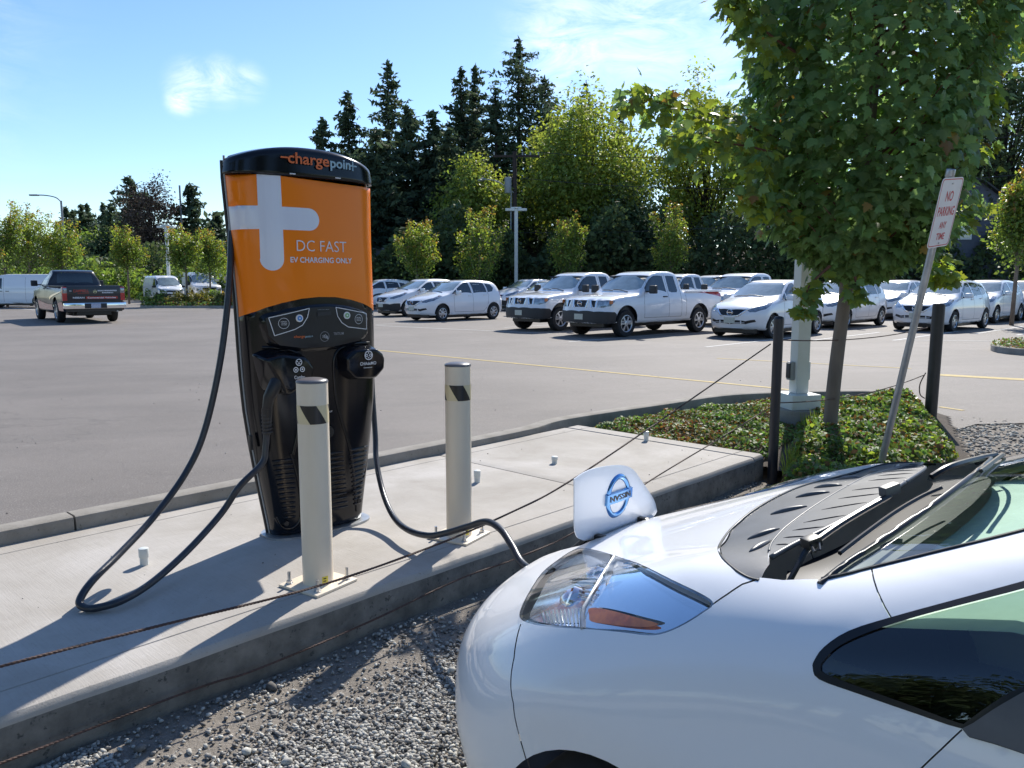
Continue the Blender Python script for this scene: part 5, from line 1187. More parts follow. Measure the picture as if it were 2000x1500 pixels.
# the dark pickup on the left, seen from behind
tt, TS, twf = vehicle('titan', 'dark_pickup_truck', 'dark blue and red wrapped pickup driving away on the left, its lettered tailgate towards us', 'pickup truck', None, paint='navy')
HEAD = R(130); f = Vector((math.cos(HEAD), math.sin(HEAD), 0)); l = Vector((-f.y, f.x, 0))
rwp = wpt(118, 630, 0); tt.location = Vector((rwp.x, rwp.y, 0)) - l * .87 + f * (4.5 - TS.L / 2); tt.rotation_euler = (0, 0, HEAD)
def titan_extra():
    L = TS.L; xr = -L / 2
    # red lower flanks
    for sg in (1, -1):
        for (s0, s1) in ((1.45, 4.0), (5.0, 5.72)):
            V = []; n = 12
            for i in range(n + 1):
                s_ = s0 + (s1 - s0) * i / n
                for z in (.44, .70 + .06 * math.sin(s_ * 1.3)):
                    h = TS.loc(TS.sd(s_, z)); V.append((h.x, (h.y + .014) * sg, h.z))
            mesh('red_side_panel', V, [(2 * i, 2 * i + 1, 2 * i + 3, 2 * i + 2)[::sg] for i in range(n)], M['redpaint'], tt, 180)
        V = []; 
        for i in range(11):
            s_ = 3.6 + 1.9 * i / 10; zc = .80 + .30 * (i / 10) ** .7
            for z in (zc, zc + .10 * (1 - i / 14)): h = TS.loc(TS.sd(s_, z)); V.append((h.x, (h.y + .014) * sg, h.z))
        mesh('red_swoosh', V, [(2 * i, 2 * i + 1, 2 * i + 3, 2 * i + 2)[::sg] for i in range(10)], M['redpaint'], tt, 180)
    tg = MB().box(xr - .035, xr + .02, -.86, .86, .78, 1.30, .012).build('tailgate', M['navy'], tt, 40)
    def rear(txt, y0, z0, h, w_, m, bold=.02, x=xr - .0365, parent=tg):
        v2, f2 = text_geo(txt, h, w_, bold); return mesh('lettering', [(x, -(y0 + a) * 1, z0 + b) for a, b in v2], f2, M[m], parent)
    def bars(y0, z0, h, w_, m):      # small print too fine to read in the photograph
        g3 = random.Random(int(abs(y0) * 100)); y = y0
        V = []; Fc = []
        while y < y0 + w_:
            b_ = g3.uniform(.010, .022); i0 = len(V); V += [(xr - .0365, -y, z0), (xr - .0365, -(y + b_), z0), (xr - .0365, -(y + b_), z0 + h), (xr - .0365, -y, z0 + h)]; Fc.append((i0, i0 + 3, i0 + 2, i0 + 1)); y += b_ + g3.uniform(.006, .012)
        mesh('fine_print', V, Fc, M[m], tg, kind='stuff')
    # the text reads from behind: viewer's right is -y
    rear('C', -.78, 1.12, .045, .034, 'print_w'); rear('C', -.742, 1.12, .045, .034, 'print_w'); rear('CAMPBELL', -.66, 1.09, .10, .50, 'redpaint', .03); bars(-.52, 1.040, .018, .36, 'redpaint')
    bars(.12, 1.125, .045, .62, 'print_w'); bars(.26, 1.055, .040, .36, 'print_w')
    rear('NISSAN', -.68, .875, .062, .36, 'print_w', .03)
    mesh('red_band', [(xr - .0362, y, z) for y, z in ((.27, .86), (.27, .945), (-.76, .945), (-.76, .86))], [(0, 3, 2, 1)], M['redpaint'], tg)
    rear('Commercial Vehicles', -.22, .875, .055, .92, 'print_w', .02, x=xr - .0372)
    emblem(tg, (xr - .04, -.03, 1.11), .055)
    for y in (-.92, .92): MB().box(xr - .03, xr + .10, y - .085, y + .085, .80, 1.28, .015).build('tail_lamp', M['red'], tt, 40); MB().box(xr - .034, xr + .0, y - .07, y + .07, 1.06, 1.24, .01).build('reversing_lamp', M['lamp'], tt, 40)
    MB().box(xr - .19, xr + .05, -1.0, 1.0, .52, .73, .03).build('rear_bumper', M['chrome'], tt, 40)
    MB().box(xr - .20, xr - .02, -.36, .36, .535, .71, .015).build('bumper_step', M['bumperk'], tt, 40)
    MB().box(xr - .212, xr - .20, -.155, .155, .545, .70, .003).build('licence_plate', M['platebl'], tt)
    MB().tube([(xr + .5, -.7, .42), (xr + .15, -.72, .42), (xr + .0, -.74, .41)], .035, 8).build('exhaust', M['steel'], tt, 50)
    MB().box(xr + .1, xr + 5.2, -.55, .55, .30, .42).build('chassis_frame', M['blackrub'], tt)
titan_extra()
# ============================================================ THE CAR IN FRONT
def build_front_car():
    LZ = -.125; HD = R(138.9)
    S = Shell(4.45, [(-.5, .50), (0, .60), (.10, .68), (.37, .79), (.60, .885), (.85, .985), (1.05, 1.052), (1.20, 1.092), (1.36, 1.135), (1.6, 1.235), (2.2, 1.50), (2.45, 1.555), (2.9, 1.565), (3.6, 1.50), (4.1, 1.36), (4.3, 1.1), (4.6, .9)],
              [(-.5, .86), (0, .87), (.9, .885), (2.0, .885), (3.3, .885), (4.4, .84)], [(.1, .07), (.25, .03), (.45, 0), (.68, .0), (.85, .035), (1.0, .075), (1.1, .125), (1.3, .22), (1.45, .31), (1.6, .42)],
              [(0, .16), (.25, .06), (.42, .0), (.55, .005), (.66, .05), (.80, .18), (1.0, .4)], [(0, .1), (.35, .0), (.7, .0), (.95, .05), (1.2, .17), (1.45, .38)],
              rf=(.52, 2.3), rr=(.26, 2.8), kc=.20, crown=.10, k=.15, floor=.17, C=(1.75, 0, .32), sig=.05,
              extra=lambda s, y, z: .034 * np.exp(-((y - .64) / .13) ** 2) * np.clip((s - .35) / .35, 0, 1) * np.clip((1.30 - s) / .3, 0, 1))
    f = Vector((math.cos(HD), math.sin(HD), 0)); l = Vector((-f.y, f.x, 0)); nose = Vector((.070, 2.853, LZ))
    t = thing('electric_hatchback', 'white electric hatchback filling the lower right, nose to the charger with its charge flap open', 'car', nose - f * S.L / 2, HD)
    O = np.array([(-(Vector((0, 0, 0)) - nose)).dot(f), (-nose).dot(l), CAM_H - LZ])
    def cray(px, py):
        d = skydir(px, py); return np.array([-d.dot(f), d.dot(l), d.z])
    def on(px, py, tmax=6.):
        """point of the body seen at a pixel; off the silhouette, the nearest point"""
        d = cray(px, py); tt_ = np.arange(.3, tmax, .012); Pp = O + d * tt_[:, None]; v = S.F(Pp); i = np.argmax(v < 0)
        if v[i] < 0:
            lo, hi = tt_[i - 1], tt_[i]
            for _ in range(20):
                m_ = (lo + hi) / 2
                if S.F((O + d * m_)[None])[0] < 0: hi = m_
                else: lo = m_
            return O + d * hi
        return Pp[np.argmin(v)]
    def ons(pts): return [on(*p) for p in pts]
    def atax(px, py, ax_, val): d = cray(px, py); return O + d * ((val - O[ax_]) / d[ax_])
    feats = []
    def strip(px, w_=1.5, car=None):
        """narrow gap along a pixel polyline"""
        q = [Vector(p) for p in px]; a = []; b = []
        for i, p in enumerate(q):
            d = (q[min(i + 1, len(q) - 1)] - q[max(i - 1, 0)]).normalized(); n_ = Vector((-d.y, d.x)) * w_; a.append(p + n_); b.append(p - n_)
        return [on(*p) for p in a + b[::-1]]
    # --- head lamp in three fields
    LF = [(1142, 1073), (1170, 1079), (1196, 1088), (1168, 1135), (1136, 1188), (1133, 1206), (1135, 1224), (1095, 1222), (1056, 1218), (1025, 1209), (1020, 1196), (1038, 1159), (1063, 1122), (1094, 1096), (1122, 1078)]
    LR = [(1201, 1090), (1253, 1108), (1309, 1136), (1372, 1167), (1388, 1180), (1370, 1194), (1335, 1216), (1299, 1232), (1266, 1237), (1208, 1230), (1141, 1225), (1139, 1206), (1142, 1190), (1173, 1138)]
    AM = [(1146, 1187), (1166, 1186), (1200, 1193), (1243, 1205), (1281, 1216), (1268, 1222), (1235, 1222), (1190, 1218), (1151, 1212), (1147, 1200)]
    sm_ = lambda L_, n=3: [(p.x, p.y) for p in spline([(a, b, 0) for a, b in L_], n, True)]
    AM = sm_(AM); dense_am = ons(AM)
    feats += [('amber', dense_am), ('lampfront', ons(sm_(LF))), ('lamprear', ons(sm_(LR)))]
    rim = [(1142, 1071), (1170, 1076), (1203, 1086), (1255, 1104), (1312, 1132), (1376, 1163), (1393, 1180), (1373, 1197), (1337, 1219.5), (1300, 1236), (1266, 1241), (1208, 1234), (1135, 1228), (1095, 1226), (1055, 1222), (1022, 1213), (1015, 1196), (1033, 1157), (1058, 1119), (1090, 1093), (1120, 1074)]
    feats += [('lamp_gasket', ons(sm_(rim)))]
    # --- openings behind the bonnet
    outer = [(1482, 1131), (1464, 1125), (1436, 1109), (1411, 1085), (1405, 1066), (1420, 1035), (1457, 1004), (1510, 979), (1597, 954)]
    arc1 = [(1499, 1072), (1513, 1047), (1541, 1023), (1597, 988)]
    arc2 = [(1507, 1080), (1550, 1055), (1597, 1032), (1678, 995)]
    o3 = ons(outer); a3 = ons(arc1); b3 = ons(arc2)
    zc = lambda s: S.tp(s, 0)
    cen = [p for p in o3 if p[1] > 0.02]; oc = zc(1.085)
    a3 = [p for p in a3 if p[1] > .02]; b3 = [p for p in b3 if p[1] > .02]
    T_ = lambda s, y: np.array(S.tp(s, y))
    outc = [T_(*q) for q in ((1.176, .690), (1.150, .684), (1.108, .660), (1.050, .603), (.995, .504), (.950, .354), (.935, .218), (.93, .1), (.93, 0))]
    ac = [T_(*q) for q in ((1.140, .560), (1.120, .500), (1.108, .430), (1.104, .371), (1.108, .238), (1.114, .1), (1.116, 0))]; bc = [T_(*q) for q in ((1.158, .588), (1.172, .501), (1.197, .429), (1.228, .33), (1.25, .2), (1.258, .1), (1.26, 0))]
    WS = [(1602, 1131), (1650, 1088), (1700, 1050), (1752, 1012), (1810, 975)]
    w3 = [T_(*q) for q in ((1.296, .685), (1.317, .614), (1.341, .539), (1.364, .457), (1.385, .372))]; wc_ = w3 + [T_(1.408, .25), T_(1.422, .12), T_(1.425, 0)]
    flange = ons([(1484, 1128), (1500, 1100)])
    feats += [('cowl_front', outc + ac[::-1] + flange[::-1]), ('cowl_band', ac + bc[::-1] + ons([(1502, 1084)]))]
    near = ons([(1529, 1133), (1597, 1131)])
    feats += [('trough', [flange[0], flange[1]] + ons([(1502, 1084)]) + bc + wc_[::-1] + near[::-1] + [flange[0]])]
    inner = ons([(1605, 1131), (1659, 1120), (1702, 1109), (1814, 1082), (2000, 1036), (2150, 992), (2300, 940)])
    roof = [T_(2.22, .50), T_(2.16, .3), T_(2.12, 0)]
    gl = wc_ + [zc(2.12)] ; wpoly = wc_[::1] + [T_(2.12, 0), T_(2.16, .3), T_(2.22, .50)] + inner[::-1]
    feats += [('windscreen', wpoly)]
    # --- side glass, frame and mirror foot
    G = [(1604, 1303), (1610, 1290), (1640, 1262), (1700, 1234), (1790, 1205), (1900, 1176), (2000, 1150), (2120, 1116), (2120, 1322), (2060, 1328), (1990, 1345), (1935, 1376), (1890, 1408), (1872, 1412), (1782, 1379), (1676, 1341), (1612, 1316)]
    Fm = [(1588, 1305), (1591, 1290), (1610, 1264), (1659, 1232), (1747, 1204), (1890, 1165), (2000, 1135), (2135, 1097), (2135, 1322), (2060, 1330), (2000, 1352), (1940, 1386), (1900, 1414), (1878, 1423), (1780, 1391), (1670, 1353), (1600, 1327)]
    Mr = [(1881, 1425), (1903, 1414), (1943, 1387), (2002, 1353), (2062, 1331), (2137, 1323), (2137, 1500), (2060, 1490), (2000, 1473), (1940, 1453), (1893, 1440)]
    feats += [('quarter_glass', ons(sm_(G))), ('mirror_foot', ons(Mr)), ('window_frame', ons(sm_(Fm)))]
    feats += [('gap_bonnet', strip([(1391, 1181), (1420, 1161), (1450, 1141), (1482, 1131)], 1.6)),
              ('gap_pillar', strip([(1702, 1106), (1707, 1133), (1714, 1155), (1728, 1185), (1741, 1207)], 1.6)),
              ('gap_door', strip([(1879, 1425), (1840, 1462), (1797, 1503), (1760, 1545), (1735, 1610), (1730, 1700), (1745, 1800)], 1.8)),
              ('gap_bumper', strip([(1017, 1219), (1004, 1285), (1003, 1375), (1015, 1440), (1034, 1506), (1050, 1550)], 1.1))]
    rw = .298
    feats += [('arch_front', arch(S, .945, rw + .030, rw - .005, 26)), ('arch_rear', arch(S, .955 + 2.70, rw + .035, rw + .01, 26))]
    zb = 1.0
    def q_(seq): return P_(S, seq)
    feats += [('rear_side_glass', q_([('s', 2.68, 1.04), ('s', 3.45, 1.06), ('s', 3.35, 1.33), ('s', 3.0, 1.40), ('s', 2.68, 1.43)])),
              ('front_side_glass', q_([('s', 2.12, 1.02), ('s', 2.60, 1.03), ('s', 2.60, 1.43), ('s', 2.40, 1.42), ('s', 2.14, 1.36)])),
              ('tail_light', q_([('s', 4.0, 1.20), ('r', .58, 1.15), ('r', .66, .80), ('s', 4.10, .85)])),
              ('rear_glass', q_([('r', 0, 1.10), ('r', .50, 1.10), ('r', .45, 1.36), ('r', 0, 1.38)])),
              ('lower_grille', q_([('f', 0, .36), ('f', .40, .36), ('f', .46, .28), ('f', 0, .26)])),
              ('charge_port', [tuple(S.tp(.37, .0)), tuple(S.tp(.37, .12)), tuple(S.tp(.355, .18)), tuple(S.tp(.25, .17)), tuple(S.fr(.14, .60)), tuple(S.fr(0, .58))])]
    res = S.build(feats, dr=1.05, dense=.008)
    M_body = M['paintpearl']
    S.obj('body', res['body'], M_body, t, center=True, smooth=180)
    def tilt(VF, a_, b_):       # sink a patch more at its top, so that it leans back and looks up
        V, Fs = VF; z = V[:, 2]; k_ = (z - z.min()) / (z.max() - z.min()); d = S.C - V; d[:, 2] = -.05; d /= np.linalg.norm(d, axis=1)[:, None]; return V + d * (a_ + (b_ - a_) * k_)[:, None], Fs
    # dark inner skin seen through the shut lines
    keep = {'body': res['body']}
    for nm in ('gap_bonnet', 'gap_pillar', 'gap_door', 'gap_bumper'):
        if nm in res:
            for sg in (1, -1): S.obj('shut_line', res[nm], M['blackrub'], t, False, sg, sink=.003)
    for sg in (1, -1):
        S.obj('window_frame', res['window_frame'], M['blackrub'], t, False, sg, sink=-.001)
        S.obj('quarter_window', res['quarter_glass'], M['qglass'], t, False, sg, sink=.003)
        S.obj('mirror_foot', res['mirror_foot'], M['cowl'], t, False, sg, sink=-.006)
        for nm in ('rear_side_glass', 'front_side_glass'): S.obj('side_window', res[nm], M['dkglass'], t, False, sg, sink=.003)
        S.obj('tail_light', res['tail_light'], M['red'], t, False, sg)
        for nm in ('arch_front', 'arch_rear'): S.obj('wheel_arch', res[nm], M['blackrub'], t, False, sg, sink=.14)
        # lamp: housing, bowls, amber strip and clear cover
        hl = S.obj('headlight', res['lamp_gasket'], M['lamp'], t, False, sg, sink=.0015)
        hl['label'] = 'clear wrap-round headlight with an amber strip'
        S.obj('chrome_reflector', tilt(res['lamprear'], .004, .035), M['chrome'], hl, False, sg)
        S.obj('amber_reflector', res['amber'], M['amberL'], hl, False, sg, sink=.005)
        S.obj('lamp_bowl', tilt(res['lampfront'], .02, .06), M['mirrorc'], hl, False, sg)
        for nm in ('lampfront', 'lamprear', 'amber'): S.obj('lens', res[nm], M['lens'], hl, False, sg, sink=-.006)
        # projector, ribs and bulb shade in the front bowl
        c = on(1090, 1155); dC = S.C - c; dC /= np.linalg.norm(dC)
        def lp_(p): v = S.loc(p); return Vector((v.x, v.y * sg, v.z))
        for (px, py, r_) in ((1086, 1160, .036), (1135, 1115, .030)):
            c = on(px, py); c2 = c + dC * .045; cc = lp_(c2); n_ = Vector((-dC[0] * -1, -dC[1] * sg, -dC[2])); n_ = (lp_(c) - lp_(c2)).normalized(); q = Matrix.Translation(cc) @ n_.to_track_quat('Z', 'Y').to_matrix().to_4x4()
            MB().lathe([(r_ * 1.25, -.01), (r_ * 1.2, .012), (r_, .016), (r_ * .92, .012)], 20, q).build('projector_ring', M['chrome'], hl, 40)
            MB().lathe([(r_ * .92, .008), (r_ * .7, .022), (r_ * .35, .030), (.001, .033)], 20, q).build('projector', M['mirrorc'], hl, 180)
        rb = MB()
        for k in range(11):
            a = on(1046 + k * 7.5, 1188 - k * .5) + dC * .016; b = on(1052 + k * 7.2, 1212) + dC * .016; rb.tube([lp_(a), lp_(b)], .0022, 5)
        for k in range(6):
            a = on(1100 + k * 4, 1125 + k * 7) + dC * .02; b = on(1150 - k * 2, 1125 + k * 8) + dC * .02; rb.tube([lp_(a), lp_(b)], .0025, 5)
        rb.build('lamp_ribs', M['lamp'], hl, 60)
        dv = [lp_(on(*p) + dC * .001) for p in ((1200, 1086), (1172, 1133), (1140, 1186), (1136, 1206), (1138, 1228))]
        MB().tube(dv, .006, 6).build('lamp_divider', M['steel'], hl, 60)
        # small inner step of the reflector: pale bar seen in the chrome
        # mirror housing (mostly outside the frame)
    S.obj('tailgate_glass', res['rear_glass'], M['dkglass'], t, True, sink=.003)
    S.obj('lower_grille', res['lower_grille'], M['grille'], t, True, sink=.01)
    S.obj('charge_port_well', res['charge_port'], M['blackrub'], t, True, sink=.07)
    # cowl
    cw = S.obj('cowl_panel', res['cowl_front'], M['cowl'], t, True, sink=.004, smooth=180)
    S.obj('cowl_step', res['cowl_band'], M['cowl'], cw, True, sink=.0, smooth=180)
    S.obj('wiper_trough', res['trough'], M['blackrub'], t, True, sink=.055)
    def lpt(p, up=0., y=1): v = S.loc(p); return Vector((v.x, v.y * y, v.z + up))
    for sg in (1, -1):      # rolled rear lip of the cowl and its slots and ribs
        MB().tube([lpt(p, -.004, sg) for p in spline([Vector(p) for p in bc], 5)], .006, 8).build('cowl_lip', M['cowl'], cw, 180)
        MB().tube([lpt(p, -.001, sg) for p in spline([Vector(p) for p in ac], 5)], .0035, 6).build('cowl_ridge', M['cowl'], cw, 180)
        MB().tube([lpt(p, -.002, sg) for p in spline([Vector(p) for p in outc], 5)], .004, 6).build('cowl_seal', M['blackrub'], cw, 180)
        va = spline([Vector(p) for p in ac], 8); vb = spline([Vector(p) for p in bc], 8)
        for k in range(7):
            tt_ = .13 + .125 * k; a = va[int(tt_ * (len(va) - 1))]; b = vb[min(len(vb) - 1, int((tt_ + .03) * (len(vb) - 1)))]
            p0 = a.lerp(b, .25); p1 = a.lerp(b, .92); q = [np.array(p0.lerp(p1, i / 4)) for i in range(5)]; q = [T_(p[0], p[1]) for p in q]
            MB().tube([lpt(p, -.0005, sg) for p in q], [.001, .0028, .0028, .0028, .001], 5).build('cowl_slot', M['blackrub'], cw, 60)
        vo = spline([Vector(p) for p in outc], 8)
        for k in range(4):
            tt_ = .30 + .2 * k; a = vo[int(tt_ * (len(vo) - 1))]; b = va[min(len(va) - 1, int((tt_ + .03) * (len(va) - 1)))]
            p0 = a.lerp(b, .40); p1 = a.lerp(b, .85); q = [np.array(p0.lerp(p1, i / 6)) for i in range(7)]; q = [T_(p[0], p[1]) for p in q]
            MB().tube([lpt(p, -.003, sg) for p in q], [.002, .006, .0085, .009, .008, .006, .002], 7).build('cowl_rib', M['cowl'], cw, 180)
    S.obj('windscreen', res['windscreen'], M['wsglass'], t, True, sink=.004)
    ed = [lpt(p, .0, 1) for p in wc_]
    for sg in (1, -1):
        q = spline([Vector((p.x, p.y * sg, p.z)) for p in ed], 5); MB().tube(q, .007, 6).build('windscreen_seal', M['blackrub'], t, 60)
        q = spline([lpt(p, -.002, sg) for p in inner], 5); MB().tube(q, .006, 6).build('pillar_seal', M['blackrub'], t, 60)
        q = spline([lpt(p, .0, sg) for p in [inner[-1]] + roof], 5); MB().tube(q, .008, 6).build('roof_seal', M['blackrub'], t, 60)
    # wipers: positions a little above the surface
    def ab(px, py, h): p = on(px, py); return S.loc(p + np.array([0, 0, h]))
    def wiper(arm, bl, nm='wiper'):
        w_ = MB().tube(spline([ab(*p) for p in arm], 4), [.007] * 1 + [.0068] * (4 * (len(arm) - 1)), 6).build(nm, M['blackrub'], t, 40)
        MB().tube(spline([ab(*p) for p in bl], 4), .0055, 5).build('wiper_blade', M['satin'], w_, 40)
        return w_
    w1 = wiper([(1532, 1128, -.03), (1560, 1102, .0), (1583, 1084, .02), (1650, 1040, .026), (1735, 992, .028)], [(1640, 1086, .006), (1700, 1040, .006), (1752, 1003, .006), (1800, 975, .006), (1838, 958, .006)])
    p0 = ab(1735, 990, .040); dd = (ab(1760, 980, .04) - p0).normalized(); q = Matrix.Translation(p0) @ dd.to_track_quat('X', 'Z').to_matrix().to_4x4()
    MB().box(-.028, .030, -.014, .014, -.014, .016, .004, M4=q @ Matrix.Scale(.8, 4)).build('blade_clip', M['cowl'], w1, 40)
    p0 = ab(1583, 1086, .030); MB().box(-.018, .018, -.014, .014, -.010, .012, .004, M4=Matrix.Translation(p0) @ q.to_3x3().to_4x4()).build('arm_joint', M['satin'], w1, 40)
    MB().tube([ab(1583, 1092, .030), ab(1590, 1104, .028), ab(1600, 1100, .028), ab(1598, 1088, .03)], .0028, 5).build('washer_hose', M['satin'], w1)
    def abc(s_, y, h): v = S.loc(T_(s_, y)); return Vector((v.x, v.y, v.z + h))
    w2 = MB().tube(spline([abc(1.30, -.10, -.01), abc(1.33, -.16, .006), abc(1.36, -.35, .006), abc(1.385, -.46, .008)], 4), .0085, 6).build('wiper', M['blackrub'], t, 40)
    MB().tube(spline([abc(1.44, .05, .005), abc(1.435, -.2, .005), abc(1.41, -.40, .005), abc(1.37, -.56, .005)], 4), .0055, 5).build('wiper_blade', M['satin'], w2, 40)
    # interior seen through the windscreen
    dz = .0
    V = []; n = 16
    for i in range(n + 1):
        y = -.72 + 1.44 * i / n
        for s_, z in ((1.43 - .25 * y * y, 1.055 - .10 * y * y), (1.62, 1.085), (1.90, 1.10), (2.10, 1.03), (2.14, .80)): V.append((S.L / 2 - s_, y, z - .06 * y * y))
    Fc = [(5 * i + j, 5 * i + j + 1, 5 * (i + 1) + j + 1, 5 * (i + 1) + j) for i in range(n) for j in range(4)]
    mesh('dashboard', V, Fc, M['dash'], t, 60)
    MB().box(S.L / 2 - 4.1, S.L / 2 - 1.3, -.74, .74, .3, .36).build('cabin_floor', M['interior'], t)
    for y in (.38, -.38):
        st = MB().box(S.L / 2 - 2.98, S.L / 2 - 2.45, y - .25, y + .25, .45, .62, .05).box(S.L / 2 - 3.10, S.L / 2 - 2.92, y - .24, y + .24, .55, 1.16, .05).build('seat', M['dash'], t, 60)
        MB().box(S.L / 2 - 3.10, S.L / 2 - 3.0, y - .13, y + .13, 1.18, 1.36, .04).build('headrest', M['dash'], st, 60)
    q = Matrix.Translation((S.L / 2 - 2.14, .38, 1.00)) @ Matrix.Rotation(R(62), 4, 'Y')
    sw = MB().tube([q @ Vector((.185 * math.cos(a), .185 * math.sin(a), 0)) for a in np.linspace(0, 2 * math.pi, 33)], .015, 8, cap=False).build('steering_wheel', M['wheelst'], t, 180)
    MB().box(-.07, .07, -.06, .06, -.03, .01, .02, M4=q).box(-.012, .012, -.18, .18, -.02, -.002, 0, M4=q).build('wheel_boss', M['wheelst'], sw, 50)
    # charge flap: a curved panel standing up from its hinge, its badge upside down
    out = [(1124, 945), (1127, 934), (1152, 918), (1188, 909.5), (1218, 909), (1237, 918), (1254, 940), (1281, 975), (1290, 994), (1291, 1004), (1275, 1019), (1234, 1036), (1160, 1056), (1143, 1056), (1132, 1047), (1126, 1019)]
    o2 = []
    for p in spline([(a, b, 0) for a, b in out], 3, True):
        v = atax(p.x, p.y, 0, .37); o2.append((v[1], v[2]))
    bow = lambda y, z: .37 + .06 * (z - .9) + .10 * (y + .03) ** 2 * -1.0 + .35 * (z - .90) ** 2 * -1
    dom = [Vector(p) for p in o2]; n = len(dom); ed = [(i, (i + 1) % n) for i in range(n)]
    for y in np.arange(-.4, .3, .02):
        for z in np.arange(.72, 1.05, .02):
            if in_poly(y, z, o2) and poly_dist(y, z, o2) > .008: dom.append(Vector((y, z)))
    a, b, c, *_ = delaunay_2d_cdt(dom, ed, [], 1, 1e-6)
    V1 = []; V2 = []
    for p in a:
        e = min(1, poly_dist(p.x, p.y, o2) / .008); rr_ = .004 * (1 - e) ** 2
        s_ = bow(p.x, p.y); V1.append((S.L / 2 - (s_ + .004 - rr_), p.x, p.y)); V2.append((S.L / 2 - (s_ - .005 + rr_ * .3), p.x, p.y))
    nn = len(V1); Fa = [f_ for f_ in c]; 
    bd = {}
    for f_ in c:
        for i in range(len(f_)):
            e_ = (f_[i], f_[(i + 1) % len(f_)])
            if (e_[1], e_[0]) in bd: del bd[(e_[1], e_[0])]
            else: bd[e_] = 1
    Fc = [tuple(f_)[::-1] for f_ in c] + [tuple(i + nn for i in f_) for f_ in c] + [(e_[0], e_[1], e_[1] + nn, e_[0] + nn) for e_ in bd]
    fl = mesh('charge_flap', V1 + V2, Fc, M_body, t, 50); fl['label'] = 'raised charge port flap with a blue ring badge, standing open'
    # badge: ring with a bar, lettering inverted because the flap is open
    ec = (-.005, .908); rx, rz = .060, .066
    def badge(y, z, off): return Vector((S.L / 2 - (bow(y, z) + .004 + off), y, z))
    tl = R(0)
    ring = [badge(ec[0] + rx * math.cos(a_), ec[1] + rz * math.sin(a_), .004) for a_ in np.linspace(0, 2 * math.pi, 41)]
    bg_ = MB()
    prof = [(-.010, 0), (-.006, .006), (.004, .007), (.010, 0)]
    V = []
    for a_ in np.linspace(0, 2 * math.pi, 48, endpoint=False):
        for dr_, h_ in prof: V.append(badge(ec[0] + (rx + dr_) * math.cos(a_), ec[1] + (rz + dr_) * math.sin(a_), h_))
    bg_.add(V, [(4 * i + j, 4 * i + j + 1, 4 * ((i + 1) % 48) + j + 1, 4 * ((i + 1) % 48) + j) for i in range(48) for j in range(3)])
    bd_ = bg_.build('badge', M['emblem'], fl, 60)
    V = []; pf = [(-.020, 0), (-.017, .010), (.017, .010), (.020, 0)]
    for i in range(17):
        y = ec[0] - .074 + .148 * i / 16
        for dz_, h_ in pf: V.append(badge(y, ec[1] + dz_, h_ + .002 * math.cos((i - 8) / 8 * 1.5)))
    mesh('badge_bar', V, [(4 * i + j, 4 * i + j + 1, 4 * (i + 1) + j + 1, 4 * (i + 1) + j) for i in range(16) for j in range(3)] + [(0, 1, 2, 3), (64, 67, 66, 65)], M['emblem'], bd_, 40)
    v2, f2 = text_geo('NISSAN', .020, .118, .02)
    # seen from behind the flap (towards +s) and upside down
    mesh('badge_lettering', [badge(ec[0] + (.059 - a_) * -1, ec[1] + .010 - b_, .0128) for a_, b_ in v2], f2, M['tape_k'], bd_)
    for y in (.10, -.16): MB().box(S.L / 2 - .40, S.L / 2 - .36, y - .012, y + .012, .765, .80, .004).build('flap_hinge', M['blackrub'], t, 40)
    # wheels
    for s_ in (.955, 3.655): add_wheel(t, S, s_, rw, .205, 6, .77, WC, ('front', 'w'))
    MB().box(-2.0, 1.9, -.64, .64, .12, .22, .02).build('underbody', M['blackrub'], t)
    # door mirrors
    for sg in (1, -1):
        mb = MB().box(S.L / 2 - 2.0, S.L / 2 - 1.84, .96, 1.16, .98, 1.13, .05)
        if sg < 0: mb.V = [Vector((v.x, -v.y, v.z)) for v in mb.V]; mb.F = [f_[::-1] for f_ in mb.F]
        if sg < 0: mb.build('door_mirror', M_body, t, 60)
    return t, S
build_front_car()
# ============================================================ VEGETATION
def cards(C, size, up_bias=.0, asp=.62, dirs=None):
    """leaf-shaped rhombi with a fold: returns V (n*4,3), F (n,4)"""
    n = len(C); C = np.asarray(C); size = np.broadcast_to(np.asarray(size, float), (n,))
    nrm = nr.normal(size=(n, 3)); nrm[:, 2] += up_bias
    if dirs is not None: nrm += dirs
    nrm /= np.linalg.norm(nrm, axis=1)[:, None]
    t = np.cross(nrm, nr.normal(size=(n, 3))); t /= np.linalg.norm(t, axis=1)[:, None] + 1e-9; b = np.cross(nrm, t)
    h = (size / 2)[:, None]
    V = np.stack([C - t * h, C + b * h * asp + nrm * h * .25, C + t * h * 1.1, C - b * h * asp + nrm * h * .25], 1)
    return V.reshape(-1, 3), np.arange(n * 4).reshape(-1, 4)
def foliage(name, C, size, mats, parent, fm=None, kind='stuff', up=.4, dirs=None, asp=.62):
    V, Fq = cards(C, size, up, asp, dirs)
    return fastmesh(name, V, Fq, mats, fm, parent, kind)
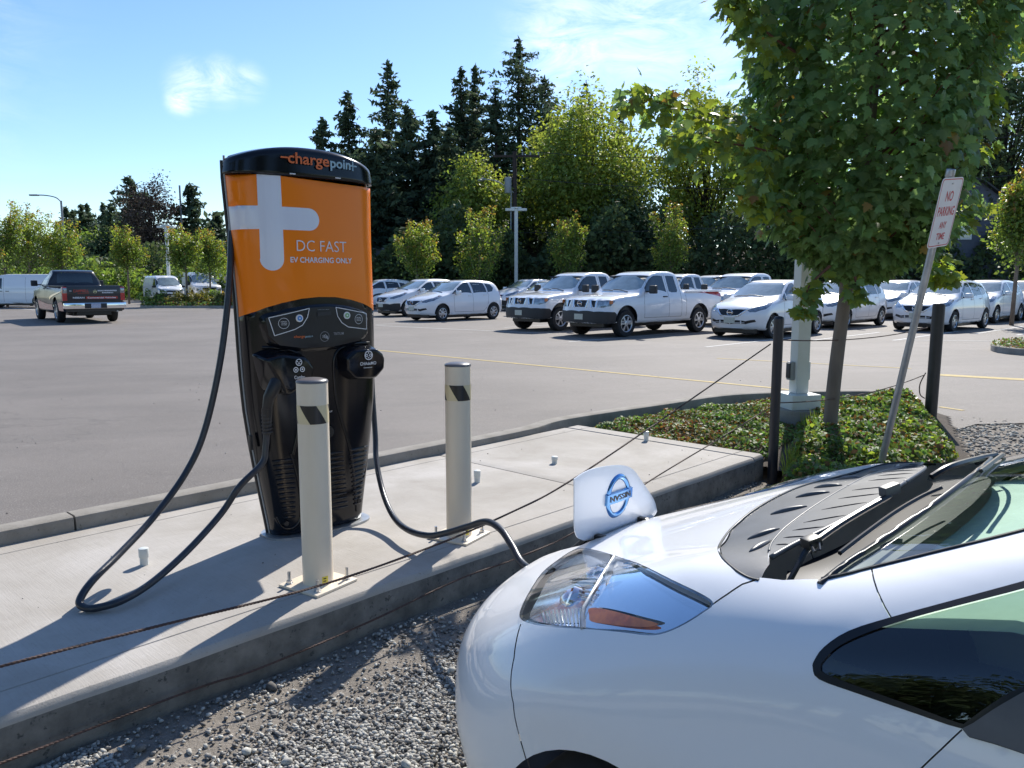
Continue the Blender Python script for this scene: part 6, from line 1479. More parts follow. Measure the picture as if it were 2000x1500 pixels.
def crown_pts(n, rad, clumps, cl, flat=1., seed=0, low=0.):
    """points in clumps through an ellipsoid centred on the origin, more of them near its skin"""
    g = np.random.default_rng(seed); rad = np.array(rad)
    d = g.normal(size=(clumps, 3)); d /= np.linalg.norm(d, axis=1)[:, None]; r = g.uniform(.25, 1, clumps) ** .5
    bump = 1 + .22 * np.sin(d[:, 0] * 5 + seed) * np.sin(d[:, 2] * 4 + 1) + .10 * g.normal(size=clumps)
    cc = d * (r * bump)[:, None] * rad; cc[:, 2] = np.where(cc[:, 2] < 0, cc[:, 2] * (1 - low), cc[:, 2])
    k = g.integers(0, clumps, n); off = g.normal(size=(n, 3)) * cl * [1, 1, .7]
    lim = np.linalg.norm(off, axis=1); off *= np.minimum(1, 1.9 * cl / (lim + 1e-9))[:, None]
    return cc[k] + off, cc, k
def limbs(mb, base, cc, n, r0, seed=1):
    g = random.Random(seed)
    for c in sorted(cc, key=lambda q: g.random())[:n]:
        c = Vector(c); a = Vector((0, 0, base.z + (c.z - base.z) * .35)) + Vector((base.x, base.y, 0))
        m_ = a.lerp(c, .5) + Vector((0, 0, -.08 * (c - a).length)); mb.tube([a, m_, c], [r0, r0 * .6, r0 * .15], 5, cap=False)
def broadleaf(name, label, px, top_py, Y, width_px, base_z=0., leaf=.30, n=9000, m='leafA', clumps=90, cl=.9, crown_low=None, seed=3, cat='tree', group=None, X=None, top=None, trunk_m='barkd', m2=None, nl=24):
    p = wpd(px, 600, Y) if X is None else Vector((X, Y, 0)); ztop = wpd(px, top_py, Y).z if top is None else top
    wr = width_px / 2 / FPX * Y; zl = crown_low if crown_low is not None else ztop * .18
    t = thing(name, label, cat, (p.x, p.y, base_z), 0, group); H = ztop - base_z
    cz = (ztop + zl) / 2 - base_z; rz_ = (ztop - zl) / 2
    P0, cc, k = crown_pts(n, (wr * .92, wr * .92, rz_ * .93), clumps, cl, seed=seed)
    P0[:, 2] += cz; cc = cc + [0, 0, cz]
    tr = MB().tube([(0, 0, -.2), (.02 * H, 0, H * .25), (0, .02 * H, H * .5), (.01 * H, 0, H * .8)], [H * .022, H * .016, H * .011, H * .004], 9); limbs(tr, Vector((0, 0, H * .15)), cc, nl, H * .006, seed)
    tr.build('trunk', M[trunk_m], t, 180)
    mats = [M[m]] + ([M[m2]] if m2 else []); fm = None
    if m2: fm = ((P0[:, 2] - cz) / rz_ + nr.normal(size=n) * .3 > .62).astype(int)
    foliage('crown', P0, nr.uniform(.65, 1.25, n) * leaf, mats, t, fm, dirs=(P0 - [0, 0, cz]) / max(wr, rz_) * .9); return t
def conifer(name, label, X, Y, H, rad, seed, n_wh=44, base=.08, m='needle', ragged=.25, group=None, droop=.35, card=.5, z0=0.):
    g = np.random.default_rng(seed); t = thing(name, label, 'tree', (X, Y, z0), 0, group)
    MB().tube([(0, 0, -.2), (0, 0, H * .5), (0, 0, H)], [H * .017, H * .010, .02], 7).build('trunk', M['barkd'], t, 180)
    C = []; br = MB(); Dn = []
    for i in range(n_wh):
        tt_ = base + (1 - base) * (i / n_wh) ** .92; z = H * tt_; Lb = 2.1 * rad * (1 - tt_) ** .74 * (.80 + ragged * g.normal()); Lb = max(.12, min(Lb, rad * 2.0))
        for j in range(g.integers(5, 8)):
            a = g.uniform(0, 2 * np.pi); l_ = Lb * g.uniform(.55, 1.12); dr_ = droop * (1.1 - tt_)
            if l_ > rad * .35 and i % 2 == 0: br.tube([(0, 0, z), (math.cos(a) * l_ * .9, math.sin(a) * l_ * .9, z - l_ * dr_ * .8)], [.05, .015], 3, cap=False)
            m_ = max(3, int(l_ / card * 4.6))
            for q in range(m_):
                s_ = (q + g.uniform(.2, 1)) / m_; w_ = .20 * l_ * (1 - s_) + .08
                C.append((math.cos(a) * l_ * s_ - math.sin(a) * g.normal() * w_, math.sin(a) * l_ * s_ + math.cos(a) * g.normal() * w_, z - l_ * dr_ * s_ + l_ * .16 * s_ * s_ - abs(g.normal()) * .13 * l_ * .5 * s_))
    for i in range(10): C.append((0, 0, H - i * .12))
    br.build('branches', M['barkd'], t)
    C = np.array(C); n = len(C); foliage('crown', C, g.uniform(.6, 1.3, n) * card, [M[m]], t, up=.8, asp=.42); return t

fir_specs = [  # px, top_py, Y, radius, seed
    (690, 178, 62, 3.0, 1, 'ragged fir with bare upper tiers, leftmost of the tall evergreens'), (766, 118, 67, 3.4, 2, 'tall fir with a broad drooping top standing above its neighbours, just right of the charger'),
    (800, 205, 60, 3.6, 3, 'dense dark fir below and right of the broad drooping one'), (742, 250, 56, 3.4, 4, 'lower fir right behind the orange charger'), (850, 215, 61, 3.3, 5, 'dark fir at the gap before the central group of tall firs'),
    (904, 132, 65, 3.3, 6, 'left one of twin slender fir tops in the central group'), (930, 128, 68, 3.0, 7, 'right one of twin slender fir tops in the central group'), (970, 175, 62, 3.0, 8, 'shorter fir between the twin tops and the tallest fir'),
    (1013, 72, 66, 4.6, 9, 'tallest fir with thin see-through branches, top of the whole skyline'), (1062, 150, 68, 3.4, 10, 'fir leaning on the right flank of the tallest one'),
    (1140, 158, 92, 3.0, 11, 'small distant fir tip above the bright yellow-green tree'), (1207, 180, 84, 2.8, 12, 'distant fir tip right of the bright yellow-green tree'), (640, 232, 60, 2.9, 13, 'short fir with outstretched side branches at the left end of the evergreens'), (880, 250, 58, 3.2, 20, 'broad low fir below the twin tops')]
for (px, ty, Y, rd, sd, lb) in fir_specs:
    p = wpd(px, 600, Y); H = wpd(px, ty, Y).z; conifer('fir_tree', lb, p.x, Y, H, rd, sd, n_wh=48 if sd != 9 else 56, ragged=.22 if sd != 9 else .34, group='tall firs beyond the lot', base=.06, card=.55 if sd != 9 else .42)
far = [(142, 404, 120, 14), (172, 400, 118, 15), (183, 398, 128, 16), (213, 398, 122, 17), (229, 396, 115, 18), (252, 412, 120, 19), (155, 412, 124, 21), (385, 360, 88, 22), (432, 418, 95, 23), (268, 345, 92, 24)]
names = ['small distant fir tip left of the street lamp arm end', 'distant slim fir tip in the far skyline on the left', 'distant fir behind the slim tip on the left skyline', 'pointed distant fir in the middle of the left skyline', 'darker distant fir left of the dead-looking tree', 'distant fir hidden behind the brown tree crown', 'low distant fir over the rounded bushes', 'dark fir with sparse top behind the planted island on the left', 'distant evergreen just left of the charger', 'dark full evergreen next to the brown tree']
for (px, ty, Y, sd), lb in zip(far, names):
    p = wpd(px, 600, Y); H = wpd(px, ty, Y).z; conifer('fir_tree', lb, p.x, Y, H, H * (.22 if sd < 22 else .30), sd, n_wh=30, card=.9, group='distant firs on the left skyline')
# big broadleaf trees
broadleaf('broadleaf_tree', 'large sunlit yellow-green tree right of the utility pole', 1150, 196, 58, 262, n=26000, clumps=210, cl=.95, leaf=.30, m='leafA', seed=5, nl=50)
broadleaf('broadleaf_tree', 'bright green tree left of the utility pole, below the twin firs', 932, 320, 54, 140, n=12000, clumps=110, cl=.7, leaf=.27, m='leafA', seed=6, nl=30)
broadleaf('broadleaf_tree', 'airy tree with sky showing through its crown, left of the young maple', 1375, 140, 60, 205, n=16000, clumps=190, cl=.62, leaf=.28, m='leafA', seed=7, nl=60)
broadleaf('broadleaf_tree', 'loose tree behind the young maple crown', 1530, 170, 62, 250, n=15000, clumps=150, cl=.8, leaf=.32, m='leafC', seed=8, nl=50)
broadleaf('broadleaf_tree', 'tall thin-leaved tree behind the leaning sign at the right', 1935, 60, 52, 230, n=15000, clumps=210, cl=.62, leaf=.27, m='leafC', seed=9, nl=70)
broadleaf('broadleaf_tree', 'dark tree filling the gap between the maple and the right edge', 1780, 240, 58, 220, n=10000, clumps=120, cl=.8, leaf=.32, m='leafC', seed=10, nl=40)
broadleaf('broadleaf_tree', 'reddish brown tinted thicket tree below the airy tree', 1230, 390, 54, 190, n=9000, clumps=90, cl=.7, leaf=.28, m='leafC', seed=12, nl=20)
broadleaf('broadleaf_tree', 'rounded pale bush tree in the distance on the left', 180, 444, 92, 75, n=3500, clumps=50, cl=.8, leaf=.4, m='leafB', seed=13, crown_low=0)
broadleaf('broadleaf_tree', 'rounded darker bush tree beside the pale one on the left', 215, 448, 88, 80, n=3500, clumps=50, cl=.8, leaf=.4, m='leafC', seed=14, crown_low=0)
broadleaf('brown_tree', 'tall half-dead tree with bare brown twigs on the left', 300, 335, 84, 105, n=9000, clumps=170, cl=.6, leaf=.24, m='deadtwig', seed=15, nl=90, crown_low=.5)
# dark thickets that read as one mass
def thicket(name, label, x0, x1, y0, depth, h, n, m, sz, seed):
    g = np.random.default_rng(seed); xx = g.uniform(x0, x1, n); yy = y0 + depth * g.uniform(0, 1, n) ** 1.6
    hh = h * (.72 + .16 * np.sin(xx * .7 + seed) + .12 * np.sin(xx * 1.9 + 2)) ; zz = hh * g.uniform(0, 1, n) ** .75
    o = foliage(name, np.stack([xx, yy, zz], 1), g.uniform(.6, 1.3, n) * sz, [M[m]], None, up=.5, dirs=np.tile([0, -.6, 0], (n, 1))); tag(o, label, 'thicket', kind='stuff'); return o
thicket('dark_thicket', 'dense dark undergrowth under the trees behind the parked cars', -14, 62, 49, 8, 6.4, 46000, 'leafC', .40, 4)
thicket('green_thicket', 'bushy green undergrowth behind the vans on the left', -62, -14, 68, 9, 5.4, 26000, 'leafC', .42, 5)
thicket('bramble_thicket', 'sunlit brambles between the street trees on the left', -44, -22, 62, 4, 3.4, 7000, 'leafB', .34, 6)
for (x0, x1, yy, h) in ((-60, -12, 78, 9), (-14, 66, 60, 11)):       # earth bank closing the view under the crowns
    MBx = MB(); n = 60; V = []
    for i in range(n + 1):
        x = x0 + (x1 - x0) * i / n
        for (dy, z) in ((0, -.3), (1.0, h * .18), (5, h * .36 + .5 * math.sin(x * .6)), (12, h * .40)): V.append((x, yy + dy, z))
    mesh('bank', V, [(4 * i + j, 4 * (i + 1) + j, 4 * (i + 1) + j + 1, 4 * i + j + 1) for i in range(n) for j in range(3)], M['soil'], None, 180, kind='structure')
# young street maples: upright, flaring, with yellow and red new tips
def young_maple(label, px, top_py, Y, width_px, seed, shape=1., name='young_street_tree', group='young maples planted round the lot', low=1.6, n=5200, leaf=.135):
    g = np.random.default_rng(seed); p = wpd(px, 600, Y); H = wpd(px, top_py, Y).z; wr = width_px / 2 / FPX * Y
    t = thing(name, label, 'tree', (p.x, Y, 0), 0, group); C = []; sh = []; tr = MB().tube([(0, 0, -.1), (.03, 0, low), (0, 0, H * .7)], [.075, .06, .02], 8)
    for b in range(34):
        a = g.uniform(0, 2 * np.pi); z0 = low + (H - low) * g.uniform(0, .55); rr_ = wr * g.uniform(.25, 1.02) * (1 - .25 * (z0 - low) / (H - low)); z1 = min(H, z0 + (H - low) * g.uniform(.28, .60) * (1.15 - .45 * rr_ / wr))
        a0 = Vector((0, 0, z0)); a1 = Vector((math.cos(a) * rr_ * .7, math.sin(a) * rr_ * .7, z0 + (z1 - z0) * .45)); a2 = Vector((math.cos(a) * rr_, math.sin(a) * rr_, z1)); q = spline([a0, a1, a2], 5)
        tr.tube(q, [.018 * (1 - .8 * i / (len(q) - 1)) for i in range(len(q))], 4, cap=False)
        m_ = n // 34
        for k in range(m_):
            s_ = g.uniform(.12, 1) ** .8; v = q[min(len(q) - 1, int(s_ * (len(q) - 1)))]; w_ = .26 * (1.15 - s_) + .05; C.append((v.x + g.normal() * w_, v.y + g.normal() * w_, v.z + g.normal() * w_ * .9)); sh.append(s_ + .15 * g.normal() + .25 * (v.z / H - .6))
    tr.build('trunk', M['bark'], t, 180); C = np.array(C); sh = np.array(sh); C[:, 2] = np.maximum(C[:, 2], low * .8)
    fm = np.where(sh > 1.04, 2, np.where(sh > .66, 1, 0)); foliage('crown', C, g.uniform(.65, 1.3, len(C)) * leaf, [M['leafB'], M['mapleY'], M['mapleR']], t, fm, up=.7); return t
young_maple('young maple just right of the charger, behind the crossover', 815, 432, 44, 100, 31)
young_maple('young maple with drooping low branches left of the tall white lamp pole', 936, 402, 45, 125, 32, low=1.2)
young_maple('small upright young maple between the lamp pole and the pickups', 1110, 412, 46, 88, 33)
young_maple('upright young maple over the cab of the front pickup', 1307, 392, 46, 90, 34)
young_maple('young maple at the far right frame edge', 1978, 330, 27, 105, 35, low=1.9)
young_maple('maple left of the tall one, at the left frame edge', 15, 400, 46, 120, 36)
young_maple('tallest street maple of the left cluster', 62, 388, 48, 110, 37, n=4200)
young_maple('maple directly behind the dark pickup cab', 128, 422, 50, 95, 38)
young_maple('round young maple between the dark pickup and the small van', 253, 440, 52, 78, 39, low=2.0)
young_maple('young maple standing in the planted island in front of the vans', 366, 436, 47.5, 80, 40, low=1.9)
young_maple('young maple behind the vans, right of the island tree', 412, 448, 56, 70, 41)
# ------------------------------------------------------------ the maple by the island
def leaf_shape():
    """five-lobed maple leaf, stalk at the origin, tip at +X, unit length"""
    o = [(0, 0), (-.10, .16), (.02, .30), (-.02, .52), (.20, .44), (.34, .62), (.44, .50), (.42, .26), (.60, .34), (.66, .20), (.74, .17), (1, 0)]
    pts = o + [(x, -y) for x, y in o[-2:0:-1]]
    V = [(.30, 0, .0)] + [(x, y, -.22 * abs(y) - .14 * x * x) for x, y in pts]; n = len(pts)
    return np.array(V), np.array([(0, 1 + i, 1 + (i + 1) % n) for i in range(n)])
LV, LF = leaf_shape()
def leaf_frames(C, tip, nrm, size):
    tip = tip / np.linalg.norm(tip, axis=1)[:, None]; nrm = nrm - tip * (nrm * tip).sum(1)[:, None]; nrm /= np.linalg.norm(nrm, axis=1)[:, None] + 1e-9; b = np.cross(nrm, tip); return tip, b, nrm
def leaves_mesh(name, C, tip, nrm, size, mats, fm, parent):
    tip, b, nrm = leaf_frames(C, tip, nrm, size); s_ = size[:, None, None]
    V = C[:, None, :] + s_ * (LV[None, :, 0:1] * tip[:, None] + LV[None, :, 1:2] * b[:, None] + LV[None, :, 2:3] * nrm[:, None]); k = len(LV)
    Fq = (LF[None] + (np.arange(len(C)) * k)[:, None, None]).reshape(-1, 3); return fastmesh(name, V.reshape(-1, 3), Fq, mats, np.repeat(fm, len(LF)), parent, 'stuff')
tb = wpt(1617, 868, .06); t = thing('maple_tree', 'leafy green maple in the planting bed, its crown filling the upper right', 'tree', (tb.x, tb.y, 0))
cx, cy = .20, .05
trunk = MB().tube(spline([(0, 0, -.1), (.02, 0, .5), (.06, 0, 1.1), (.12, .01, 1.7), (.20, .02, 2.4), (.26, .03, 3.4), (.28, .04, 4.0), (.28, .05, 4.5)], 4), [.076, .067, .062, .061, .060, .059, .058, .057, .056, .055, .055, .069, .066, .062, .058, .054, .05, .046, .042, .038, .034, .03, .027, .024, .020, .016, .013, .010, .008], 14).build('trunk', M['bark'], t, 180)
ZP = [1.50, 1.62, 1.85, 2.1, 2.5, 3.0, 3.6, 3.9, 4.2, 4.45, 4.6]; RP = [.10, .33, .62, .78, .87, .95, 1.04, .98, .70, .33, .06]
g = np.random.default_rng(77); n = 9600
zz = np.concatenate([g.uniform(1.52, 4.2, int(n * .92)), g.uniform(4.2, 4.6, n - int(n * .92))]); aa = g.uniform(0, 2 * np.pi, n); rr_ = np.interp(zz, ZP, RP)
lob = 1 + .13 * np.sin(aa * 3 + zz * 2.2) + .10 * np.sin(aa * 5 - zz * 4.1) + .07 * g.normal(size=n)
rad = rr_ * lob * g.uniform(.42, 1, n) ** .42
C = np.stack([cx + rad * np.cos(aa), cy + rad * np.sin(aa), zz], 1)
outw = np.stack([np.cos(aa), np.sin(aa), np.zeros(n)], 1); sideb = np.ones(n)
lim = MB(); g2 = random.Random(5)
for k in range(46):
    a = g2.uniform(0, 2 * math.pi); z0 = g2.uniform(1.45, 3.7); z1 = min(4.5, z0 + g2.uniform(.35, 1.0)); r1 = float(np.interp(z1, ZP, RP)) * .93
    q = spline([(cx * min(1, z0 / 3), 0, z0), (cx + math.cos(a) * r1 * .5, math.sin(a) * r1 * .5, z0 + (z1 - z0) * .5), (cx + math.cos(a) * r1, math.sin(a) * r1, z1)], 4); lim.tube(q, [.016 * (1 - .85 * i / (len(q) - 1)) for i in range(len(q))], 5, cap=False)
# long boughs leaving the crown
def bough(path, nl_, spread, taper=.014):
    q = spline([Vector(p) - Vector((tb.x, tb.y, 0)) for p in path], 8); lim.tube(q, [taper * (1 - .8 * i / (len(q) - 1)) for i in range(len(q))], 5, cap=False); o = []; od = []
    for k in range(nl_):
        s_ = g.uniform(.15, 1) ** .8; v = q[int(s_ * (len(q) - 1))]; w_ = spread * (1.15 - .55 * s_)
        d = g.normal(size=3) * w_ * [1, 1, .8]; o.append((v.x + d[0], v.y + d[1], v.z + d[2] - .04)); od.append((d[0], d[1] - .05, 0))
    return np.array(o), np.array(od) / spread
extra = []
for path, nl_, sp_ in [([wpd(1620, 330, 7.0), wpd(1500, 262, 6.9), wpd(1400, 225, 6.9), wpd(1300, 205, 6.9), wpd(1225, 175, 6.9)], 340, .13), ([wpd(1600, 330, 6.9), wpd(1480, 290, 6.6), wpd(1380, 275, 6.5), wpd(1300, 265, 6.45)], 190, .13),
                       ([wpd(1640, 150, 6.9), wpd(1520, 80, 6.6), wpd(1455, 20, 6.5), wpd(1430, -30, 6.5)], 260, .13), ([wpd(1560, 420, 6.8), wpd(1500, 390, 6.6), wpd(1470, 360, 6.5)], 160, .11),
                       ([wpd(1740, 330, 7.0), wpd(1840, 210, 7.0), wpd(1905, 100, 7.0), wpd(1960, -20, 7.1)], 420, .17), ([wpd(1760, 360, 7.0), wpd(1850, 290, 6.9), wpd(1890, 250, 6.9), wpd(1930, 190, 6.9)], 300, .14),
                       ([wpd(1780, 200, 7.2), wpd(1900, 110, 7.4), wpd(1990, 60, 7.6), wpd(2060, 20, 7.7)], 420, .17), ([wpd(1800, 470, 6.9), wpd(1830, 500, 6.8), wpd(1850, 540, 6.8)], 90, .08), ([wpd(1760, 380, 7.0), wpd(1850, 420, 7.0), wpd(1900, 400, 7.0), wpd(1925, 385, 7.0)], 60, .07),
                       ([wpd(1620, 520, 6.7), wpd(1580, 560, 6.6), wpd(1570, 600, 6.55)], 60, .06), ([wpd(1670, 540, 6.7), wpd(1675, 575, 6.7)], 40, .05)]:
    extra.append(bough(path, nl_, sp_))
C2 = np.concatenate([e[0] for e in extra]); O2 = np.concatenate([e[1] for e in extra])
C = np.concatenate([C, C2]); outw = np.concatenate([outw, O2]); n = len(C)
lim.build('limbs', M['twig'], t, 180)
tip = outw * .55 + [0, 0, -.75] + g.normal(size=(n, 3)) * .42; nrm = outw * .9 + [0, 0, .55] + g.normal(size=(n, 3)) * .45
size = g.uniform(.062, .112, n)
fm = np.where(g.uniform(size=n) < .018, 2, np.where((np.arange(n) > 9600) & (g.uniform(size=n) < .62), 1, 0))
camv = np.array([0, 0, CAM_H]) - (C + [tb.x, tb.y, 0]); dist = np.linalg.norm(camv, axis=1); tip_, b_, nn_ = leaf_frames(C, tip, nrm, size)
facing = np.abs((nn_ * camv).sum(1)) / dist; pxl = (C[:, 0] + tb.x) / (C[:, 1] + tb.y) * FPX + 1000; inview = (pxl < 2000) & ((C[:, 2] - CAM_H) / (C[:, 1] + tb.y) < .60)
front = ((C[:, 1] < cy - rr_.mean() * .30) | (np.arange(n) >= 9600)) & inview; score = np.where(front, facing * size / dist, -1); pick = np.argsort(-score)[:300]; rest = np.ones(n, bool); rest[pick] = False
leaves_mesh('crown', C[rest], tip[rest], nrm[rest], size[rest], [M['maple'], M['mapleY'], M['mapleR']], fm[rest], t)
lm = []
for k, mm in enumerate(('maple', 'mapleY', 'mapleR')):
    me = bpy.data.meshes.new('leaf'); me.from_pydata([tuple(map(float, v)) for v in LV], [], [tuple(map(int, f)) for f in LF]); me.materials.append(M[mm]); lm.append(me)
for i in pick:
    o = bpy.data.objects.new('leaf', lm[int(fm[i])]); link(o, t); s_ = float(size[i]); a, b, c = tip_[i], b_[i], nn_[i]
    o.matrix_local = Matrix(((a[0] * s_, b[0] * s_, c[0] * s_, C[i, 0]), (a[1] * s_, b[1] * s_, c[1] * s_, C[i, 1]), (a[2] * s_, b[2] * s_, c[2] * s_, C[i, 2]), (0, 0, 0, 1)))
# ------------------------------------------------------------ planting bed ground cover
def ground_cover(name, label, region, n, hfun, sz, mats, fmf, seed):
    g = np.random.default_rng(seed); xs = [p[0] for p in region]; ys = [p[1] for p in region]; C = []; fm = []
    while len(C) < n:
        x = g.uniform(min(xs), max(xs)); y = g.uniform(min(ys), max(ys))
        if not in_poly(x, y, region): continue
        dd = poly_dist(x, y, region); h = hfun(x, y) * min(1, .35 + dd / .22); z = bed_z(x, y) + h * g.uniform(.15, 1) ** .4; C.append((x, y, z)); fm.append(fmf(x, y, g))
    C = np.array(C); o = foliage(name, C, g.uniform(.6, 1.3, n) * sz, mats, None, np.array(fm), up=1.3, dirs=np.tile([.2, -.3, 0], (n, 1)), asp=.8); tag(o, label, 'ground cover', kind='stuff')
bump = lambda x, y: .5 + .5 * math.sin(x * 6.3 + 1) * math.sin(y * 5.1) + .3 * math.sin(x * 14 + y * 11)
wq = lambda px, py: (lambda p: (p.x, p.y))(wpt(px, py, .06))
bedL = [(p.x, p.y) for p in (UV(5.99, .30), UV(5.99, 1.9))] + [(p.x, p.y) for p in kc[15:30]] + [wq(1548, 792), wq(1552, 862), wq(1500, 892)]
ground_cover('low_red_ground_cover', 'low red-tinged ground cover between the slab end and the lamp pole', bedL, 15000, lambda x, y: .03 + .08 * bump(x, y), .036, [M['gcG'], M['gcR']], lambda x, y, g: int(g.uniform() < .34 + .2 * math.sin(x * 5)), 51)
bedR = [wq(1552, 868), wq(1560, 815), wq(1600, 800), wq(1640, 792), wq(1790, 790), wq(1842, 842), wq(1870, 895), wq(1760, 935), wq(1660, 965), wq(1560, 975), wq(1528, 960)]
ground_cover('leafy_ground_cover', 'taller glossy green ground cover round the maple trunk and sign foot', bedR, 17000, lambda x, y: .10 + .10 * bump(x * .8, y * .8), .046, [M['gcG'], M['gcR'], M['mapleY']], lambda x, y, g: int(g.choice([0, 0, 0, 0, 1, 2])), 52)
# grass tufts by the footing
V = []; Fc = []
for (bx_, by_) in [wq(1578, 852), wq(1590, 846), wq(1585, 858)] + [wq(1545, 905), wq(1536, 930)]:
    for k in range(26):
        a = g.uniform(0, 6.28); h = g.uniform(.10, .26); d = g.uniform(.02, .09); x0, y0 = bx_ + g.normal() * .02, by_ + g.normal() * .02; i0 = len(V)
        V += [(x0 - .002, y0, .05), (x0 + .002, y0, .05), (x0 + math.cos(a) * d * .5 + .0015, y0 + math.sin(a) * d * .5, .05 + h * .6), (x0 + math.cos(a) * d, y0 + math.sin(a) * d, .05 + h)]; Fc += [(i0, i0 + 1, i0 + 2), (i0, i0 + 2, i0 + 3)]
o = mesh('grass_tuft', V, Fc, M['mapleY'], kind='stuff'); tag(o, 'thin grass tufts beside the round concrete footing', 'grass')
# ------------------------------------------------------------ planted islands in the lot
def island(poly, label_gc, n, h, sz, seed, kerbh=.13):
    q = spline([Vector((a, b, 0)) for a, b in poly], 6, True); q.append(q[0]); o = kerb_seg(q[::-1], w0=.15, z1=kerbh, gap=0, parent=None); o.name = 'island_kerb'; o['kind'] = 'structure'
    pl = [(p.x, p.y) for p in q[:-1]]; mesh('island_soil', [(x, y, .08) for x, y in pl], [tuple(range(len(pl)))[::1]], M['soil'], kind='structure')
    g = np.random.default_rng(seed); C = []
    xs = [p[0] for p in pl]; ys = [p[1] for p in pl]
    while len(C) < n:
        x = g.uniform(min(xs), max(xs)); y = g.uniform(min(ys), max(ys))
        if in_poly(x, y, pl): C.append((x, y, .08 + h * g.uniform(0, 1)))
    o = foliage('island_ground_cover', np.array(C), g.uniform(.6, 1.3, n) * sz, [M['gcG'], M['gcR']], None, (g.uniform(size=n) < .3).astype(int), up=1.2); tag(o, label_gc, 'ground cover', kind='stuff')
p = wpt(2060, 690, 0); island([(p.x - 1.05, p.y - .3), (p.x - .8, p.y + .9), (p.x + .6, p.y + 2.0), (p.x + 4, p.y + 1.6), (p.x + 4, p.y - .8), (p.x, p.y - .95)], 'ground cover in the small kerbed island at the right edge', 5000, .13, .06, 61)
a = wpt(262, 602, 0); b = wpt(470, 600, 0); island([(a.x, 44.6), (a.x + .3, 46.4), ((a.x + b.x) / 2, 47.2), (b.x + 4, 47.4), (b.x + 4, 44.4), ((a.x + b.x) / 2, 44.0)], 'ground cover in the long planted island on the left', 5000, .25, .14, 62)
for (px, Y, w_, h_, m_, lb) in [(300, 45.4, 1.5, .85, 'leafB', 'low green shrub at the left end of the planted island'), (325, 45.8, 1.2, .7, 'leafC', 'small dark shrub in the planted island'), (348, 45.2, 1.3, .75, 'shrubY', 'yellow-green shrub left of the island tree trunk'), (368, 46.0, 1.1, .55, 'leafC', 'low dark shrub at the island tree foot'),
                                (392, 45.2, 1.6, 1.0, 'shrubY', 'large golden shrub in the middle of the planted island'), (418, 45.8, 1.3, .9, 'leafB', 'green shrub right of the golden one'), (436, 45.0, 1.1, .8, 'leafC', 'dark shrub near the charging cable'), (456, 45.2, 1.2, 1.1, 'mapleR', 'reddish shrub half hidden by the charger')]:
    p = wpd(px, 600, Y); t = thing('shrub', lb, 'shrub', (p.x, Y, .08), 0, 'shrubs in the planted island on the left'); P0, cc, k = crown_pts(1100, (w_ / 2, w_ / 2, h_ / 2), 40, .10, seed=px); P0[:, 2] = np.maximum(.02, P0[:, 2] + h_ * .45)
    foliage('foliage', P0, nr.uniform(.6, 1.3, len(P0)) * .11, [M[m_]], t, up=.8); MB().tube([(0, 0, 0), (0, 0, h_ * .5)], .02, 5).build('stem', M['barkd'], t)
# ============================================================ POLES, WIRES, SHED, HOUSE
Y = 52.0; p = wpd(1005, 600, Y); zt = wpd(1005, 296, Y).z
t = thing('utility_pole', 'dark wooden utility pole with crossarm, transformer and a curved street light arm', 'utility pole', (p.x, Y, 0))
MB().tube([(0, 0, -.2), (0, 0, zt)], [.19, .13], 12).build('pole', M['pole_k'], t, 50)
ca = MB().box(-1.35, 1.6, -.06, .06, zt - .35, zt - .22).build('crossarm', M['pole_k'], t)
for x in (-1.3, -.6, .5, 1.0, 1.5): MB().cyl((x, 0), .05, zt - .22, zt - .02, 8).build('insulator', M['greym'], ca)
MB().cyl((-.42, -.1), .22, zt - 2.6, zt - 1.6, 16, bev=.03).build('transformer', M['greym'], t, 50)
a0 = wpd(1003, 378, Y).z; tipx = wpd(952, 352, Y)
q = spline([(0, -.1, a0), (-.6, -.1, a0 + .45), (-1.2, -.1, a0 + .78), (-1.75, -.1, a0 + .85)], 5); arm = MB().tube(q, .04, 6).build('lamp_arm', M['greym'], t, 60)
MB().tube([(-1.7, -.1, a0 + .84), (-2.0, -.1, a0 + .86), (-2.35, -.1, a0 + .80)], [.05, .12, .05], 8).build('cobra_head_lamp', M['greym'], arm, 60)
MB().tube([(-.28, -.15, 0), (-.22, -.12, a0 + .2)], .05, 6).build('conduit', M['greym'], t, 60)
# white lot lamp in front of it
Y2 = 47.; p2 = wpd(1008, 600, Y2); z2 = wpd(1005, 408, Y2).z
def lot_lamp(label, X, Y, z, s=1.):
    t = thing('lot_lamp_post', label, 'lamp post', (X, Y, 0)); MB().box(-.10 * s, .10 * s, -.10 * s, .10 * s, -.1, z, .01).build('pole', M['polew'], t); MB().cyl((0, 0), .3, -.1, .7, 16).build('footing', M['curb'], t, 40)
    for sg in (-1, 1): MB().box(sg * .10 if sg > 0 else -.62, .62 if sg > 0 else -.10, -.2, .2, z - .12, z + .02, .02).build('lamp_head', M['polew'], t)
    MB().box(-.3, .3, -.12, .12, z + .025, z + .10, .02).build('bracket', M['polew'], t)
lot_lamp('tall white lot lamp with a flat twin head in front of the utility pole', p2.x, Y2, z2)
p3 = wpd(333, 600, 60); lot_lamp('white lot lamp with a flat head above the vans on the left', p3.x, 60, wpd(333, 442, 60).z)
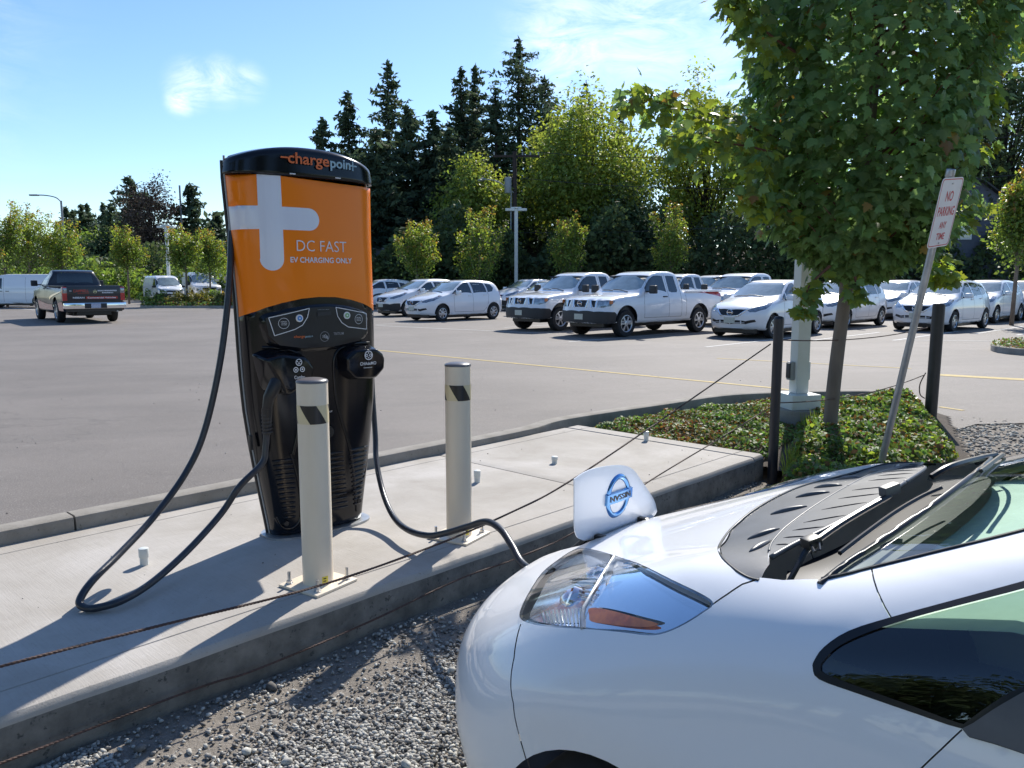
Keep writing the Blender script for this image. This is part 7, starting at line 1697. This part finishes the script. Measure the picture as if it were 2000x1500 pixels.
# street lamp far left
Y4 = 66.; p4 = wpd(134, 600, Y4); z4 = wpd(134, 392, Y4).z; t = thing('street_lamp', 'distant grey street lamp with a long curved arm on the left', 'street lamp', (p4.x, Y4, 0))
MB().tube([(0, 0, -.1), (0, 0, z4)], [.12, .08], 8).build('pole', M['greym'], t, 60)
MB().tube(spline([(0, 0, z4 - .1), (-.4, 0, z4 + .25), (-1.2, 0, z4 + .42), (-2.0, 0, z4 + .45)], 5), .05, 6).build('arm', M['greym'], t, 60); MB().box(-2.5, -1.8, -.15, .15, z4 + .38, z4 + .50, .03).build('lamp_head', M['greym'], t)
p5 = wpd(363, 600, 86); t = MB().cyl((p5.x, 86), .10, 0, wpd(363, 362, 86).z, 8).build('far_pole', M['greym'], None, 60); tag(t, 'thin distant pole rising above the left trees', 'pole')
# overhead wires
def wire(a, b, sag, label, r_=.018):
    q = [a.lerp(b, s_) - Vector((0, 0, sag * 4 * s_ * (1 - s_))) for s_ in np.linspace(0, 1, 16)]; o = MB().tube(q, r_, 4).build('overhead_wire', M['wire'], None); tag(o, label, 'wire'); return o
top = Vector((p.x, Y, zt - .05))
wire(top + Vector((-1.3, 0, 0)), wpd(700, 410, 62), .6, 'overhead wire dropping left from the utility pole crossarm'); wire(top + Vector((-.6, 0, -.4)), wpd(728, 430, 62), .5, 'second overhead wire dropping left from the utility pole')
wire(top + Vector((1.5, 0, 0)), wpd(2100, 250, 40), .8, 'top overhead wire running right from the utility pole'); wire(top + Vector((.5, 0, -1.6)), wpd(2100, 330, 40), .8, 'middle overhead wire running right from the utility pole'); wire(top + Vector((0, 0, -5.)), wpd(2100, 372, 40), .6, 'lowest overhead wire running right past the leaning sign')
# grey shed right behind the charger
a = wpd(700, 600, 56); b = wpd(757, 600, 56); zs = wpd(750, 486, 56).z; t = thing('shed', 'grey metal clad shed corner behind the charger', 'shed', ((a.x + b.x) / 2, 56, 0)); hw_ = (b.x - a.x) / 2
MB().box(-hw_, hw_, -1.2, 1.2, -.1, zs - .12).build('wall', M['shed'], t); rib = MB()
for k in range(9): rib.box(-hw_ + .05 + k * hw_ * 2 / 9, -hw_ + .10 + k * hw_ * 2 / 9, -1.23, -1.2, 0, zs - .15)
rib.build('cladding_rib', M['shed'], t); MB().box(-hw_ - .1, hw_ + .1, -1.3, 1.3, zs - .12, zs + .02).build('roof', M['greym'], t); MB().box(hw_ - .9, hw_ - .7, -1.26, -1.2, zs - .75, zs - .6).build('wall_lamp', M['polew'], t)
q = wpd(746, 600, 57); o = MB().cyl((q.x, 57.5), .16, 0, wpd(740, 454, 57.5).z, 8).build('short_pole', M['pole_k'], None, 50); tag(o, 'short weathered pole beside the grey shed', 'pole')
# slate blue house behind the sign
Yh = 50.; a = wpd(1822, 600, Yh); b = wpd(1965, 600, Yh); zh = wpd(1880, 352, Yh).z; t = thing('house', 'slate blue house wall showing through the trees behind the leaning sign', 'house', ((a.x + b.x) / 2, Yh, 0)); hw_ = (b.x - a.x) / 2
wl = MB().box(-hw_, hw_, 0, 6, -.1, zh - 1.6).add([(-hw_, 0, zh - 1.6), (hw_, 0, zh - 1.6), (0, 0, zh), (-hw_, 6, zh - 1.6), (hw_, 6, zh - 1.6), (0, 6, zh)], [(0, 1, 2), (4, 3, 5)]).build('wall', M['house'], t)
k = 0; z = .3
while z < zh - 1.6: MB().box(-hw_ - .01, hw_ + .01, -.035, -.0, z, z + .03).build('siding_board', M['house'], t); z += .22
rf = MB()
for sg in (-1, 1): rf.add([(0, -.4, zh + .12), (sg * (hw_ + .4), -.4, zh - 1.75), (sg * (hw_ + .4), 6.4, zh - 1.75), (0, 6.4, zh + .12), (0, -.4, zh), (sg * (hw_ + .4), -.4, zh - 1.87), (sg * (hw_ + .4), 6.4, zh - 1.87), (0, 6.4, zh)], [(0, 1, 2, 3)[::sg], (4, 7, 6, 5)[::sg], (0, 4, 5, 1)[::sg]])
rf.build('roof', M['bumperk'], t)
cw_ = wpd(1873, 600, Yh).x - (a.x + b.x) / 2; z0 = wpd(1873, 468, Yh).z; z1 = wpd(1873, 436, Yh).z
fr = MB().box(cw_ - .42, cw_ + .42, -.10, -.03, z0, z1).build('window', M['polew'], t); MB().box(cw_ - .32, cw_ + .32, -.12, -.101, z0 + .1, z1 - .1).build('pane', M['ltglass'], fr)
# dark lot fence behind the right-hand rows
o = MB(); 
# trees behind the viewer: what the glass and paint reflect
def shade_tree(label, X_, Y_, H, wr, seed):
    t = thing('shade_tree', label, 'tree', (X_, Y_, 0)); P0, cc, k = crown_pts(7000, (wr, wr, H * .40), 80, .7, seed=seed); P0[:, 2] += H * .58
    tr = MB().tube([(0, 0, -.2), (0, 0, H * .8)], [.25, .06], 8); limbs(tr, Vector((0, 0, 1.5)), cc + [0, 0, H * .58], 20, .06, seed); tr.build('trunk', M['barkd'], t, 180); foliage('crown', P0, nr.uniform(.6, 1.3, len(P0)) * .32, [M['leafC']], t)
shade_tree('broad tree behind the viewer on the car side', 7.5, -10, 10, 3.6, 81); shade_tree('tall tree straight behind the viewer', -4, -15, 12, 4, 82); shade_tree('smaller tree far to the right behind the front car', 14, -5, 8, 3, 83)
shade_tree('broad tree behind the viewer to the left', -11, -6.5, 8, 3.6, 84); shade_tree('leafy tree far behind the viewer to the left', -17, -9, 9, 4.2, 85); shade_tree('tree beside the yard entrance on the left', -16, -2.5, 7, 3.2, 86)
# small litter: pebbles on slab
pts = []; sz = []
for _ in range(70):
    u = rnd.uniform(-2.5, 5.9); v = rnd.uniform(.1, 1.85); q = UV(u, v); s_ = rnd.uniform(.0015, .0055); pts.append((q.x, q.y, SLAB_Z + s_ * .5)); sz.append(s_)
stones('grit_on_slab', pts, sz)
pts = []; sz = []
for _ in range(260):
    u = rnd.uniform(-6, 12); v = rnd.uniform(2.15, 9); q = UV(u, v); s_ = rnd.uniform(.003, .008); pts.append((q.x, q.y, .004)); sz.append(s_)
stones('grit_on_asphalt', pts, sz)
